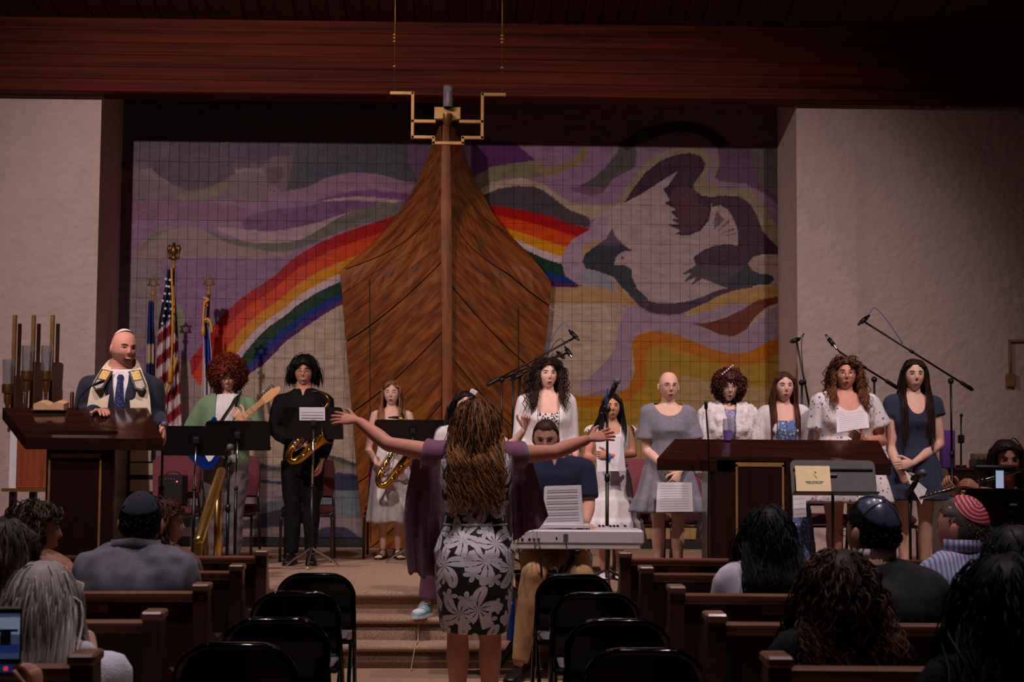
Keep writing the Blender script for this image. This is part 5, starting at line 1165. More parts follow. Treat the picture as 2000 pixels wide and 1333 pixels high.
        if legs:
            for q in legs.get('who', 'ab'): s.leg(mb, q, legs['to'], legs.get('off', off), legs.get('flare', 0.0))
        if extra: extra(mb)
        v, f, n = fuse(mb, vox, it)
        if fold:
            d = np.array([noise.noise(Vector((p[0] * fscale, p[1] * fscale, p[2] * fscale * vstretch))) + 0.5 * noise.noise(Vector((p[0] * fscale * 2.3 + 7, p[1] * fscale * 2.3, p[2] * fscale * vstretch * 1.7))) for p in v])
            v = v + n * (d * fold * 1.7)[:, None]
        if cut is not None:
            c = np.array([v[list(p)].mean(0) for p in f]); q = c - s.neck
            keep = ~cut(q @ s.S, q @ s.Fw, q[:, 2]); f = [p for p, kk in zip(f, keep) if kk]
        if cut is not None:
            cnt = {}
            for q in f:
                for i in range(len(q)): e = (q[i], q[(i + 1) % len(q)]); e = (min(e), max(e)); cnt[e] = cnt.get(e, 0) + 1
            nb = {}
            for (a, b_), c in cnt.items():
                if c == 1: nb.setdefault(a, []).append(b_); nb.setdefault(b_, []).append(a)
            for _ in range(14):
                nv_ = {a: v[a] * 0.4 + 0.6 * np.mean([v[b_] for b_ in l], 0) for a, l in nb.items() if len(l) == 2}
                for a, q in nv_.items(): v[a] = q
        mbo = MB().add(v, f, 0); o = mbo.build(name, m, s.root, True)
        me = o.data
        if pat:
            q = v - s.neck; ang = np.arctan2(q @ s.S, -(q @ s.Fw)); a = me.attributes.new('pat', 'FLOAT_VECTOR', 'POINT')
            a.data.foreach_set('vector', np.stack([ang * 0.17, q[:, 2], np.zeros(len(q))], 1).astype(np.float32).ravel())
        if cols is not None:
            q = v - s.neck; cattr(me, 'paint', cols(q @ s.S, q @ s.Fw, q[:, 2]))
        if label: o['label'] = label
        s.parts[name] = o; return o
    def shoe(s, q, m, yaw=0.0, L=None, sole=None, low=False, mname='shoe'):
        L = L or 0.152 * s.h; a = s.an[q]; F = s.Fw * math.cos(yaw) + s.S * math.sin(yaw); Sd = np.cross(F, V(0, 0, 1)); z0 = a[2] - 0.045 * s.h + (0.0 if s.seat is None else -0.005 * s.h)
        base = V(a[0], a[1], max(0.0, z0) if s.seat is None else max(z0, 0.0)); k = L / 0.26; rings = []
        for t, w, hh in ((-0.062, 0.022, 0.05), (-0.05, 0.032, 0.075), (0.0, 0.037, 0.088), (0.05, 0.040, 0.070), (0.11, 0.046, 0.052), (0.16, 0.043, 0.042), (0.19, 0.030, 0.032), (0.20, 0.015, 0.024)):
            hh *= 0.75 if low else 1
            c = base + F * t * k; ring = []
            for x in np.linspace(0, 2 * math.pi, 16, endpoint=False):
                ring.append(c + Sd * w * k * math.cos(x) + V(0, 0, 1) * (hh * k * (0.5 + 0.5 * math.sin(x)) + 0.008))
            rings.append(ring)
        o = MB().loft(rings).build(mname, m, s.root, True)
        rings = []
        for t, w in ((-0.066, 0.022), (-0.05, 0.034), (0.05, 0.041), (0.11, 0.048), (0.165, 0.044), (0.205, 0.018)):
            c = base + F * t * k; rings.append([c - Sd * w * k, c + Sd * w * k, c + Sd * w * k + V(0, 0, 0.022 * k), c - Sd * w * k + V(0, 0, 0.022 * k)])
        MB().loft(rings).build('sole', sole or M_plastic, o, False); return o
    def foot(s, q, yaw=0.0):
        L = 0.145 * s.h; a = s.an[q]; F = s.Fw * math.cos(yaw) + s.S * math.sin(yaw); Sd = np.cross(F, V(0, 0, 1)); base = V(a[0], a[1], 0.012); k = L / 0.26; mb = MB(); rings = []
        for t, w, hh in ((-0.055, 0.018, 0.04), (-0.04, 0.027, 0.07), (0.0, 0.030, 0.085), (0.05, 0.034, 0.060), (0.11, 0.041, 0.036), (0.145, 0.040, 0.026)):
            c = base + F * t * k; rings.append([c + Sd * w * k * math.cos(x) + V(0, 0, 1) * hh * k * (0.5 + 0.5 * math.sin(x)) for x in np.linspace(0, 2 * math.pi, 14, endpoint=False)])
        mb.loft(rings)
        for i, o in enumerate((-0.03, -0.012, 0.004, 0.018, 0.030)):
            mb.tube([base + F * 0.135 * k + Sd * o * k + V(0, 0, 0.012), base + F * (0.185 - 0.005 * abs(i - 1)) * k + Sd * o * k * 1.05 + V(0, 0, 0.009)], [0.010 * k, 0.008 * k], 7, round_ends=True)
        ft = mb.build('foot', s.skin, s.root, True)
        mb = MB(); rings = []
        for t, w in ((-0.06, 0.022), (-0.04, 0.032), (0.05, 0.037), (0.12, 0.046), (0.18, 0.040), (0.20, 0.02)):
            c = base + F * t * k - V(0, 0, 0.012); rings.append([c - Sd * w * k, c + Sd * w * k, c + Sd * w * k + V(0, 0, 0.014), c - Sd * w * k + V(0, 0, 0.014)])
        mb.loft(rings)
        for t, hgt in ((0.135, 0.042), (-0.01, 0.105)):
            c = base + F * t * k; mb.tube([c + Sd * 0.043 * k * math.cos(x) + V(0, 0, 1) * hgt * k * math.sin(x) for x in np.linspace(0, math.pi, 11)], 0.006, 6)
        mb.build('sandal', M_blk, s.root, True)
    # ---- hair
    def cap(s, mb, k=1.0, off=0.006, low=-0.02, face=0.42, nz=0.004, front=0.072, ncol=0):
        "scalp shell; leaves the face open"
        R, F, U = s.hax; kk = s.H / 0.228; v, f = head_shape(44, 34); vv = []
        r = np.array([0.074, 0.094, 0.114]); n = v / r / r; n /= np.linalg.norm(n, axis=1)[:, None]
        for p, q in zip(v, n):
            d = noise.noise(Vector(p) * 42) * nz + off; vv.append((p * V(1.03, 1.02, 1.02)) + q * d)
        vv = np.array(vv); keep = []
        for p in f:
            c = v[list(p)].mean(0)
            hl = front + 0.10 * abs(c[0]) * 0 - (0.9 * max(0, abs(c[0]) - 0.045))
            is_face = c[1] > 0.012 + (0.02 if c[2] < -0.02 else 0) and c[2] < hl
            if not is_face and c[2] > low - 0.55 * max(0, -c[1]) * 1.0: keep.append(p)
        mb.add((vv * kk) @ np.stack([R, F, U]) + s.hc, keep, 0)
    def hair(s, m, style='long', length=0.30, vol=0.012, curl=0.0, freq=60.0, n=260, wid=0.0055, part=0.0, front=0.072, face_open=0.40, seed=1, low=-0.02, grav=0.36, cols=None, fringe=False, capoff=0.006, back_only=False, shoulders=True, jitter=0.012, name='hair', dense=1.35, thin=None, onset=0.10, fmax=0.060):
        "many thin locks, simulated together: they leave the scalp, hug the skull, fall over the shoulders"
        rg = np.random.default_rng(seed); R, F, U = s.hax; k = s.H / 0.228; M = np.stack([R, F, U]); n = int(n * dense); wid = wid * (thin or (1.02 if style == 'long' else 0.75))
        mb = MB(); s.cap(mb, off=capoff, front=front, low=low); ncap = len(mb.v)
        nl = lambda a: a / np.maximum(np.linalg.norm(a, axis=-1, keepdims=True), 1e-9)
        d = nl(rg.normal(size=(n * 12, 3)))
        if style == 'mop':
            ex, ey, ez = face_open
            q = d * V(ex, ey, ez) * (0.80 + 0.22 * rg.random((len(d), 1))) + V(0, -0.012, (ez - 0.12) * 0.35)
            ok = ~((q[:, 1] > 0.030) & (np.abs(q[:, 0]) < 0.066) & (q[:, 2] < front + 0.004)) & (q[:, 2] > low) & ~((q[:, 1] > 0.05) & (q[:, 2] < -0.03))
            d, q = d[ok][:n], q[ok][:n]; n = len(d)
            v = nl(nl(rg.normal(size=(n, 3))) * 0.8 + V(0, 0, -0.5)); v = nl(v - d * (v * d).sum(1, keepdims=True) * 0.8); e1, e2 = d, np.cross(v, d)
            L = length * (0.7 + 0.6 * rg.random((n, 1))); ph = rg.random((n, 1)) * 6.28; N = 11; path = []
            for i in range(N):
                t = i / (N - 1); path.append(((q + v * L * (t - 0.5) + (e1 * np.sin(freq * L * t + ph) + e2 * np.cos(freq * L * t + ph)) * curl) * k) @ M + s.hc)
            path = np.array(path); taper = np.array([0.5] + [1] * (N - 2) + [0.5]); lock = np.clip(rg.random(n) * 0.8 + 0.25 * d[:, 2], 0, 1)
        else:
            ok = ~((d[:, 2] < -0.05) | ((d[:, 1] > 0.25) & (d[:, 2] * 0.117 < front)))
            d = d[ok][:n]; n = len(d); ea, eb, ec = 0.076 + vol * 0.4, 0.097 + vol * 0.4, 0.117 + vol * 0.25; E = V(ea, eb, ec)
            e = np.abs(rg.normal(size=(n, 1))) * vol * (1 - 0.55 * np.clip(d[:, 2:], 0, 1)); p = d * E; side = np.where(d[:, :1] - part > 0, 1.0, -1.0); bk = np.clip(0.25 - d[:, 1:2], 0, 1)
            v = np.concatenate([side * (0.75 + 0.25 * rg.random((n, 1))) * (1 - 0.9 * bk) + np.where(d[:, 1:2] > -0.3, 0, rg.normal(size=(n, 1)) * 0.25), -0.25 - 0.5 * np.clip(-d[:, 1:2], 0, 1) - 0.18 * np.clip(d[:, 1:2], 0, 1), np.full((n, 1), -0.35)], 1)
            zdn = M @ V(0, 0, -1); neck = (M @ (s.neck - s.hc)) / k; L = length * (0.82 + 0.3 * rg.random((n, 1))) / k
            N = max(10, int(length / 0.028)) if curl < 0.004 else max(13, int(length / 0.0175)); ds = L / (N - 1); P_ = []; T_ = []
            rx_, ry_ = 0.128 * s.h * s.b + 0.02, 0.067 * s.h * s.b + 0.030; g_ = 1 - (1 - grav) ** (float(ds.mean()) * k / 0.018); jj = jitter * 2 * math.sqrt(float(ds.mean()) * k / 0.018)
            for i in range(N):
                P_.append(p.copy()); T_.append(v.copy())
                v = nl(nl(v) * (1 - g_) + zdn * g_ + rg.normal(size=(n, 3)) * jj); p = p + v * ds
                q = p / (E + e); r = np.linalg.norm(q, axis=1, keepdims=True); p = np.where((r < 1) & (p[:, 2:] > -0.16), p / np.maximum(r, 1e-6), p)
                f = (p[:, 1] > 0.045) & (p[:, 2] < front - 0.01) & (np.abs(p[:, 0]) < 0.078) & (p[:, 2] > -0.16)
                p[f, 0] = np.where(side[f, 0] > 0, 1, -1) * (0.078 + 0.006 * rg.random(f.sum())); p[f, 1] *= 0.93
                f = (p[:, 1] > fmax) & (p[:, 2] < front - 0.015) & (p[:, 2] > -0.17); p[f, 1] = fmax - 0.004 * rg.random(f.sum())
                if shoulders:
                    w = (p * k) @ M + s.hc; q = w - s.at(0.79); a, b_ = q @ s.S, q @ s.Fw; gz = np.clip(0.40 + 0.60 * (neck[2] + 0.085 - p[:, 2]) / 0.16, 0.4, 1); in_ = (p[:, 2] < neck[2] + 0.085) & ((a / (rx_ * gz)) ** 2 + (b_ / (ry_ * gz)) ** 2 < 1)
                    sg = np.where(b_ > 0, 1.0, -1.0); tgt = np.sqrt(np.clip(1 - (a / (rx_ * gz)) ** 2, 0, 1)) * (ry_ * gz + 0.002 + e[:, 0] * 0.4)
                    w = np.where(in_[:, None], w + s.Fw * ((sg * tgt - b_) * 0.7)[:, None], w); p = ((w - s.hc) @ M.T) / k
            path = []; ph = 4.5 * np.sin(7 * d[:, :1] + 2 * d[:, 1:2]) + 4 * d[:, 2:] + 1.0 * rg.random((n, 1)); ph2 = ph + 1.3 + 0.5 * rg.random((n, 1)); fq = freq * (0.92 + 0.16 * rg.random((n, 1)))
            for i in range(N):
                w = (P_[i] * k) @ M + s.hc
                if curl:
                    b1 = nl(np.cross(T_[i], V(0.3, 0.5, 0.8))); b2 = np.cross(nl(T_[i]), b1); sl = ds * k * i; am = np.minimum(1, sl / onset) * curl
                    w = w + ((b1 * np.sin(sl * fq + ph) + b2 * np.cos(sl * fq * 0.93 + ph2)) * am) @ M
                path.append(w)
            path = np.array(path); tt = np.linspace(0, 1, N); taper = (0.6 + 0.4 * np.minimum(1, tt * 6)) * (1 - 0.75 * tt ** 3); lock = rg.random(n)
        tg = nl(np.gradient(path, axis=0)); a = nl(np.cross(tg, V(0.31, 0.87, 0.38))); b_ = np.cross(tg, a); rings = []
        wv = wid * (0.7 + 0.6 * rg.random((1, n, 1))) * taper[:, None, None]
        for c in range(3): rings.append(path + a * wv * math.cos(2.094 * c) + b_ * wv * math.sin(2.094 * c))
        vv = np.stack(rings, 2)                                   # N, n, 3, xyz
        idx = np.arange(N * n * 3).reshape(N, n, 3) + ncap
        fc = np.stack([idx[:-1], np.roll(idx, -1, 2)[:-1], np.roll(idx, -1, 2)[1:], idx[1:]], -1).reshape(-1, 4)
        me = bpy.data.meshes.new(name); me.from_pydata(mb.v + vv.reshape(-1, 3).tolist(), [], list(mb.f) + fc.tolist()); me.materials.append(m); me.polygons.foreach_set('use_smooth', np.full(len(me.polygons), True)); me.update()
        cv = np.concatenate([np.full(ncap, 0.35), np.clip(lock[None, :, None] * 0.75 + 0.25 * np.linspace(0, 1, N)[:, None, None] + np.zeros((1, 1, 3)), 0, 1).ravel()])
        cattr(me, 'lock', np.repeat(cv[:, None], 3, 1)); o = link(name, me, s.root); s.parts['hair'] = o; return o
    def short_hair(s, m, off=0.007, front=0.074, low=-0.045, nz=0.006, seed=1, n=500, L=0.022, wid=0.0028, mess=0.4):
        rg = np.random.default_rng(seed); R, F, U = s.hax; k = s.H / 0.228; M = np.stack([R, F, U]); mb = MB(); s.cap(mb, off=off, front=front, low=low, nz=nz); cv = [0.4] * len(mb.v)
        c = 0
        while c < n:
            d = rg.normal(size=3); d /= np.linalg.norm(d); p = d * V(0.077, 0.097, 0.118) * (1 + off * 4)
            if (p[1] > 0.015 and p[2] < front - 0.9 * max(0, abs(p[0]) - 0.045) + 0.006) or p[2] < low + 0.02 - 0.4 * max(0, -p[1]) or (abs(p[0]) > 0.055 and -0.045 < p[1] < 0.02 and p[2] < 0.026): continue
            t = nrm(np.cross(np.cross(d, V(0.4 * rg.normal(), 0.9, -0.1)), d) * (1 - mess) + rg.normal(size=3) * mess * 0.5 + d * 0.35)
            q = [p, p + t * L * 0.5, p + t * L + V(0, 0, -0.004)]
            mb.tube([(x * k) @ M + s.hc for x in q], [wid, wid, wid * 0.4], 4, caps=False); cv += list(np.repeat(rg.random(), 12)); c += 1
        o = mb.build('hair', m, s.root, True); cattr(o.data, 'lock', np.repeat(np.array(cv)[:, None], 3, 1)); return o
    def kippah(s, m, size=0.062, pitch=0.5, name='kippah', fn=None, nr=9):
        R, F, U = s.hax; k = s.H / 0.228; ax = nrm(U * math.cos(pitch) - F * math.sin(pitch)); mb = MB(); rings = []
        e1 = R; e2 = np.cross(ax, R); C = s.hc + V(0, 0, 0)
        rad = 0.118 * k
        for i, t in enumerate(np.linspace(0.02, size / 0.1, nr)):
            ring = []
            for x in np.linspace(0, 2 * math.pi, 36, endpoint=False):
                dr = ax * math.cos(t) + (e1 * math.cos(x) + e2 * math.sin(x)) * math.sin(t)
                dl = V(dr @ R, dr @ F, dr @ U); rr = 1 / np.linalg.norm(dl / (V(0.0765, 0.0965, 0.118) * k)); ring.append(C + dr * (rr + 0.014 * k - 0.004 * (i / (nr - 1))))
            rings.append(ring)
        o = mb.loft(rings, caps=False).build(name, m, s.root, True)
        if fn: cattr(o.data, 'paint', np.array([S(*fn(i / (nr - 1), 2 * math.pi * j / 36))[:3] for i in range(nr) for j in range(36)]))
        md = o.modifiers.new('thick', 'SOLIDIFY'); md.thickness = 0.004; return o, C, ax, e1, e2
    def glasses(s, m=None, r=0.019):
        m = m or M_blk; R, F, U = s.hax; k = s.H / 0.228; M = np.stack([R, F, U]); to = lambda q: (np.asarray(q) * k) @ M + s.hc; mb = MB()
        for sg in (-1, 1):
            mb.tube([to(V(sg * 0.0315 + r * 1.1 * math.cos(a), 0.101, 0.006 + r * 0.8 * math.sin(a))) for a in np.linspace(0, 2 * math.pi, 17)], 0.0013, 5)
            mb.tube([to(V(sg * 0.053, 0.100, 0.010)), to(V(sg * 0.073, 0.06, 0.010)), to(V(sg * 0.078, -0.01, 0.008))], 0.0013, 5)
        mb.tube([to(V(-0.012, 0.101, 0.009)), to(V(0, 0.108, 0.012)), to(V(0.012, 0.101, 0.009))], 0.0012, 5)
        return mb.build('glasses', m, s.root, True)

def hair_mat(name, c1, c2, rough=0.45, pos=(0.15, 0.9)):
    if name in MATS: return MATS[name]
    m = bpy.data.materials.new(name); m.use_nodes = True; nt = m.node_tree; N = nt.nodes; b = N['Principled BSDF']; b.inputs['Roughness'].default_value = rough + 0.12; b.inputs['Specular IOR Level'].default_value = 0.22
    at = N.new('ShaderNodeAttribute'); at.attribute_name = 'lock'; rp = N.new('ShaderNodeValToRGB'); rp.color_ramp.elements[0].color = S(*c1); rp.color_ramp.elements[1].color = S(*c2)
    rp.color_ramp.elements[0].position, rp.color_ramp.elements[1].position = pos
    nt.links.new(at.outputs['Fac'], rp.inputs[0]); nt.links.new(rp.outputs[0], b.inputs['Base Color']); MATS[name] = m; return m
def cloth(name, col, **k): return mat(name, col, k.pop('rough', 0.85), var=k.pop('var', 0.08), scale=k.pop('scale', 30), bump=k.pop('bump', 0.12), bscale=k.pop('bscale', 160), sheen=k.pop('sheen', 0.1), **k)
def dots_mat(name, base, dots, scale=38, r=0.42, coords='Object'):
    "small scattered sprigs printed on cloth"
    if name in MATS: return MATS[name]
    m = cloth(name, S(*base)); nt = m.node_tree; N = nt.nodes; Lk = nt.links; b = N['Principled BSDF']
    src = b.inputs['Base Color'].links[0].from_socket; tc = N.new('ShaderNodeTexCoord')
    last = src
    for i, (c, sc, rr) in enumerate(dots):
        vo = N.new('ShaderNodeTexVoronoi'); vo.inputs['Scale'].default_value = sc; vo.inputs['Randomness'].default_value = 1.0
        mp = N.new('ShaderNodeMapping'); mp.inputs['Location'].default_value = (i * 3.7, i * 1.3, i * 2.1); Lk.new(tc.outputs['Object'], mp.inputs[0]); Lk.new(mp.outputs[0], vo.inputs['Vector'])
        lt_ = N.new('ShaderNodeMath'); lt_.operation = 'LESS_THAN'; lt_.inputs[1].default_value = rr; Lk.new(vo.outputs['Distance'], lt_.inputs[0])
        mx = N.new('ShaderNodeMix'); mx.data_type = 'RGBA'; Lk.new(lt_.outputs[0], mx.inputs[0]); Lk.new(last, mx.inputs[6]); mx.inputs[7].default_value = S(*c); last = mx.outputs[2]
    Lk.new(last, b.inputs['Base Color']); return m
def stripes_mat(name, c1, c2, freq, axis=0, duty=0.5):
    if name in MATS: return MATS[name]
    m = cloth(name, S(*c1)); nt = m.node_tree; N = nt.nodes; Lk = nt.links; b = N['Principled BSDF']
    tc = N.new('ShaderNodeTexCoord'); sp = N.new('ShaderNodeSeparateXYZ'); Lk.new(tc.outputs['Object'], sp.inputs[0])
    mu = N.new('ShaderNodeMath'); mu.operation = 'MULTIPLY'; mu.inputs[1].default_value = freq; Lk.new(sp.outputs[axis], mu.inputs[0])
    fr_ = N.new('ShaderNodeMath'); fr_.operation = 'FRACT'; Lk.new(mu.outputs[0], fr_.inputs[0])
    lt_ = N.new('ShaderNodeMath'); lt_.operation = 'LESS_THAN'; lt_.inputs[1].default_value = duty; Lk.new(fr_.outputs[0], lt_.inputs[0])
    mx = N.new('ShaderNodeMix'); mx.data_type = 'RGBA'; Lk.new(lt_.outputs[0], mx.inputs[0]); mx.inputs[6].default_value = S(*c2); mx.inputs[7].default_value = S(*c1); Lk.new(mx.outputs[2], b.inputs['Base Color']); return m
def scoop(depth, w, k=0.0, back=False, square=False):
    def f(s, fw, z):
        if square: return (fw > -0.02) & (np.abs(s) < w) & (z > -depth)
        return (fw > -0.02) & (np.abs(s) < w) & (z > -depth + k * s * s + depth * (np.abs(s) / w) ** 2.5)
    return f
# ---------------------------------------------------------------- people on the stage
def ribbon(pts, wv, th, nv=None):
    pts = smooth_path(pts, 4); wv = smooth_path([np.asarray(x, float) for x in wv], 4); rings = []
    for i, (p, wd) in enumerate(zip(pts, wv)):
        t = nrm(pts[min(i + 1, len(pts) - 1)] - pts[max(i - 1, 0)]); nn = nrm(np.cross(t, wd)) * th
        rings.append([p - wd - nn, p + wd - nn, p + wd + nn, p - wd + nn])
    return MB().loft(rings)
H_red = hair_mat('curly_red_hair', (52, 16, 8), (150, 58, 26)); H_blk = hair_mat('black_hair', (4, 4, 5), (20, 17, 17), 0.4)
H_dbr = hair_mat('dark_brown_hair', (18, 11, 9), (62, 38, 28)); H_ltb = hair_mat('light_brown_hair', (84, 52, 30), (186, 134, 86))
H_aub = hair_mat('auburn_hair', (52, 24, 18), (128, 70, 44)); H_cbr = hair_mat('curly_brown_hair', (50, 26, 16), (142, 88, 56))
H_wav = hair_mat('wavy_streaked_hair', (40, 22, 14), (176, 116, 68), pos=(0.15, 1.0)); H_grey = hair_mat('silver_grey_hair', (136, 124, 118), (232, 222, 216), 0.35)
H_ccl = hair_mat('dark_reddish_hair', (40, 18, 16), (112, 54, 46))
C_navy = cloth('navy_wool', S(24, 27, 50)); C_whites = cloth('white_cotton', S(222, 216, 220)); C_blkc = cloth('black_cotton', S(4, 4, 4), bump=0.2, spec=0.25, sheen=0.0)
C_cream = cloth('cream_wool', S(226, 208, 182)); C_knit = cloth('white_knit_cardigan', S(226, 218, 222), bump=0.25, bscale=240); C_dkp = cloth('dark_trousers', S(11, 11, 14))

# the man in the tallit
p = Person('smiling bald man in navy suit, cream tallit and white kippah standing at the left lectern', 232, 10.95, STG, 1.735, 'rosy', False, 1.14, 0.12, drop=0.018, hyaw=0.62, hpitch=0.06, htilt=-0.05)
p.wr['b'] = p.l(318, 835, -0.15); p.el['b'] = p.l(305, 815, 0.02); p.el['a'] = p.l(160, 815, 0.0); p.wr['a'] = p.l(190, 805, -0.25)
p.body(hands={'a': dict(n=V(0, 0, -1), curl=0.4), 'b': dict(d=V(0.2, -0.5, -0.8), n=V(-1, 0, 0))}, mouth='smile', brow=(90, 56, 40), wide=True)
p.garment('shirt', C_whites, (.50, .850), 0.006, fold=0.002)
p.garment('jacket', C_navy, (.455, .843), 0.020, {'to': 1.97, 'off': 0.017}, cut=lambda s, f, z: (f > 0.0) & (np.abs(s) < 0.008 + 0.115 * (z + 0.42)) & (z > -0.42), fold=0.006)
p.garment('trousers', C_dkp, (.455, .56), 0.010, legs={'to': 1.96, 'off': 0.014}, fold=0.005)
R, F, U = p.S, p.Fw, V(0, 0, 1); N0 = p.neck
q = lambda s, f, z: N0 + R * s + F * f + U * z
T_ = np.array(p.tab)
def fr_(z): zf = (z + N0[2]) / p.h; return float(np.interp(zf, T_[:, 0], T_[:, 2])) * p.h * p.b + 0.012
MB().loft([[q(-w_, fr_(z), z), q(0, fr_(z) + 0.014, z), q(w_, fr_(z), z), q(0, fr_(z) - 0.004, z)] for w_, z in ((0.014, -0.012), (0.024, -0.030), (0.020, -0.055), (0.028, -0.14), (0.036, -0.26), (0.043, -0.40), (0.004, -0.46))]).build('necktie', dots_mat('blue_dotted_tie', (22, 30, 84), [((120, 124, 180), 90, 0.26)]), p.root, True, 40)
tl = ribbon([q(-0.150, 0.150, -0.60), q(-0.150, 0.165, -0.35), q(-0.128, 0.135, -0.12), q(-0.098, 0.06, 0.008), q(-0.062, -0.045, 0.050), q(0, -0.085, 0.062), q(0.062, -0.045, 0.050), q(0.098, 0.06, 0.008), q(0.128, 0.135, -0.12), q(0.150, 0.165, -0.35), q(0.150, 0.150, -0.60)],
            [R * 0.068, R * 0.068, R * 0.066 + U * 0.008, R * 0.050 - F * 0.02 + U * 0.02, R * 0.03 - U * 0.045 - F * 0.01, -U * 0.055, -R * 0.03 - U * 0.045 - F * 0.01, -R * 0.050 - F * 0.02 + U * -0.02 * -1, -R * 0.066 + U * 0.008, -R * 0.068, -R * 0.068], 0.008).build('tallit', C_cream, p.root, True, 60)
M_sdec = mat('silver_embroidery', S(150, 140, 128), 0.5, metal=0.4, var=0.35, scale=90); M_gdec = mat('gold_embroidery', S(190, 156, 90), 0.5, metal=0.4, var=0.4, scale=70)
for sg in (-1, 1):
    c = q(sg * 0.118, 0.138, -0.050); n_ = nrm(F * 0.70 + U * 0.50 + R * sg * 0.12); v_ = nrm(U - n_ * (U @ n_) - R * sg * 0.22); r_ = np.cross(v_, n_)
    for pts, of, mt in (([(-0.042, 0.085), (0.042, 0.085), (0.042, -0.070), (0.0, -0.100), (-0.042, -0.070)], 0.004, M_blk), ([(-0.029, 0.076), (0.029, 0.076), (0.029, 0.0), (0.0, 0.0), (-0.029, 0.0)], 0.0065, M_gdec), ([(-0.029, -0.010), (0.029, -0.010), (0.029, -0.064), (0.0, -0.086), (-0.029, -0.064)], 0.0065, M_sdec)):
        f_ = [c + r_ * x + v_ * z2 + n_ * of for x, z2 in pts]; b_ = [k - n_ * 0.005 for k in f_]
        MB().add(f_ + b_, [(0, 1, 2, 3, 4), (9, 8, 7, 6, 5)] + [(i, i + 5, (i + 1) % 5 + 5, (i + 1) % 5) for i in range(5)]).build('embroidered_panel', mt, tl, False)
tail = MB()
for sg in (-1, 1): tail.merge(ribbon([q(sg * 0.155, 0.145, -0.58), q(sg * 0.16, 0.14, -0.9), q(sg * 0.165, 0.13, -1.12)], [R * 0.075] * 3, 0.007))
tail.build('tallit_end', stripes_mat('striped_tallit', (216, 194, 164), (28, 24, 30), 9.0, 2, 0.72), p.root, True, 60)
p.kippah(mat('white_satin', S(226, 220, 224), 0.4), 0.060, 0.30)
mb = MB(); hv = []                 # close-cropped beard along the jaw
R_, F_, U_ = p.hax; k = p.H / 0.228
for f in HEADF:
    c = HEADV_W[list(f)].mean(0)
    if c[1] > -0.005 and c[2] < -0.030 and not (abs(c[0]) < 0.026 and -0.074 < c[2] < -0.050) and not (abs(c[0]) < 0.02 and c[2] > -0.05) and c[2] < -0.03 - 0.25 * max(0, 0.05 - abs(c[0])) + 0.0 and c[2] > -0.113: hv.append(f)
mb.add((HEADV_W * 1.045 * k) @ np.stack([R_, F_, U_]) + p.hc, hv); mb.build('beard', mat('greying_beard', S(168, 118, 98), 0.8, var=0.25, scale=200, bump=0.5), p.root, True)
p.shoe('a', M_blk); p.shoe('b', M_blk)

# the guitarist
p = Person('guitarist with big curly red hair, open green overshirt and white tee', 440, 13.15, STG, 1.66, 'fair', False, 0.95, 0.05, drop=0.018, hyaw=0.12, hpitch=0.34)
p.el['a'] = p.l(377, 838, 0.05); p.wr['a'] = p.l(404, 868, -0.16); p.el['b'] = p.l(494, 838, 0.02); p.wr['b'] = p.l(478, 822, -0.2)
p.body(hands={'a': dict(d=V(0.8, -0.2, -0.3), n=V(0.1, 0.9, 0.1), curl=0.7, thumb=V(0, 0, 1)), 'b': dict(d=V(-0.5, -0.25, 0.45), n=V(-0.3, 0.75, 0.2), curl=0.85, thumb=V(-0.3, 0.2, 1))}, brow=(90, 40, 20))
C_green = cloth('green_cotton', S(112, 142, 106)); C_jean = cloth('grey_denim', S(92, 84, 86), var=0.25, scale=14)
p.garment('tee_shirt', C_whites, (.50, .843), 0.010, {'to': 0.45, 'off': 0.010}, fold=0.004)
p.garment('overshirt', C_green, (.415, .842), 0.034, {'to': 1.02, 'off': 0.030, 'flare': 0.016}, cut=lambda s, f, z: ((f > 0.01) & (np.abs(s) < 0.085)) | (z < -0.655), fold=0.012, fscale=7)
p.garment('jeans', C_jean, (.455, .57), 0.010, legs={'to': 1.97, 'off': 0.020}, fold=0.010, fscale=13, vstretch=0.9)
p.hair(H_red, 'mop', 0.075, 0.05, 0.011, 260, 640, 0.0055, front=0.056, capoff=0.042, seed=3, low=-0.17, face_open=(0.158, 0.150, 0.165))
p.shoe('a', M_blk, -0.3, sole=M_paper); p.shoe('b', M_blk, 0.3, sole=M_paper)
gu = thing('electric_guitar', 'dark blue electric guitar with maple neck held by the red-haired boy', 'guitar', P(412, 868, 12.9)); r = rel(V(*gu.location)); M_maple = mat('maple', S(214, 160, 104), 0.35, col2=S(232, 184, 130), scale=4); M_gbl = mat('blue_lacquer', S(16, 40, 110), 0.15, coat=0.6)
ax = nrm(P(541, 762, 12.88) - P(412, 868, 12.9)); up_ = nrm(np.cross(V(0, -1, 0), ax)); B3 = np.stack([ax, up_, np.cross(ax, up_)], 1)
if B3[1, 2] > 0: B3[:, 2] *= -1
def gq(a, b, c): return ax * a + up_ * b + nrm(np.cross(ax, up_)) * c
def gpoly(poly, t0, t1):
    n = len(poly); v = [gq(a, b, t0) for a, b in poly] + [gq(a, b, t1) for a, b in poly]
    return MB().add(v, [tuple(range(n)), tuple(range(2 * n - 1, n - 1, -1))] + [(i, i + n, (i + 1) % n + n, (i + 1) % n) for i in range(n)])
fr_n = 1 if np.cross(ax, up_)[1] < 0 else -1
body_ = sm([(-0.20, 0.0), (-0.185, 0.12), (-0.10, 0.165), (-0.02, 0.125), (0.05, 0.125), (0.15, 0.155), (0.165, 0.125), (0.10, 0.055), (0.085, 0.0), (0.10, -0.05), (0.14, -0.10), (0.10, -0.135), (0.02, -0.115), (-0.06, -0.15), (-0.16, -0.14)], 3)
gpoly(body_, -0.02, 0.02).build('body', M_gbl, gu, False)
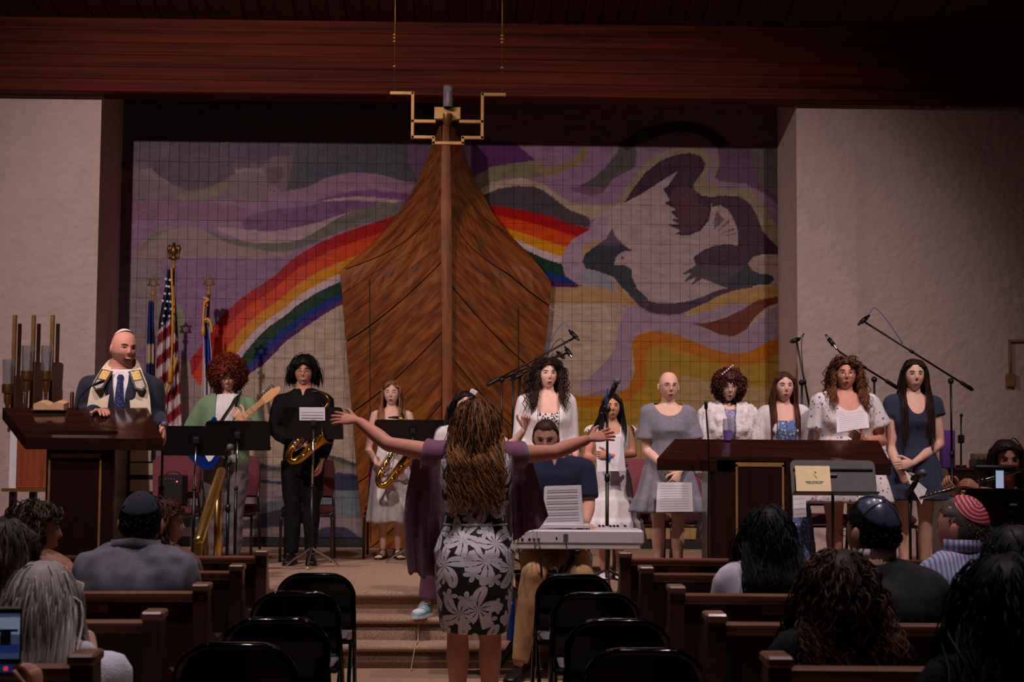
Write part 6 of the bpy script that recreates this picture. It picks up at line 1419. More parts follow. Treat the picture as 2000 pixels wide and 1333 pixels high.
gpoly(sm([(-0.10, -0.10), (-0.06, 0.02), (0.03, 0.06), (0.08, 0.02), (0.07, -0.06), (-0.02, -0.09)], 3), fr_n * 0.020, fr_n * 0.024).build('pickguard', M_paper, gu, False)
gpoly([(0.05, -0.028), (0.05, 0.028), (0.545, 0.021), (0.545, -0.021)], fr_n * 0.012, fr_n * 0.034).build('neck', M_maple, gu, False)
gpoly(sm([(0.54, -0.02), (0.56, -0.03), (0.60, -0.034), (0.68, -0.030), (0.72, -0.012), (0.715, 0.016), (0.69, 0.020), (0.66, 0.032), (0.60, 0.036), (0.56, 0.03), (0.54, 0.021)], 3), fr_n * 0.010, fr_n * 0.026).build('headstock', M_maple, gu, False)
for k in range(6):
    c = gq(0.575 + 0.021 * k, 0.042, fr_n * 0.018); MB().tube([c - up_ * 0.02, c + up_ * 0.018], 0.006, 6, round_ends=True).build('tuner', M_chrome, gu); 
for k in range(6): MB().tube([gq(-0.09, -0.018 + 0.0072 * k, fr_n * 0.038), gq(0.56, -0.016 + 0.0064 * k, fr_n * 0.037)], 0.0008, 4).build('string', M_silver, gu)
for a in (-0.03, 0.035): MB().box(gq(a, 0.0, fr_n * 0.027), (0.02, 0.07, 0.012), R=np.stack([ax, up_, np.cross(ax, up_)], 1)).build('pickup', M_blk, gu, False)
MB().box(gq(-0.09, 0, fr_n * 0.027), (0.03, 0.06, 0.014), R=np.stack([ax, up_, np.cross(ax, up_)], 1)).build('bridge', M_chrome, gu, False)
for k in range(9): MB().box(gq(0.12 + 0.045 * k, 0, fr_n * 0.0345), (0.003, 0.044, 0.002), R=np.stack([ax, up_, np.cross(ax, up_)], 1)).build('fret', M_silver, gu, False)
ribbon([r(424, 836, 12.83), r(440, 812, 12.92), r(455, 790, 12.98), r(462, 776, 13.05), r(468, 768, 13.2)], [nrm(V(1, 0, 0.55)) * 0.026] * 5, 0.003).build('strap', M_plastic, gu, True)

# saxophones
def saxophone():
    t = thing('saxophone', '', 'saxophone'); mb = MB()
    pts = [V(0, 0, 0), V(0, 0, -0.15), V(0, 0, -0.30), V(0, 0, -0.42), V(0.018, 0, -0.47), V(0.055, 0, -0.495), V(0.092, 0, -0.47), V(0.11, -0.01, -0.41), V(0.122, -0.02, -0.30), V(0.135, -0.035, -0.22), V(0.150, -0.05, -0.165), V(0.158, -0.06, -0.145)]
    rs = [0.0115, 0.016, 0.021, 0.026, 0.028, 0.030, 0.033, 0.036, 0.041, 0.050, 0.064, 0.074]
    pp = smooth_path(pts, 3); rr = np.interp(np.linspace(0, 1, len(pp)), np.linspace(0, 1, len(rs)), rs)
    mb.tube(pp, list(rr), 18, caps=False); mb.build('body', M_saxgold, t, True)
    c, d = pp[-1], nrm(pp[-1] - pp[-2]); e1 = nrm(np.cross(d, V(0, 1, 0))); e2 = np.cross(d, e1)
    MB().tube([c + (e1 * math.cos(a) + e2 * math.sin(a)) * 0.074 for a in np.linspace(0, 2 * math.pi, 25)], 0.004, 6).build('bell_rim', M_saxgold, t)
    MB().tube(smooth_path([V(0, 0, -0.01), V(0, 0, 0.05), V(-0.02, 0, 0.085), V(-0.07, 0, 0.10), V(-0.115, 0, 0.085)], 4), [0.012] * 5 + [0.0105] * 6 + [0.009] * 6, 12).build('neck', M_saxgold, t)
    MB().tube([V(-0.105, 0, 0.092), V(-0.14, 0, 0.074), V(-0.185, 0, 0.046)], [0.0125, 0.012, 0.005], 12).build('mouthpiece', M_plastic, t)
    for k in range(11):
        z = -0.06 - 0.034 * k; r0 = np.interp(z, [-0.42, 0], [0.027, 0.012]); s_ = 0.0085 + 0.0007 * k; a = (-0.25, 0.35, 0.0)[k % 3]; o = V(math.sin(a), -math.cos(a), 0)
        MB().cyl(o * (r0 + 0.004) + V(0, 0, z), o * (r0 + 0.014) + V(0, 0, z), s_ * 1.35, n=12).build('key_cup', M_silver if k % 2 else M_saxgold, t)
    for x, y in ((0.030, -0.022), (-0.03, -0.016), (0.012, -0.036)):
        MB().cyl((x, y, -0.05), (x * 1.1, y * 1.2, -0.42), 0.0032, n=6).build('key_rod', M_silver, t)
    for k in range(3):
        p_ = V(0.112 + 0.008 * k, -0.055 - 0.006 * k, -0.40 + 0.065 * k); MB().cyl(p_, p_ + V(0, -0.012, 0), 0.021, n=14).build('bell_key', M_saxgold, t)
    MB().tube(smooth_path([V(-0.01, 0.03, -0.12), V(0.06, -0.02, -0.30), V(0.03, -0.05, -0.42)]), 0.003, 6).build('key_guard', M_silver, t)
    return t
sx = saxophone(); sx.location = tuple(P(632, 800, 13.19)); sx.rotation_euler = (0.0, math.radians(38), 0.1); sx.scale = (1, 1, 1); tag(sx, 'brass saxophone held by the boy in black with glasses', 'saxophone', 'saxophones')
sx2 = copy_tree(sx); sx2.location = tuple(P(788, 846, 13.97)); sx2.rotation_euler = (0.0, math.radians(30), 0.25); tag(sx2, 'brass saxophone held by the girl in the plain white sundress', 'saxophone', 'saxophones')

# boy in black
p = Person('saxophonist boy in black shirt and trousers with glasses and shaggy black hair', 590, 13.47, STG, 1.715, 'tan', False, 0.95, 0.0, drop=0.016, hyaw=0.0, hpitch=0.04)
p.el['a'] = p.l(535, 842, -0.02); p.wr['a'] = p.l(578, 868, -0.26); p.el['b'] = p.l(643, 850, 0.03); p.wr['b'] = p.l(628, 900, -0.12)
p.body(hands={'a': dict(d=V(0.9, -0.1, 0.15), n=V(0.1, 0.8, -0.4), curl=0.7, thumb=V(0, 0, 1)), 'b': dict(d=V(-0.15, -0.1, -1), n=V(-1, 0, 0), curl=0.6)}, mouth='closed', eyes='closed', brow=(20, 16, 14))
p.garment('shirt', C_blkc, (.43, .850), 0.014, {'to': 1.95, 'off': 0.015}, cut=lambda s, f, z: (f > 0) & (np.abs(s) < 0.25 * (z + 0.055)) & (z > -0.055), fold=0.007)
p.garment('trousers', C_blkc, (.45, .56), 0.009, legs={'to': 1.97, 'off': 0.016}, fold=0.007, fscale=12)
p.hair(H_blk, 'long', 0.135, 0.026, 0.002, 25, 520, 0.0046, front=0.060, capoff=0.026, seed=5, low=-0.07, jitter=0.010, shoulders=False, dense=2.4, thin=0.75, grav=0.45)
p.glasses(); p.shoe('a', M_blk, -0.15); p.shoe('b', M_blk, 0.15)
ribbon([p.l(634, 800, -0.3), p.l(620, 770, -0.12), p.l(608, 760, 0.02)], [V(0.009, 0, 0.004)] * 3, 0.002).build('neck_strap', M_plastic, p.root)

# girl with the saxophone
p = Person('young saxophonist with long light brown hair in a plain white sundress', 763, 14.25, STG, 1.565, 'light', True, 0.88, 0.0, hyaw=-0.08, hpitch=0.03)
p.el['a'] = p.l(719, 878, -0.02); p.wr['a'] = p.l(736, 906, -0.22); p.el['b'] = p.l(812, 868, 0.0); p.wr['b'] = p.l(778, 872, -0.24)
p.body(hands={'a': dict(d=V(0.75, -0.1, -0.35), n=V(0.2, 0.85, 0.1), curl=0.6, thumb=V(0, 0, 1)), 'b': dict(d=V(-0.9, -0.2, 0.1), n=V(0, 0.85, 0), curl=0.7, thumb=V(0, 0, 1))}, mouth='open', eyes='closed', brow=(110, 76, 50))
p.garment('dress', C_whites, None, 0.010, rings=[(.205, .150, .125), (.28, .140, .115), (.40, .125, .100), (.50, .112, .085), (.56, .098, .074), (.615, .082, .062), (.68, .086, .064), (.735, .094, .074), (.765, .092, .066)], ripple=(11, 0.09), fold=0.008, vstretch=0.15)
for sg in (-1, 1): ribbon([p.neck + V(sg * 0.075, -0.075, -0.115), p.neck + V(sg * 0.078, -0.045, -0.035), p.neck + V(sg * 0.075, 0.03, -0.03), p.neck + V(sg * 0.07, 0.07, -0.10)], [V(0.012, 0, 0)] * 4, 0.002).build('shoulder_strap', C_whites, p.root)
p.hair(H_ltb, 'long', 0.40, 0.010, 0.003, 20, 230, 0.0055, front=0.074, seed=6)
p.foot('a', -0.2); p.foot('b', 0.25)
ribbon([p.l(784, 836, -0.3), p.l(788, 815, -0.16), p.l(778, 800, -0.02)], [V(0.008, 0, 0.004)] * 3, 0.002).build('neck_strap', M_plastic, p.root)

# two behind the conductor
C_plum = cloth('plum_trousers', S(92, 48, 74)); 
p = Person('dark-haired helper with white hair clip and raised hand behind the conductor', 907, 10.66, 0.292, 1.475, 'light', True, 1.0, 0.0, hyaw=0.05, legs={'a': (V(-0.18, -0.03, 0.42), V(-0.25, -0.04, 0.068)), 'b': (V(0.07, -0.02, 0.42), V(0.08, 0, 0.07))})
p.el['b'] = p.l(1000, 872, -0.06); p.wr['b'] = p.l(1024, 838, -0.10)
p.body(hands={'b': dict(d=V(0.15, -0.1, 1), n=V(-0.2, -1, 0.1), curl=1.0, thumb=V(-1, 0, 0))}, brow=(24, 18, 16))
p.garment('blouse', C_whites, (.50, .835), 0.014, {'to': 0.55, 'off': 0.016, 'flare': 0.012})
p.garment('trousers', C_plum, (.45, .56), 0.010, legs={'to': 1.9, 'off': 0.022, 'flare': 0.014}, fold=0.006)
p.hair(H_blk, 'long', 0.16, 0.008, 0, 20, 180, 0.0055, front=0.074, seed=7)
MB().box(p.hc + V(0.055, -0.02, 0.10), (0.05, 0.02, 0.035), R=Ry(0.5), ch=0.006).build('hair_clip', M_white, p.root, False)
M_teal = cloth('teal_leather', S(112, 178, 190), rough=0.5)
so = p.shoe('a', M_teal, -0.35, 0.25, M_paper, mname='sneaker'); so['label'] = 'teal and white lace-up sneaker'; p.shoe('b', M_teal, 0.2, 0.25, M_paper, mname='sneaker')
a = p.an['a']; Fd = p.Fw * math.cos(-0.35) + p.S * math.sin(-0.35); Sd = np.cross(Fd, V(0, 0, 1))
toe = MB().ball(V(a[0], a[1], 0.035) + Fd * 0.125, (0.043, 0.055, 0.028), 14, 8, 0, np.stack([Sd, Fd, V(0, 0, 1)], 1)); toe.build('toe_cap', M_paper, so, True)
mb = MB()
for k in range(5):
    c = V(a[0], a[1], 0.095 - 0.011 * k) + Fd * (0.02 + 0.018 * k); mb.tube([c - Sd * 0.03, c + V(0, 0, 0.008), c + Sd * 0.03], 0.004, 5)
mb.build('laces', M_white, so)
p = Person('child with grey headband and dark hair, mostly hidden behind the conductor', 889, 13.2, STG, 1.36, 'tan', True, 0.95, 0.0, hyaw=-0.1)
p.body(brow=(24, 18, 16)); p.garment('dress', cloth('grey_dress', S(120, 112, 120)), (.30, .835), 0.014, {'to': 0.6, 'off': 0.014}, rings=[(.25, .13, .11), (.50, .11, .085)])
p.hair(H_dbr, 'long', 0.2, 0.01, 0, 20, 170, 0.0055, front=0.06, seed=8); p.glasses()
kk = p.H / 0.228; ribbon([p.hc + V(s * 0.086, 0.01, z) * kk for s, z in ((-1, 0.0), (-0.92, 0.06), (-0.6, 0.11), (0, 0.134), (0.6, 0.11), (0.92, 0.06), (1, 0.0))], [V(0, 0.022, 0)] * 7, 0.003).build('headband', M_greyp, p.root)
p.shoe('a', M_blk); p.shoe('b', M_blk)

# tall curly-haired girl
p = Person('tall singer with long dark curls, white cardigan and black-patterned white top', 1067, 12.5, STG, 1.655, 'light', True, 1.12, 0.05, hyaw=0.18, hpitch=-0.02)
p.el['b'] = p.l(1120, 862, 0.02); p.wr['b'] = p.l(1126, 893, -0.12)
p.body(mouth='open', brow=(30, 20, 16))
p.garment('top', dots_mat('black_sprig_white', (222, 214, 216), [((26, 24, 30), 46, 0.36), ((40, 36, 44), 64, 0.30)]), (.455, .815), 0.014, rings=[(.30, .15, .12), (.50, .112, .085)], cut=scoop(0.145, 0.085, square=True), fold=0.005)
p.garment('cardigan', C_knit, (.50, .835), 0.026, {'to': 1.6, 'off': 0.015}, cut=lambda s, f, z: (f > 0.0) & (np.abs(s) < 0.085), fold=0.006)
p.hair(H_dbr, 'wavy', 0.34, 0.030, 0.012, 85, 520, 0.0055, front=0.072, seed=9, capoff=0.016, part=0.01, jitter=0.02)
p.shoe('a', M_blk); p.shoe('b', M_blk)

# boy at the keyboard
C_navp = cloth('navy_polo_cotton', S(15, 27, 64)); C_khaki = cloth('khaki_twill', S(176, 138, 96))
p = Person('boy in navy polo shirt and khakis playing the white keyboard', 1080, 10.10, 0, 1.70, 'fair', False, 1.02, 0.0, seat=0.632, hyaw=-0.10, hpitch=0.26, H=0.228,
           legs={'a': (V(-0.14, -0.43, 0.64), V(-0.23, -0.40, 0.085)), 'b': (V(0.16, -0.42, 0.64), V(0.20, -0.36, 0.085))}, lean=0.12)
p.el['b'] = p.l(1150, 985, -0.12); p.wr['b'] = p.l(1142, 1026, -0.30); p.el['a'] = p.l(1010, 985, -0.12); p.wr['a'] = p.l(1030, 1026, -0.30)
p.hc = p.l(1066, 857, -0.07)
p.body(hands={'a': dict(d=V(0.1, -1, -0.1), n=V(0, 0, -1), curl=0.5), 'b': dict(d=V(0.2, -1, -0.15), n=V(0, 0, -1), curl=0.5)}, brow=(50, 34, 26))
p.garment('polo_shirt', C_navp, (.455, .846), 0.016, {'to': 0.85, 'off': 0.014, 'flare': 0.012}, cut=lambda s, f, z: (f > 0) & (np.abs(s) < 0.30 * (z + 0.05)) & (z > -0.05), fold=0.005)
p.garment('trousers', C_khaki, (.45, .55), 0.012, legs={'to': 1.94, 'off': 0.018}, fold=0.008, fscale=11)
p.short_hair(hair_mat('short_brown_hair', (34, 22, 16), (92, 62, 44)), 0.006, 0.078, seed=4, n=420, L=0.016, mess=0.2)
ribbon([p.at(0.84) + V(0.070 * math.cos(a), -0.066 * math.sin(a), 0.012 - 0.01 * abs(math.cos(a))) for a in np.linspace(-1.3, math.pi + 1.3, 15)], [V(0, 0, 0.020)] * 15, 0.004).build('collar', C_navp, p.root, True)
M_shoe = mat('black_leather_shoe', S(20, 18, 18), 0.35)
p.shoe('a', M_shoe, -0.3); p.shoe('b', M_shoe, 0.3)

# girl hugging papers
p = Person('small singer with straight dark hair hugging white papers, tiered white dress', 1194, 12.0, STG, 1.375, 'tan', True, 0.92, 0.0, hyaw=0.05, hpitch=-0.08)
p.el['a'] = p.l(1146, 893, -0.04); p.wr['a'] = p.l(1196, 905, -0.20); p.el['b'] = p.l(1238, 888, -0.04); p.wr['b'] = p.l(1192, 890, -0.22)
p.body(hands={'a': dict(d=V(0.95, -0.05, 0.0), n=V(0, 0.9, 0.1), curl=0.4, thumb=V(0, 0, 1)), 'b': dict(d=V(-0.95, -0.02, 0.05), n=V(0, 0.9, 0), curl=0.4, thumb=V(0, 0, 1))}, mouth='o', brow=(26, 18, 14))
p.garment('dress', C_whites, (.55, .825), 0.012, rings=[(.20, .185, .16), (.315, .165, .14), (.325, .150, .125), (.43, .135, .11), (.44, .122, .098), (.54, .108, .083), (.60, .086, .066), (.63, .084, .064)], ripple=(13, 0.10), cut=scoop(0.08, 0.06, square=True), fold=0.006, vstretch=0.15)
for sg, q_ in ((-1, 'a'), (1, 'b')):
    c = p.sh[q_]; MB().loft([[c + V(sg * (0.005 + 0.055 * t) + 0.0, 0, 0.038 - 0.045 * t * t) + V(sg * 0.02 * t * math.cos(x * 3), (0.055 + 0.02 * t) * math.cos(x), 0.012 * math.sin(x * 5) * t) for x in np.linspace(0, math.pi, 13)] for t in (0, 0.35, 0.7, 1.0)], closed=False, caps=False).build('ruffle_sleeve', C_whites, p.root)
p.hair(H_blk, 'long', 0.26, 0.010, 0.002, 20, 240, 0.0058, front=0.074, seed=10, part=0.005)
MB().tube([p.l(1190, 895, -0.235) + V(0.0, 0.028 * math.cos(a), 0.028 * math.sin(a)) for a in np.linspace(0, 2 * math.pi, 13)], 0.007, 6).build('wristband', M_bluecord, p.root)
p.shoe('a', M_white, low=True); p.shoe('b', M_white, low=True)
def paper_thing(label, quad, lines=8, curve=0.0, name='sheet_music', shade=None):
    c = [np.asarray(k, float) for k in quad]; L0 = sum(c) / 4; t = thing(name, label, 'paper', L0); c = [k - L0 for k in c]
    nn = nrm(np.cross(c[1] - c[0], c[3] - c[0])); nn = nn if nn[1] < 0 else -nn; rings = []
    def pt(u, v, o=0.0): return c[0] * (1 - u) * (1 - v) + c[1] * u * (1 - v) + c[2] * u * v + c[3] * (1 - u) * v + nn * (curve * math.sin(math.pi * u) + o)
    mb = MB(); n = 8
    rings = [[pt(u, 0, 0.001), pt(u, 1, 0.001), pt(u, 1, -0.001), pt(u, 0, -0.001)] for u in np.linspace(0, 1, n)]
    mb.loft(rings).build('page', M_paper, t, True, 40)
    for k in range(lines):
        v = 0.12 + 0.78 * k / max(1, lines - 1); mb = MB()
        rings = [[pt(u, v - 0.009, 0.0018), pt(u, v + 0.009, 0.0018), pt(u, v + 0.009, 0.0012), pt(u, v - 0.009, 0.0012)] for u in np.linspace(0.10, 0.90, n)]
        mb.loft(rings).build('text_line', M_inkl, t, False)
    return t
M_inkl = mat('light_print', S(176, 172, 184), 0.8)
paper_thing('white papers hugged by the small dark-haired singer', [P(1164, 856, 11.80), P(1216, 853, 11.80), P(1222, 920, 11.78), P(1166, 922, 11.78)], 0)
paper_thing('small white programme held low by the tall curly-haired singer', [P(1129, 906, 12.3), P(1158, 889, 12.3), P(1163, 891, 12.3), P(1141, 918, 12.3)], 0)

# singer in grey dress
p = Person('singer with shaved head and glasses in a grey short-sleeved dress', 1305, 11.62, STG, 1.525, 'light', True, 1.0, 0.0, hyaw=0.12, hpitch=0.02)
p.el['a'] = p.l(1262, 880, 0.0); p.wr['a'] = p.l(1300, 914, -0.20); p.el['b'] = p.l(1360, 880, 0.0); p.wr['b'] = p.l(1328, 922, -0.22)
p.body(hands={'a': dict(d=V(0.8, -0.1, -0.35), n=V(0, 0.9, 0.2), curl=0.55, thumb=V(0, 0, 1)), 'b': dict(d=V(-0.45, -0.15, -0.75), n=V(-0.2, 0.9, 0), curl=0.6, thumb=V(-0.6, 0, 0.6))}, mouth='open', brow=(150, 110, 90), bare=True)
C_grey = cloth('grey_chambray', S(126, 124, 138), var=0.14, scale=60)
p.garment('dress', C_grey, (.55, .822), 0.012, rings=[(.335, .165, .135), (.40, .150, .122), (.41, .142, .115), (.50, .120, .094), (.58, .098, .076), (.635, .084, .064), (.66, .084, .064)], sleeves={'to': 0.72, 'off': 0.014, 'flare': 0.030}, ripple=(12, 0.10), cut=scoop(0.075, 0.105), fold=0.008, vstretch=0.2)
p.glasses()
MB().tube(smooth_path([p.neck + V(x, -0.03 - 0.05 * math.cos(x * 16) * 0.9, -0.02 - 0.035 * math.cos(x * 18)) for x in np.linspace(-0.075, 0.075, 9)]), 0.0015, 5).build('necklace', M_silver, p.root)
p.shoe('a', M_blk); p.shoe('b', M_blk)
paper_thing('printed white sheet held low by the singer with shaved head', [P(1284, 943, 11.36), P(1351, 943, 11.36), P(1354, 1000, 11.33), P(1281, 1001, 11.33)], 10, 0.008)

# short curls and fluffy jacket
p = Person('singer with short reddish curls, flower clip and fluffy white jacket', 1423, 11.68, STG, 1.53, 'light', True, 1.0, 0.0, hyaw=-0.03, hpitch=0.12)
p.body(mouth='open', brow=(60, 34, 28))
p.garment('dress', dots_mat('lilac_pattern_dress', (138, 124, 168), [((176, 170, 200), 50, 0.4)]), (.50, .83), 0.008, rings=[(.20, .15, .12), (.50, .112, .085)], fold=0.005, cut=scoop(0.03, 0.05))
p.garment('fluffy_jacket', cloth('white_fleece', S(228, 220, 222), bump=0.6, bscale=70, var=0.12, scale=40), (.48, .848), 0.036, {'to': 1.85, 'off': 0.032}, cut=lambda s, f, z: (f > 0.0) & (np.abs(s) < 0.034 + 0.15 * np.maximum(0, z + 0.09)), fold=0.012, fscale=26)
p.hair(H_ccl, 'mop', 0.08, 0.034, 0.010, 200, 480, 0.0055, front=0.056, capoff=0.024, seed=11, low=-0.125, face_open=(0.132, 0.125, 0.138))
mb = MB(); kk = p.H / 0.228
for k in range(6): mb.ball(p.hc + V(-0.055 + 0.014 * k, -0.07 + 0.0 * k, 0.085 + 0.012 * k) * kk * 1.12, (0.008, 0.006, 0.008), 6, 5)
mb.build('flower_clip', M_paper, p.root); p.glasses(M_greyp)
p.shoe('a', M_blk); p.shoe('b', M_blk)
tb = thing('tumbler', 'violet tumbler standing on the far edge of the reading table', 'cup', P(1421, 862, 10.98))
MB().lathe([(0, 0.005), (0.026, 0.005), (0.032, 0.075), (0.029, 0.075), (0.024, 0.012), (0, 0.012)], n=18).build('cup', mat('violet_plastic', S(130, 90, 178), 0.4), tb, True, 40)
MB().lathe([(0.032, 0.072), (0.0335, 0.10), (0.031, 0.155), (0.029, 0.155), (0.031, 0.10), (0.030, 0.072)], n=18).build('clear_rim', M_glass, tb, True, 40)

# long brown hair, blue dress
p = Person('singer with long straight brown hair, white cardigan and blue floral dress', 1531, 11.75, STG, 1.535, 'light', True, 0.92, 0.0, hyaw=0.06)
p.body(mouth='open', brow=(60, 38, 28), bare=True)
C_blf = dots_mat('blue_floral', (92, 120, 176), [((214, 208, 214), 42, 0.30), ((60, 80, 130), 30, 0.26)])
p.garment('dress', C_blf, (.55, .80), 0.010, cut=scoop(0.105, 0.085, square=True), rings=[(.07, .150, .125), (.25, .135, .112), (.42, .118, .095), (.52, .110, .083), (.60, .082, .063), (.64, .080, .061)], ripple=(10, 0.08), fold=0.007, vstretch=0.15)
p.garment('cardigan', C_knit, (.52, .838), 0.022, {'to': 1.9, 'off': 0.016}, cut=lambda s, f, z: (f > 0.0) & (np.abs(s) < 0.075), fold=0.006)
p.hair(hair_mat('chestnut_hair', (44, 22, 16), (118, 68, 48)), 'long', 0.42, 0.008, 0.001, 10, 240, 0.0055, front=0.074, seed=12, part=0.0, jitter=0.006)
p.shoe('a', M_blk, low=True); p.shoe('b', M_blk, low=True)
paper_thing('white sheet hanging below the reading table beside the blue floral skirt', [P(1548, 948, 11.40), P(1573, 946, 11.40), P(1575, 1010, 11.38), P(1550, 1012, 11.38)], 6)

# curly hair, white puff sleeves
p = Person('singer with long brown curls in white floral dress with puff sleeves', 1652, 11.55, STG, 1.625, 'rosy', True, 1.32, 0.0, hyaw=-0.10, hpitch=-0.02)
p.el['a'] = p.l(1600, 868, 0.03); p.wr['a'] = p.l(1640, 872, -0.26); p.el['b'] = p.l(1722, 862, 0.03); p.wr['b'] = p.l(1688, 862, -0.26)
p.body(hands={'a': dict(d=V(0.9, -0.3, 0.0), n=V(0, 0.3, 0.9), curl=0.5, thumb=V(0, -0.5, 0.5)), 'b': dict(d=V(-0.8, -0.1, 0.45), n=V(0.0, 0.9, 0.3), curl=0.6, thumb=V(-0.5, 0, 0.8))}, mouth='o', brow=(90, 56, 40), wide=True, bare=True)
C_wfl = dots_mat('white_floral', (226, 218, 222), [((96, 96, 140), 24, 0.22), ((150, 90, 110), 30, 0.17)])
p.garment('dress', C_wfl, (.55, .815), 0.012, rings=[(.365, .150, .128), (.45, .135, .112), (.53, .115, .09), (.60, .090, .070), (.64, .085, .066)], ripple=(11, 0.09), sleeves={'to': 0.62, 'off': 0.030, 'flare': 0.022}, cut=scoop(0.115, 0.115), fold=0.009, vstretch=0.25)
p.hair(H_cbr, 'wavy', 0.31, 0.028, 0.012, 95, 540, 0.0052, front=0.070, capoff=0.014, seed=13, part=0.0, jitter=0.02)
p.glasses(M_silver); p.shoe('a', M_blk); p.shoe('b', M_blk)
MB().tube([p.wr['b'] + V(0.012 * math.cos(a), 0.030 * math.cos(a), 0.030 * math.sin(a)) for a in np.linspace(0, 2 * math.pi, 13)], 0.004, 6).build('bracelet', M_brass, p.root)
MB().tube(smooth_path([p.neck + V(x, -0.045 - 0.04 * math.cos(x * 16), -0.015 - 0.05 * math.cos(x * 17)) for x in np.linspace(-0.085, 0.085, 9)]), 0.002, 5).build('necklace', M_silver, p.root)
paper_thing('grey-printed sheet held up by the singer with puff sleeves', [P(1634, 814, 11.22), P(1694, 807, 11.22), P(1698, 836, 11.14), P(1634, 846, 11.14)], 7, 0.006)

# navy dress
p = Person('singer in navy scoop-neck dress with very long dark hair at the right', 1786, 11.62, STG, 1.625, 'light', True, 1.0, 0.0, hyaw=-0.02, hpitch=0.0)
p.el['a'] = p.l(1740, 878, 0.0); p.wr['a'] = p.l(1758, 922, -0.17); p.el['b'] = p.l(1836, 868, 0.0); p.wr['b'] = p.l(1784, 905, -0.22)
p.body(hands={'a': dict(d=V(0.5, -0.1, -0.7), n=V(0.4, 0.7, 0), curl=0.55, thumb=V(0.7, 0, 0.5)), 'b': dict(d=V(-0.95, -0.05, -0.15), n=V(0, 0.9, -0.1), curl=0.45, thumb=V(0, 0, 1))}, brow=(50, 32, 26), bare=True)
C_nvd = cloth('navy_viscose', S(38, 44, 74), bump=0.2)
p.garment('dress', C_nvd, (.55, .822), 0.010, rings=[(.375, .148, .125), (.45, .132, .108), (.53, .112, .088), (.60, .086, .066), (.64, .082, .062)], sleeves={'to': 0.30, 'off': 0.014, 'flare': 0.012}, ripple=(12, 0.09), cut=scoop(0.135, 0.085), fold=0.006, vstretch=0.2)
ribbon([p.neck + V(0.0, -0.135, -0.145), p.neck + V(-0.018, -0.14, -0.175), p.neck + V(-0.008, -0.137, -0.215), p.neck + V(0.006, -0.137, -0.215), p.neck + V(0.018, -0.14, -0.175), p.neck + V(0.0, -0.135, -0.145)], [V(0, 0, 0.002)] * 6, 0.002).build('drawstring', C_nvd, p.root)
p.hair(H_dbr, 'long', 0.56, 0.012, 0.003, 25, 260, 0.006, front=0.074, seed=14, part=-0.03, jitter=0.008)
p.shoe('a', M_white, low=True); p.shoe('b', M_white, low=True)
paper_thing('folded white programme hanging from the hands of the singer in navy', [P(1767, 920, 11.36), P(1810, 956, 11.36), P(1800, 986, 11.34), P(1776, 944, 11.34)], 3)

# flutist
p = Person('seated flutist with shoulder-length dark hair at the right edge', 1966, 9.75, 0, 1.66, 'tan', True, 1.0, -0.15, seat=0.47, hyaw=-0.10, hpitch=0.02, H=0.24)
p.hc = p.hc + V(0, 0, 0.022)
p.el['a'] = p.l(1893, 990, -0.12); p.wr['a'] = p.l(1872, 968, -0.40); p.el['b'] = p.l(2050, 985, -0.08); p.wr['b'] = p.l(1915, 958, -0.46)
p.body(hands={'a': dict(d=V(-0.5, -0.1, 0.4), n=V(0.2, 0.6, 0.6), curl=0.7, thumb=V(0, -0.5, -0.5)), 'b': dict(d=V(-0.75, -0.05, 0.45), n=V(-0.3, 0.6, -0.4), curl=0.7, thumb=V(0, 0, -1))}, brow=(40, 28, 24), bare=True)
p.garment('top', dots_mat('teal_print', (38, 110, 116), [((120, 190, 190), 26, 0.34), ((30, 40, 80), 22, 0.36), ((90, 160, 90), 30, 0.28)]), (.48, .83), 0.012, cut=scoop(0.07, 0.075), fold=0.005)
p.garment('trousers', C_dkp, (.45, .55), 0.012, legs={'to': 1.94, 'off': 0.018})
p.hair(H_dbr, 'long', 0.30, 0.018, 0.003, 20, 320, 0.0052, front=0.078, capoff=0.014, seed=15, part=0.01, jitter=0.008)
p.shoe('a', M_blk); p.shoe('b', M_blk)
fl_ = thing('flute', 'silver flute held sideways by the seated dark-haired flutist', 'flute', P(1890, 948, 9.28)); r = rel(V(*fl_.location)); a, c = r(1797, 974, 9.22), r(1996, 918, 9.44); d = nrm(c - a)
MB().tube([a, a + (c - a) * 0.66], 0.0098, 12).build('body', M_silver, fl_); MB().tube([a + (c - a) * 0.64, c], 0.0106, 12, round_ends=True).build('head_joint', M_silver, fl_)
for k in range(14):
    q_ = a + (c - a) * (0.06 + 0.042 * k); MB().cyl(q_ + V(0, -0.008, 0.006), q_ + V(0, -0.013, 0.011), 0.0085, n=10).build('key', M_silver, fl_)
MB().tube([a + (c - a) * 0.05 + V(0, -0.012, 0.008), a + (c - a) * 0.62 + V(0, -0.012, 0.008)], 0.003, 6).build('key_rod', M_silver, fl_)
MB().ball(a + (c - a) * 0.93 + V(0, 0, 0.010), (0.022, 0.014, 0.006), 10, 6).build('lip_plate', M_silver, fl_)
ch = copy_tree(bc); ch.location = (P(1977, 1000, 9.85)[0], 9.85, 0); ch.rotation_euler = (0, 0, 0); tag(ch, 'maroon banquet chair under the seated flutist', 'chair', 'maroon banquet chairs on the stage')

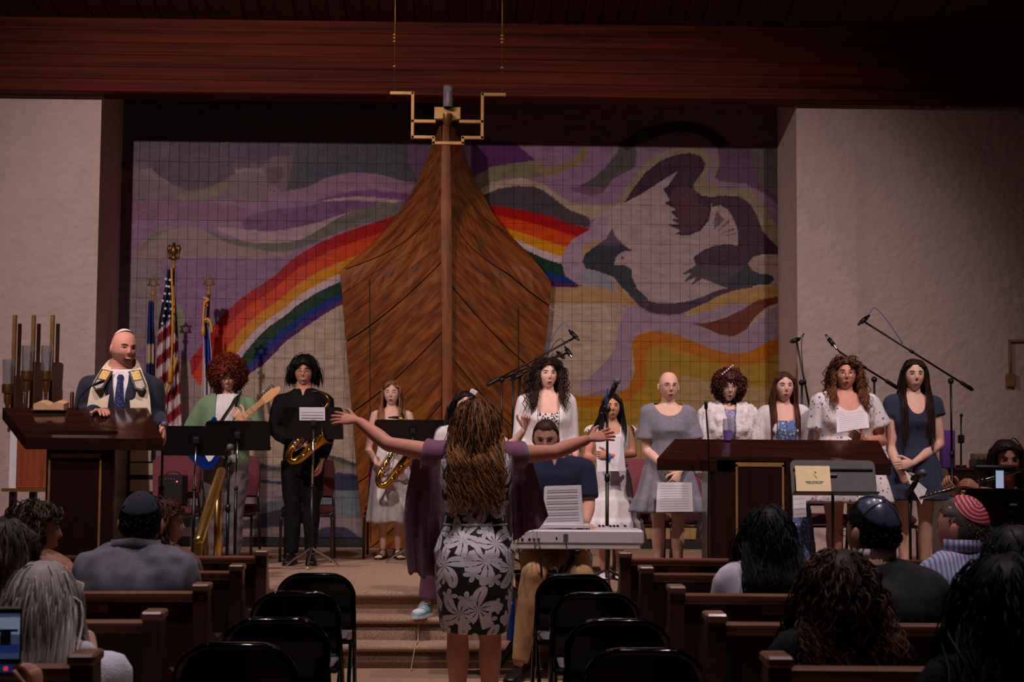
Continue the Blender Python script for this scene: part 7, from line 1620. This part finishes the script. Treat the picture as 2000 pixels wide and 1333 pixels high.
# ---------------------------------------------------------------- the conductor
def floral_mat():
    m = cloth('black_white_floral', S(20, 18, 24)); nt = m.node_tree; N = nt.nodes; Lk = nt.links; b = N['Principled BSDF']
    at = N.new('ShaderNodeAttribute'); at.attribute_name = 'pat'
    def M1(op, x, y=None, z=None):
        n = N.new('ShaderNodeMath'); n.operation = op
        for i, v in enumerate((x, y, z)):
            if v is None: continue
            if hasattr(v, 'is_linked') or isinstance(v, bpy.types.NodeSocket): Lk.new(v, n.inputs[i])
            else: n.inputs[i].default_value = v
        return n.outputs[0]
    def flower(scale, rad, seed, pw):
        mp = N.new('ShaderNodeMapping'); mp.inputs['Location'].default_value = (seed * 3.1, seed * 1.7, 0); Lk.new(at.outputs['Vector'], mp.inputs[0])
        vo = N.new('ShaderNodeTexVoronoi'); vo.voronoi_dimensions = '2D'; vo.inputs['Scale'].default_value = scale; vo.inputs['Randomness'].default_value = 0.62; Lk.new(mp.outputs[0], vo.inputs['Vector'])
        sb = N.new('ShaderNodeVectorMath'); sb.operation = 'SUBTRACT'; Lk.new(mp.outputs[0], sb.inputs[0]); Lk.new(vo.outputs['Position'], sb.inputs[1])
        sx_ = N.new('ShaderNodeSeparateXYZ'); Lk.new(sb.outputs[0], sx_.inputs[0]); sc = N.new('ShaderNodeSeparateColor'); Lk.new(vo.outputs['Color'], sc.inputs[0])
        rr = M1('SQRT', M1('ADD', M1('MULTIPLY', sx_.outputs[0], sx_.outputs[0]), M1('MULTIPLY', sx_.outputs[1], sx_.outputs[1])))
        th = M1('ADD', M1('ARCTAN2', sx_.outputs[1], sx_.outputs[0]), M1('MULTIPLY', sc.outputs[0], 6.28))
        th = M1('ADD', th, M1('MULTIPLY', rr, 4.0))
        pet = M1('POWER', M1('ABSOLUTE', M1('COSINE', M1('MULTIPLY', th, 2.5))), pw)
        # pointed petals: each narrows again towards its tip
        lim = M1('MULTIPLY', M1('ADD', M1('MULTIPLY', pet, 0.80), 0.18), rad)
        mask = M1('LESS_THAN', rr, lim)
        st = M1('MULTIPLY', M1('LESS_THAN', rr, rad * 0.34), M1('LESS_THAN', M1('ABSOLUTE', M1('SINE', M1('MULTIPLY', th, 5.0))), 0.42))
        vein = M1('MULTIPLY', M1('GREATER_THAN', pet, 0.997), M1('LESS_THAN', rr, rad * 0.75))
        return M1('MULTIPLY', mask, M1('SUBTRACT', 1.0, M1('MAXIMUM', st, vein)))
    f1 = flower(5.8, 0.122, 1, 1.15); f2 = flower(9.0, 0.042, 4, 0.9)
    tot = M1('MAXIMUM', f1, f2)
    mx = N.new('ShaderNodeMix'); mx.data_type = 'RGBA'; Lk.new(tot, mx.inputs[0]); mx.inputs[6].default_value = S(10, 9, 15); mx.inputs[7].default_value = S(222, 216, 230); Lk.new(mx.outputs[2], b.inputs['Base Color']); b.inputs['Roughness'].default_value = 0.7
    return m
p = Person('conductor with long wavy hair in black and white floral dress, arms spread wide', 928, 8.03, 0, 1.655, 'rosy', True, 1.12, 0.0, True, hyaw=0.0, hpitch=0.0)
p.hc = p.hc - V(0, 0, 0.045)
p.sh['a'] = p.at(0.81) - p.S * 0.165; p.sh['b'] = p.at(0.81) + p.S * 0.165
p.el['a'] = p.l(758, 868, 0.10); p.wr['a'] = p.l(699, 822, 0.20); p.el['b'] = p.l(1082, 884, 0.14); p.wr['b'] = p.l(1150, 858, 0.26)
p.body(hands={'a': dict(d=V(-0.93, 0.25, 0.12), n=V(-0.1, 0.75, -0.6), curl=0.10, spread=1.0, thumb=V(0.1, 0.2, 1)), 'b': dict(d=V(0.93, 0.3, 0.22), n=V(0.1, 0.75, -0.6), curl=0.12, spread=1.0, thumb=V(0, 0.2, 1))}, back=True, vox=0.011, bare=False)
p.garment('dress', floral_mat(), (.50, .825), 0.010, rings=[(.285, .082, .085), (.33, .090, .092), (.40, .097, .100), (.46, .0985, .103), (.525, .096, .099), (.57, .087, .084), (.605, .079, .070), (.64, .078, .066)], fold=0.004, vox=0.0085, pat=True)
MB().tube([p.at(0.604) + V(0.079 * p.h * p.b * 1.06 * math.cos(a), 0.070 * p.h * p.b * 1.10 * math.sin(a), 0) for a in np.linspace(0, 2 * math.pi, 33)], 0.007, 6).build('waist_seam', C_whites, p.root)
C_purp = mat('purple_velour', S(124, 68, 108), 0.75, var=0.25, scale=8, bump=0.3, bscale=14, sheen=0.5)
for q_, sg in (('a', -1), ('b', 1)):
    A, B_ = p.sh[q_], p.el[q_]; mb = MB()
    pts = [A - p.S * sg * 0.035 + V(0, 0, 0.012), A + (B_ - A) * 0.12 + V(0, 0, 0.002), A + (B_ - A) * 0.30]
    mb.tube(pts, [0.064, 0.066, 0.070], 16, caps=False); ob = mb.build('cap_sleeve', C_purp, p.root); ob.modifiers.new('t', 'SOLIDIFY').thickness = 0.004
def drape(top, bot, name, amp=0.02, folds=3.5, nu=36, nv=44, bow=0.0):
    top = smooth_path(top, 8); bot = smooth_path(bot, 8); verts, faces = [], []
    for j in range(nv + 1):
        v = j / nv
        for i in range(nu + 1):
            u = i / nu; a = top[int(round(u * (len(top) - 1)))]; c = bot[int(round(u * (len(bot) - 1)))]
            q_ = a + (c - a) * v + V(bow * math.sin(math.pi * v) * (u - 0.2), amp * math.sin(u * folds * 2 * math.pi + 1.2 * v) * (0.3 + v), 0.012 * math.sin(u * folds * 2 * math.pi) * v); verts.append(q_)
    for j in range(nv):
        for i in range(nu): o = j * (nu + 1) + i; faces.append((o, o + 1, o + nu + 2, o + nu + 1))
    ob = MB().add(verts, faces).build(name, C_purp, p.root, True); ob.modifiers.new('t', 'SOLIDIFY').thickness = 0.004
drape([p.l(866, 885, 0.16), p.l(840, 884, 0.10), p.l(812, 884, 0.10)], [p.l(872, 1128, 0.22), p.l(832, 1128, 0.18), p.l(797, 1118, 0.14)], 'open_cardigan_front', 0.022, 3.0, bow=-0.05)
drape([p.l(978, 892, 0.16), p.l(1010, 898, 0.12), p.l(1040, 900, 0.12)], [p.l(985, 1052, 0.22), p.l(1025, 1046, 0.2), p.l(1070, 1014, 0.18)], 'open_cardigan_front', 0.02, 2.2)
p.hair(H_wav, 'wavy', 0.43, 0.019, 0.013, 44, 800, 0.0050, dense=2.4, thin=0.66, onset=0.26, front=0.07, capoff=0.012, seed=16, jitter=0.016)
p.shoe('a', M_blk, -0.1, low=True); p.shoe('b', M_blk, 0.1, low=True)
MB().tube([p.wr['a'] + V(0.008, 0.022 * math.cos(a), 0.022 * math.sin(a)) for a in np.linspace(0, 2 * math.pi, 13)], 0.0025, 5).build('bracelet', M_silver, p.root)
# ---------------------------------------------------------------- people in the pews
SEAT = 0.42
def seated(label, px, Y, ytop, skin='fair', fem=True, bulk=1.3, hyaw=0.0, H=0.222, hpitch=0.0, yaw=0.0, lean=0.06, side='left', arms=None):
    z = P(px, ytop, Y)[2]; h = (z - SEAT + 0.018) / 0.575 / 1.014
    p = Person(label, px, Y, 0, h, skin, fem, bulk, yaw, True, seat=SEAT, lean=lean, hyaw=hyaw, hpitch=hpitch, H=H, arms=arms, drop=0.030 if fem else 0.050)
    p.hc = p.hc + V(0, 0, z - (p.hc[2] + p.hax[2][2] * p.H / 2) - 0.010); return p
def lower(p, m=None):
    p.garment('trousers', m or C_dkp, (.44, .52), 0.012, legs={'to': 1.9, 'off': 0.016}, vox=0.02, fold=0.0); p.shoe('a', M_blk, low=True); p.shoe('b', M_blk, low=True)
H_vblk = hair_mat('jet_black_hair', (4, 3, 4), (16, 13, 13), 0.45)
H_dcur = hair_mat('dark_brown_curls', (22, 12, 8), (112, 66, 38), pos=(0.25, 1.0)); H_mix = hair_mat('brown_highlight_curls', (30, 20, 15), (128, 98, 74), pos=(0.25, 1.0))
H_grsh = hair_mat('short_grey_hair', (70, 62, 58), (128, 116, 108), 0.6)
# left block
p = seated('seated man in grey suit with navy kippah, seen from behind in a left pew', 264, 6.0, 962, 'tan', False, 1.36, -0.05, H=0.226)
p.hc = p.hc + V(0.012, 0, 0)
p.body(back=True, vox=0.014)
C_suit = cloth('grey_suiting', S(104, 99, 112), var=0.1, scale=70)
p.garment('suit_jacket', C_suit, (.46, .849), 0.022, {'to': 1.95, 'off': 0.018}, fold=0.011, fscale=12, vox=0.014, vstretch=0.6)
co = ribbon([p.at(0.835) + V(0.080 * math.cos(a) * 1.1, -0.075 * math.sin(a) * 1.0, 0.030 - 0.012 * abs(math.cos(a))) for a in np.linspace(-0.2, math.pi + 0.2, 13)], [V(0, 0, 0.022)] * 13, 0.004).build('jacket_collar', C_suit, p.root, True)
p.short_hair(H_vblk, 0.006, 0.055, low=-0.012, seed=21, L=0.010, n=420, mess=0.2); p.kippah(cloth('navy_suede', S(20, 20, 46)), 0.074, 0.50)
lower(p)
p = seated('woman with curly highlighted hair and bare shoulder, profile turned right, far left pew', 66, 6.35, 980, 'tan', True, 1.15, 1.25, H=0.215)
p.body(brow=(50, 36, 28), vox=0.014, bare=True)
p.garment('sleeveless_top', dots_mat('dark_print_top', (40, 38, 60), [((150, 150, 180), 40, 0.3)]), (.46, .80), 0.012, fold=0.005, vox=0.015); lower(p)
p.hair(H_mix, 'wavy', 0.24, 0.026, 0.012, 95, 620, 0.0046, front=0.065, capoff=0.012, seed=22, low=-0.05, fmax=0.005)
p = seated('person with dark straight hair cut off by the left frame edge', 2, 5.25, 1014, 'tan', True, 1.2, 0.25, H=0.222)
p.body(back=True, vox=0.015); p.garment('dark_top', C_blkc, (.46, .835), 0.014, {'to': 1.0, 'off': 0.014}, vox=0.015); lower(p)
p.hair(H_dbr, 'long', 0.30, 0.014, 0.003, 20, 300, 0.0065, seed=23)
p = seated('girl with auburn curls in profile beyond the man in grey suit', 316, 7.05, 976, 'fair', True, 0.95, 1.2, H=0.205)
p.body(brow=(96, 56, 36), vox=0.014); p.garment('top', cloth('dusty_rose', S(120, 84, 80)), (.46, .825), 0.012, {'to': 0.6, 'off': 0.012}, vox=0.015); lower(p)
p.hair(H_aub, 'wavy', 0.27, 0.018, 0.011, 95, 520, 0.0044, front=0.07, capoff=0.010, seed=24, fmax=0.005)
p = seated('woman with long silver hair and white blouse, seen from behind at the lower left', 78, 4.12, 1100, 'fair', True, 1.10, 0.1, H=0.225)
p.sh['a'] -= V(0, 0, 0.055); p.sh['b'] -= V(0, 0, 0.055)
p.el['b'] = p.l(214, 1318, 0.14); p.wr['b'] = p.l(184, 1276, 0.20)
p.body(hands={'b': dict(d=V(-0.35, 0.35, 0.85), n=V(-0.8, 0.2, -0.2), curl=1.0, thumb=V(-0.2, -1, 0.3))}, back=True, vox=0.013)
p.garment('blouse', cloth('white_voile', S(214, 208, 222), bump=0.25), (.46, .818), 0.016, {'to': 0.80, 'off': 0.030, 'flare': 0.016}, fold=0.010, fscale=9, vox=0.014); lower(p)
p.hair(H_grey, 'long', 0.34, 0.012, 0.0015, 14, 1000, 0.0034, seed=25, capoff=0.010, jitter=0.004)
p = seated('person at the lower left edge holding up a phone, mostly out of frame', -330, 3.45, 1150, 'rosy', True, 1.15, 0.2, H=0.222)
p.el['b'] = p.l(60, 1500, -0.05); p.wr['b'] = p.l(74, 1366, 0.0)
p.body(hands={'b': dict(d=V(-0.16, 0.02, 0.98), n=V(-0.9, 0.25, -0.1), curl=[0.75, 0.8, 0.85, 0.9], thumb=V(0.1, -1, 0.1))}, back=True, vox=0.014)
p.garment('dark_top', C_blkc, (.46, .835), 0.014, {'to': 1.0, 'off': 0.014}, vox=0.015); lower(p)
p.hair(H_dbr, 'long', 0.25, 0.012, 0.003, 20, 200, 0.0065, seed=26)
fp = thing('phone', 'smartphone held up filming the stage at the lower left edge', 'phone', P(8, 1254, 3.45))
Rp = Rz(0.10); MB().box((0, 0, 0), (0.073, 0.009, 0.148), R=Rp, ch=0.004).build('case', M_plastic, fp, False)
MB().box(Rp @ V(0, -0.0052, 0.0), (0.066, 0.001, 0.138), R=Rp).build('screen', mat('phone_screen', S(8, 10, 16), 0.2), fp, False)
def scr(name, col, x, z, w_, h_, e=0.6, d=0.0062): MB().box(Rp @ V(x, -d, z), (w_, 0.0006, h_), R=Rp).build(name, mat('screen_' + name, S(*col), 0.5, emit=S(*col), estr=e), fp, False)
scr('picture', (70, 84, 120), 0, 0.012, 0.066, 0.096, 0.35); scr('picture_wall', (130, 142, 170), 0.0, 0.034, 0.066, 0.036, 0.45, 0.0066); scr('picture_figure', (14, 16, 26), 0.004, 0.010, 0.022, 0.034, 0.2, 0.0070)
scr('picture_arms', (14, 16, 26), 0.004, 0.024, 0.05, 0.006, 0.2, 0.0070); scr('picture_floor', (30, 50, 110), 0.0, -0.014, 0.064, 0.018, 0.4, 0.0066); scr('record_button', (230, 60, 80), 0.006, -0.056, 0.009, 0.009, 0.6, 0.0066); scr('control_bar', (40, 60, 120), 0.0, -0.056, 0.05, 0.018, 0.25, 0.0062)
# right block
p = seated('woman with long black wavy hair in a white top, seen from behind at the right', 1503, 6.0, 990, 'tan', True, 1.38, 0.0, H=0.222)
p.body(back=True, vox=0.014); p.garment('white_top', cloth('white_jersey', S(206, 198, 216), bump=0.1), (.46, .832), 0.014, {'to': 1.0, 'off': 0.014}, fold=0.006, vox=0.014); lower(p)
p.hair(H_vblk, 'wavy', 0.40, 0.016, 0.007, 40, 720, 0.0042, seed=27, capoff=0.010)
p = seated('woman with dark brown curls in a black top in the nearest right pew', 1645, 4.08, 1082, 'tan', True, 1.28, 0.0, H=0.222)
p.body(back=True, vox=0.014); p.garment('black_top', C_blkc, (.46, .838), 0.020, {'to': 1.95, 'off': 0.020}, vox=0.014); lower(p)
p.hair(H_dcur, 'wavy', 0.27, 0.022, 0.012, 90, 760, 0.0044, seed=28, capoff=0.016)
p = seated('man in dark suit with shiny satin kippah and glasses at the right', 1712, 5.08, 970, 'tan', False, 1.35, -0.45, H=0.228)
p.body(back=False, brow=(30, 24, 20), vox=0.014); C_dsuit = cloth('black_suiting', S(10, 10, 12), sheen=0.0)
ribbon([p.at(0.842) + V(0.066 * math.cos(a), -0.060 * math.sin(a), 0.030) for a in np.linspace(-0.5, math.pi + 0.5, 13)], [V(0, 0, 0.018)] * 13, 0.003).build('shirt_collar', C_whites, p.root, True)
p.garment('suit_jacket', C_dsuit, (.46, .849), 0.022, {'to': 1.95, 'off': 0.018}, fold=0.010, vox=0.014); lower(p)
p.short_hair(H_vblk, 0.005, 0.060, low=-0.015, seed=29, L=0.010, n=380, mess=0.2); p.glasses()
M_satin = mat('slate_satin', S(70, 74, 104), 0.28, var=0.25, scale=12, coat=0.3, bump=0.25, bscale=20)
ko, C, ax, e1, e2 = p.kippah(M_satin, 0.080, 0.55)
mb = MB(); kk_ = p.H / 0.228; R_, F_, U_ = p.hax
for k in range(6):
    pts = []
    for t in np.linspace(0.03, 0.78, 7):
        dr = ax * math.cos(t) + (e1 * math.cos(k * math.pi / 3) + e2 * math.sin(k * math.pi / 3)) * math.sin(t); dl = V(dr @ R_, dr @ F_, dr @ U_); pts.append(C + dr * (1 / np.linalg.norm(dl / (V(0.0765, 0.0965, 0.118) * kk_)) + 0.014))
    mb.tube(pts, 0.0018, 5)
mb.build('seam', cloth('dark_piping', S(24, 24, 36)), ko)
p = seated('grey-haired man in blue striped shirt with red and white swirled kippah', 1893, 5.98, 970, 'rosy', False, 1.12, -0.75, H=0.232, yaw=-0.25)
p.body(back=False, brow=(110, 96, 88), vox=0.014, wide=True)
p.garment('striped_shirt', stripes_mat('blue_striped_shirting', (176, 178, 212), (112, 118, 168), 62, 0, 0.6), (.46, .846), 0.020, {'to': 1.0, 'off': 0.020}, fold=0.010, vox=0.014)
ribbon([p.at(0.84) + V(0.078 * math.cos(a), -0.072 * math.sin(a), 0.028) for a in np.linspace(-0.6, math.pi + 0.6, 13)], [V(0, 0, 0.022)] * 13, 0.004).build('collar', MATS['blue_striped_shirting'], p.root, True); lower(p)
p.short_hair(H_grsh, 0.005, 0.066, low=-0.015, seed=30, L=0.010, n=420, mess=0.25)
def swirl(t, a): 
    v = math.sin(t * 34 + a * 2 + 1.6 * math.sin(a * 3)); return (226, 190, 200) if v > 0.70 else ((196, 30, 56) if v > -0.5 else (168, 16, 44))
p.kippah(mat('swirl_cloth', (1, 1, 1, 1), 0.7, attr='paint', var=0.06, scale=40), 0.078, 0.62, fn=swirl, nr=40)
p = seated('person with big dark hair filling the lower right corner', 1972, 3.35, 1094, 'tan', True, 1.3, 0.0, H=0.228)
p.body(back=True, vox=0.015); p.garment('black_top', C_blkc, (.46, .838), 0.020, {'to': 1.95, 'off': 0.020}, vox=0.015); lower(p)
p.hair(H_vblk, 'wavy', 0.34, 0.020, 0.006, 40, 620, 0.0046, seed=31, capoff=0.016)
p = seated('person with short black hair beyond the dark figure at the right edge', 1990, 4.95, 1034, 'tan', True, 1.2, 0.0, H=0.222)
p.body(back=True, vox=0.015); p.garment('dark_top', C_blkc, (.46, .838), 0.016, {'to': 1.0, 'off': 0.016}, vox=0.015); lower(p)
p.hair(H_vblk, 'wavy', 0.16, 0.018, 0.006, 50, 420, 0.0045, seed=32, capoff=0.018)
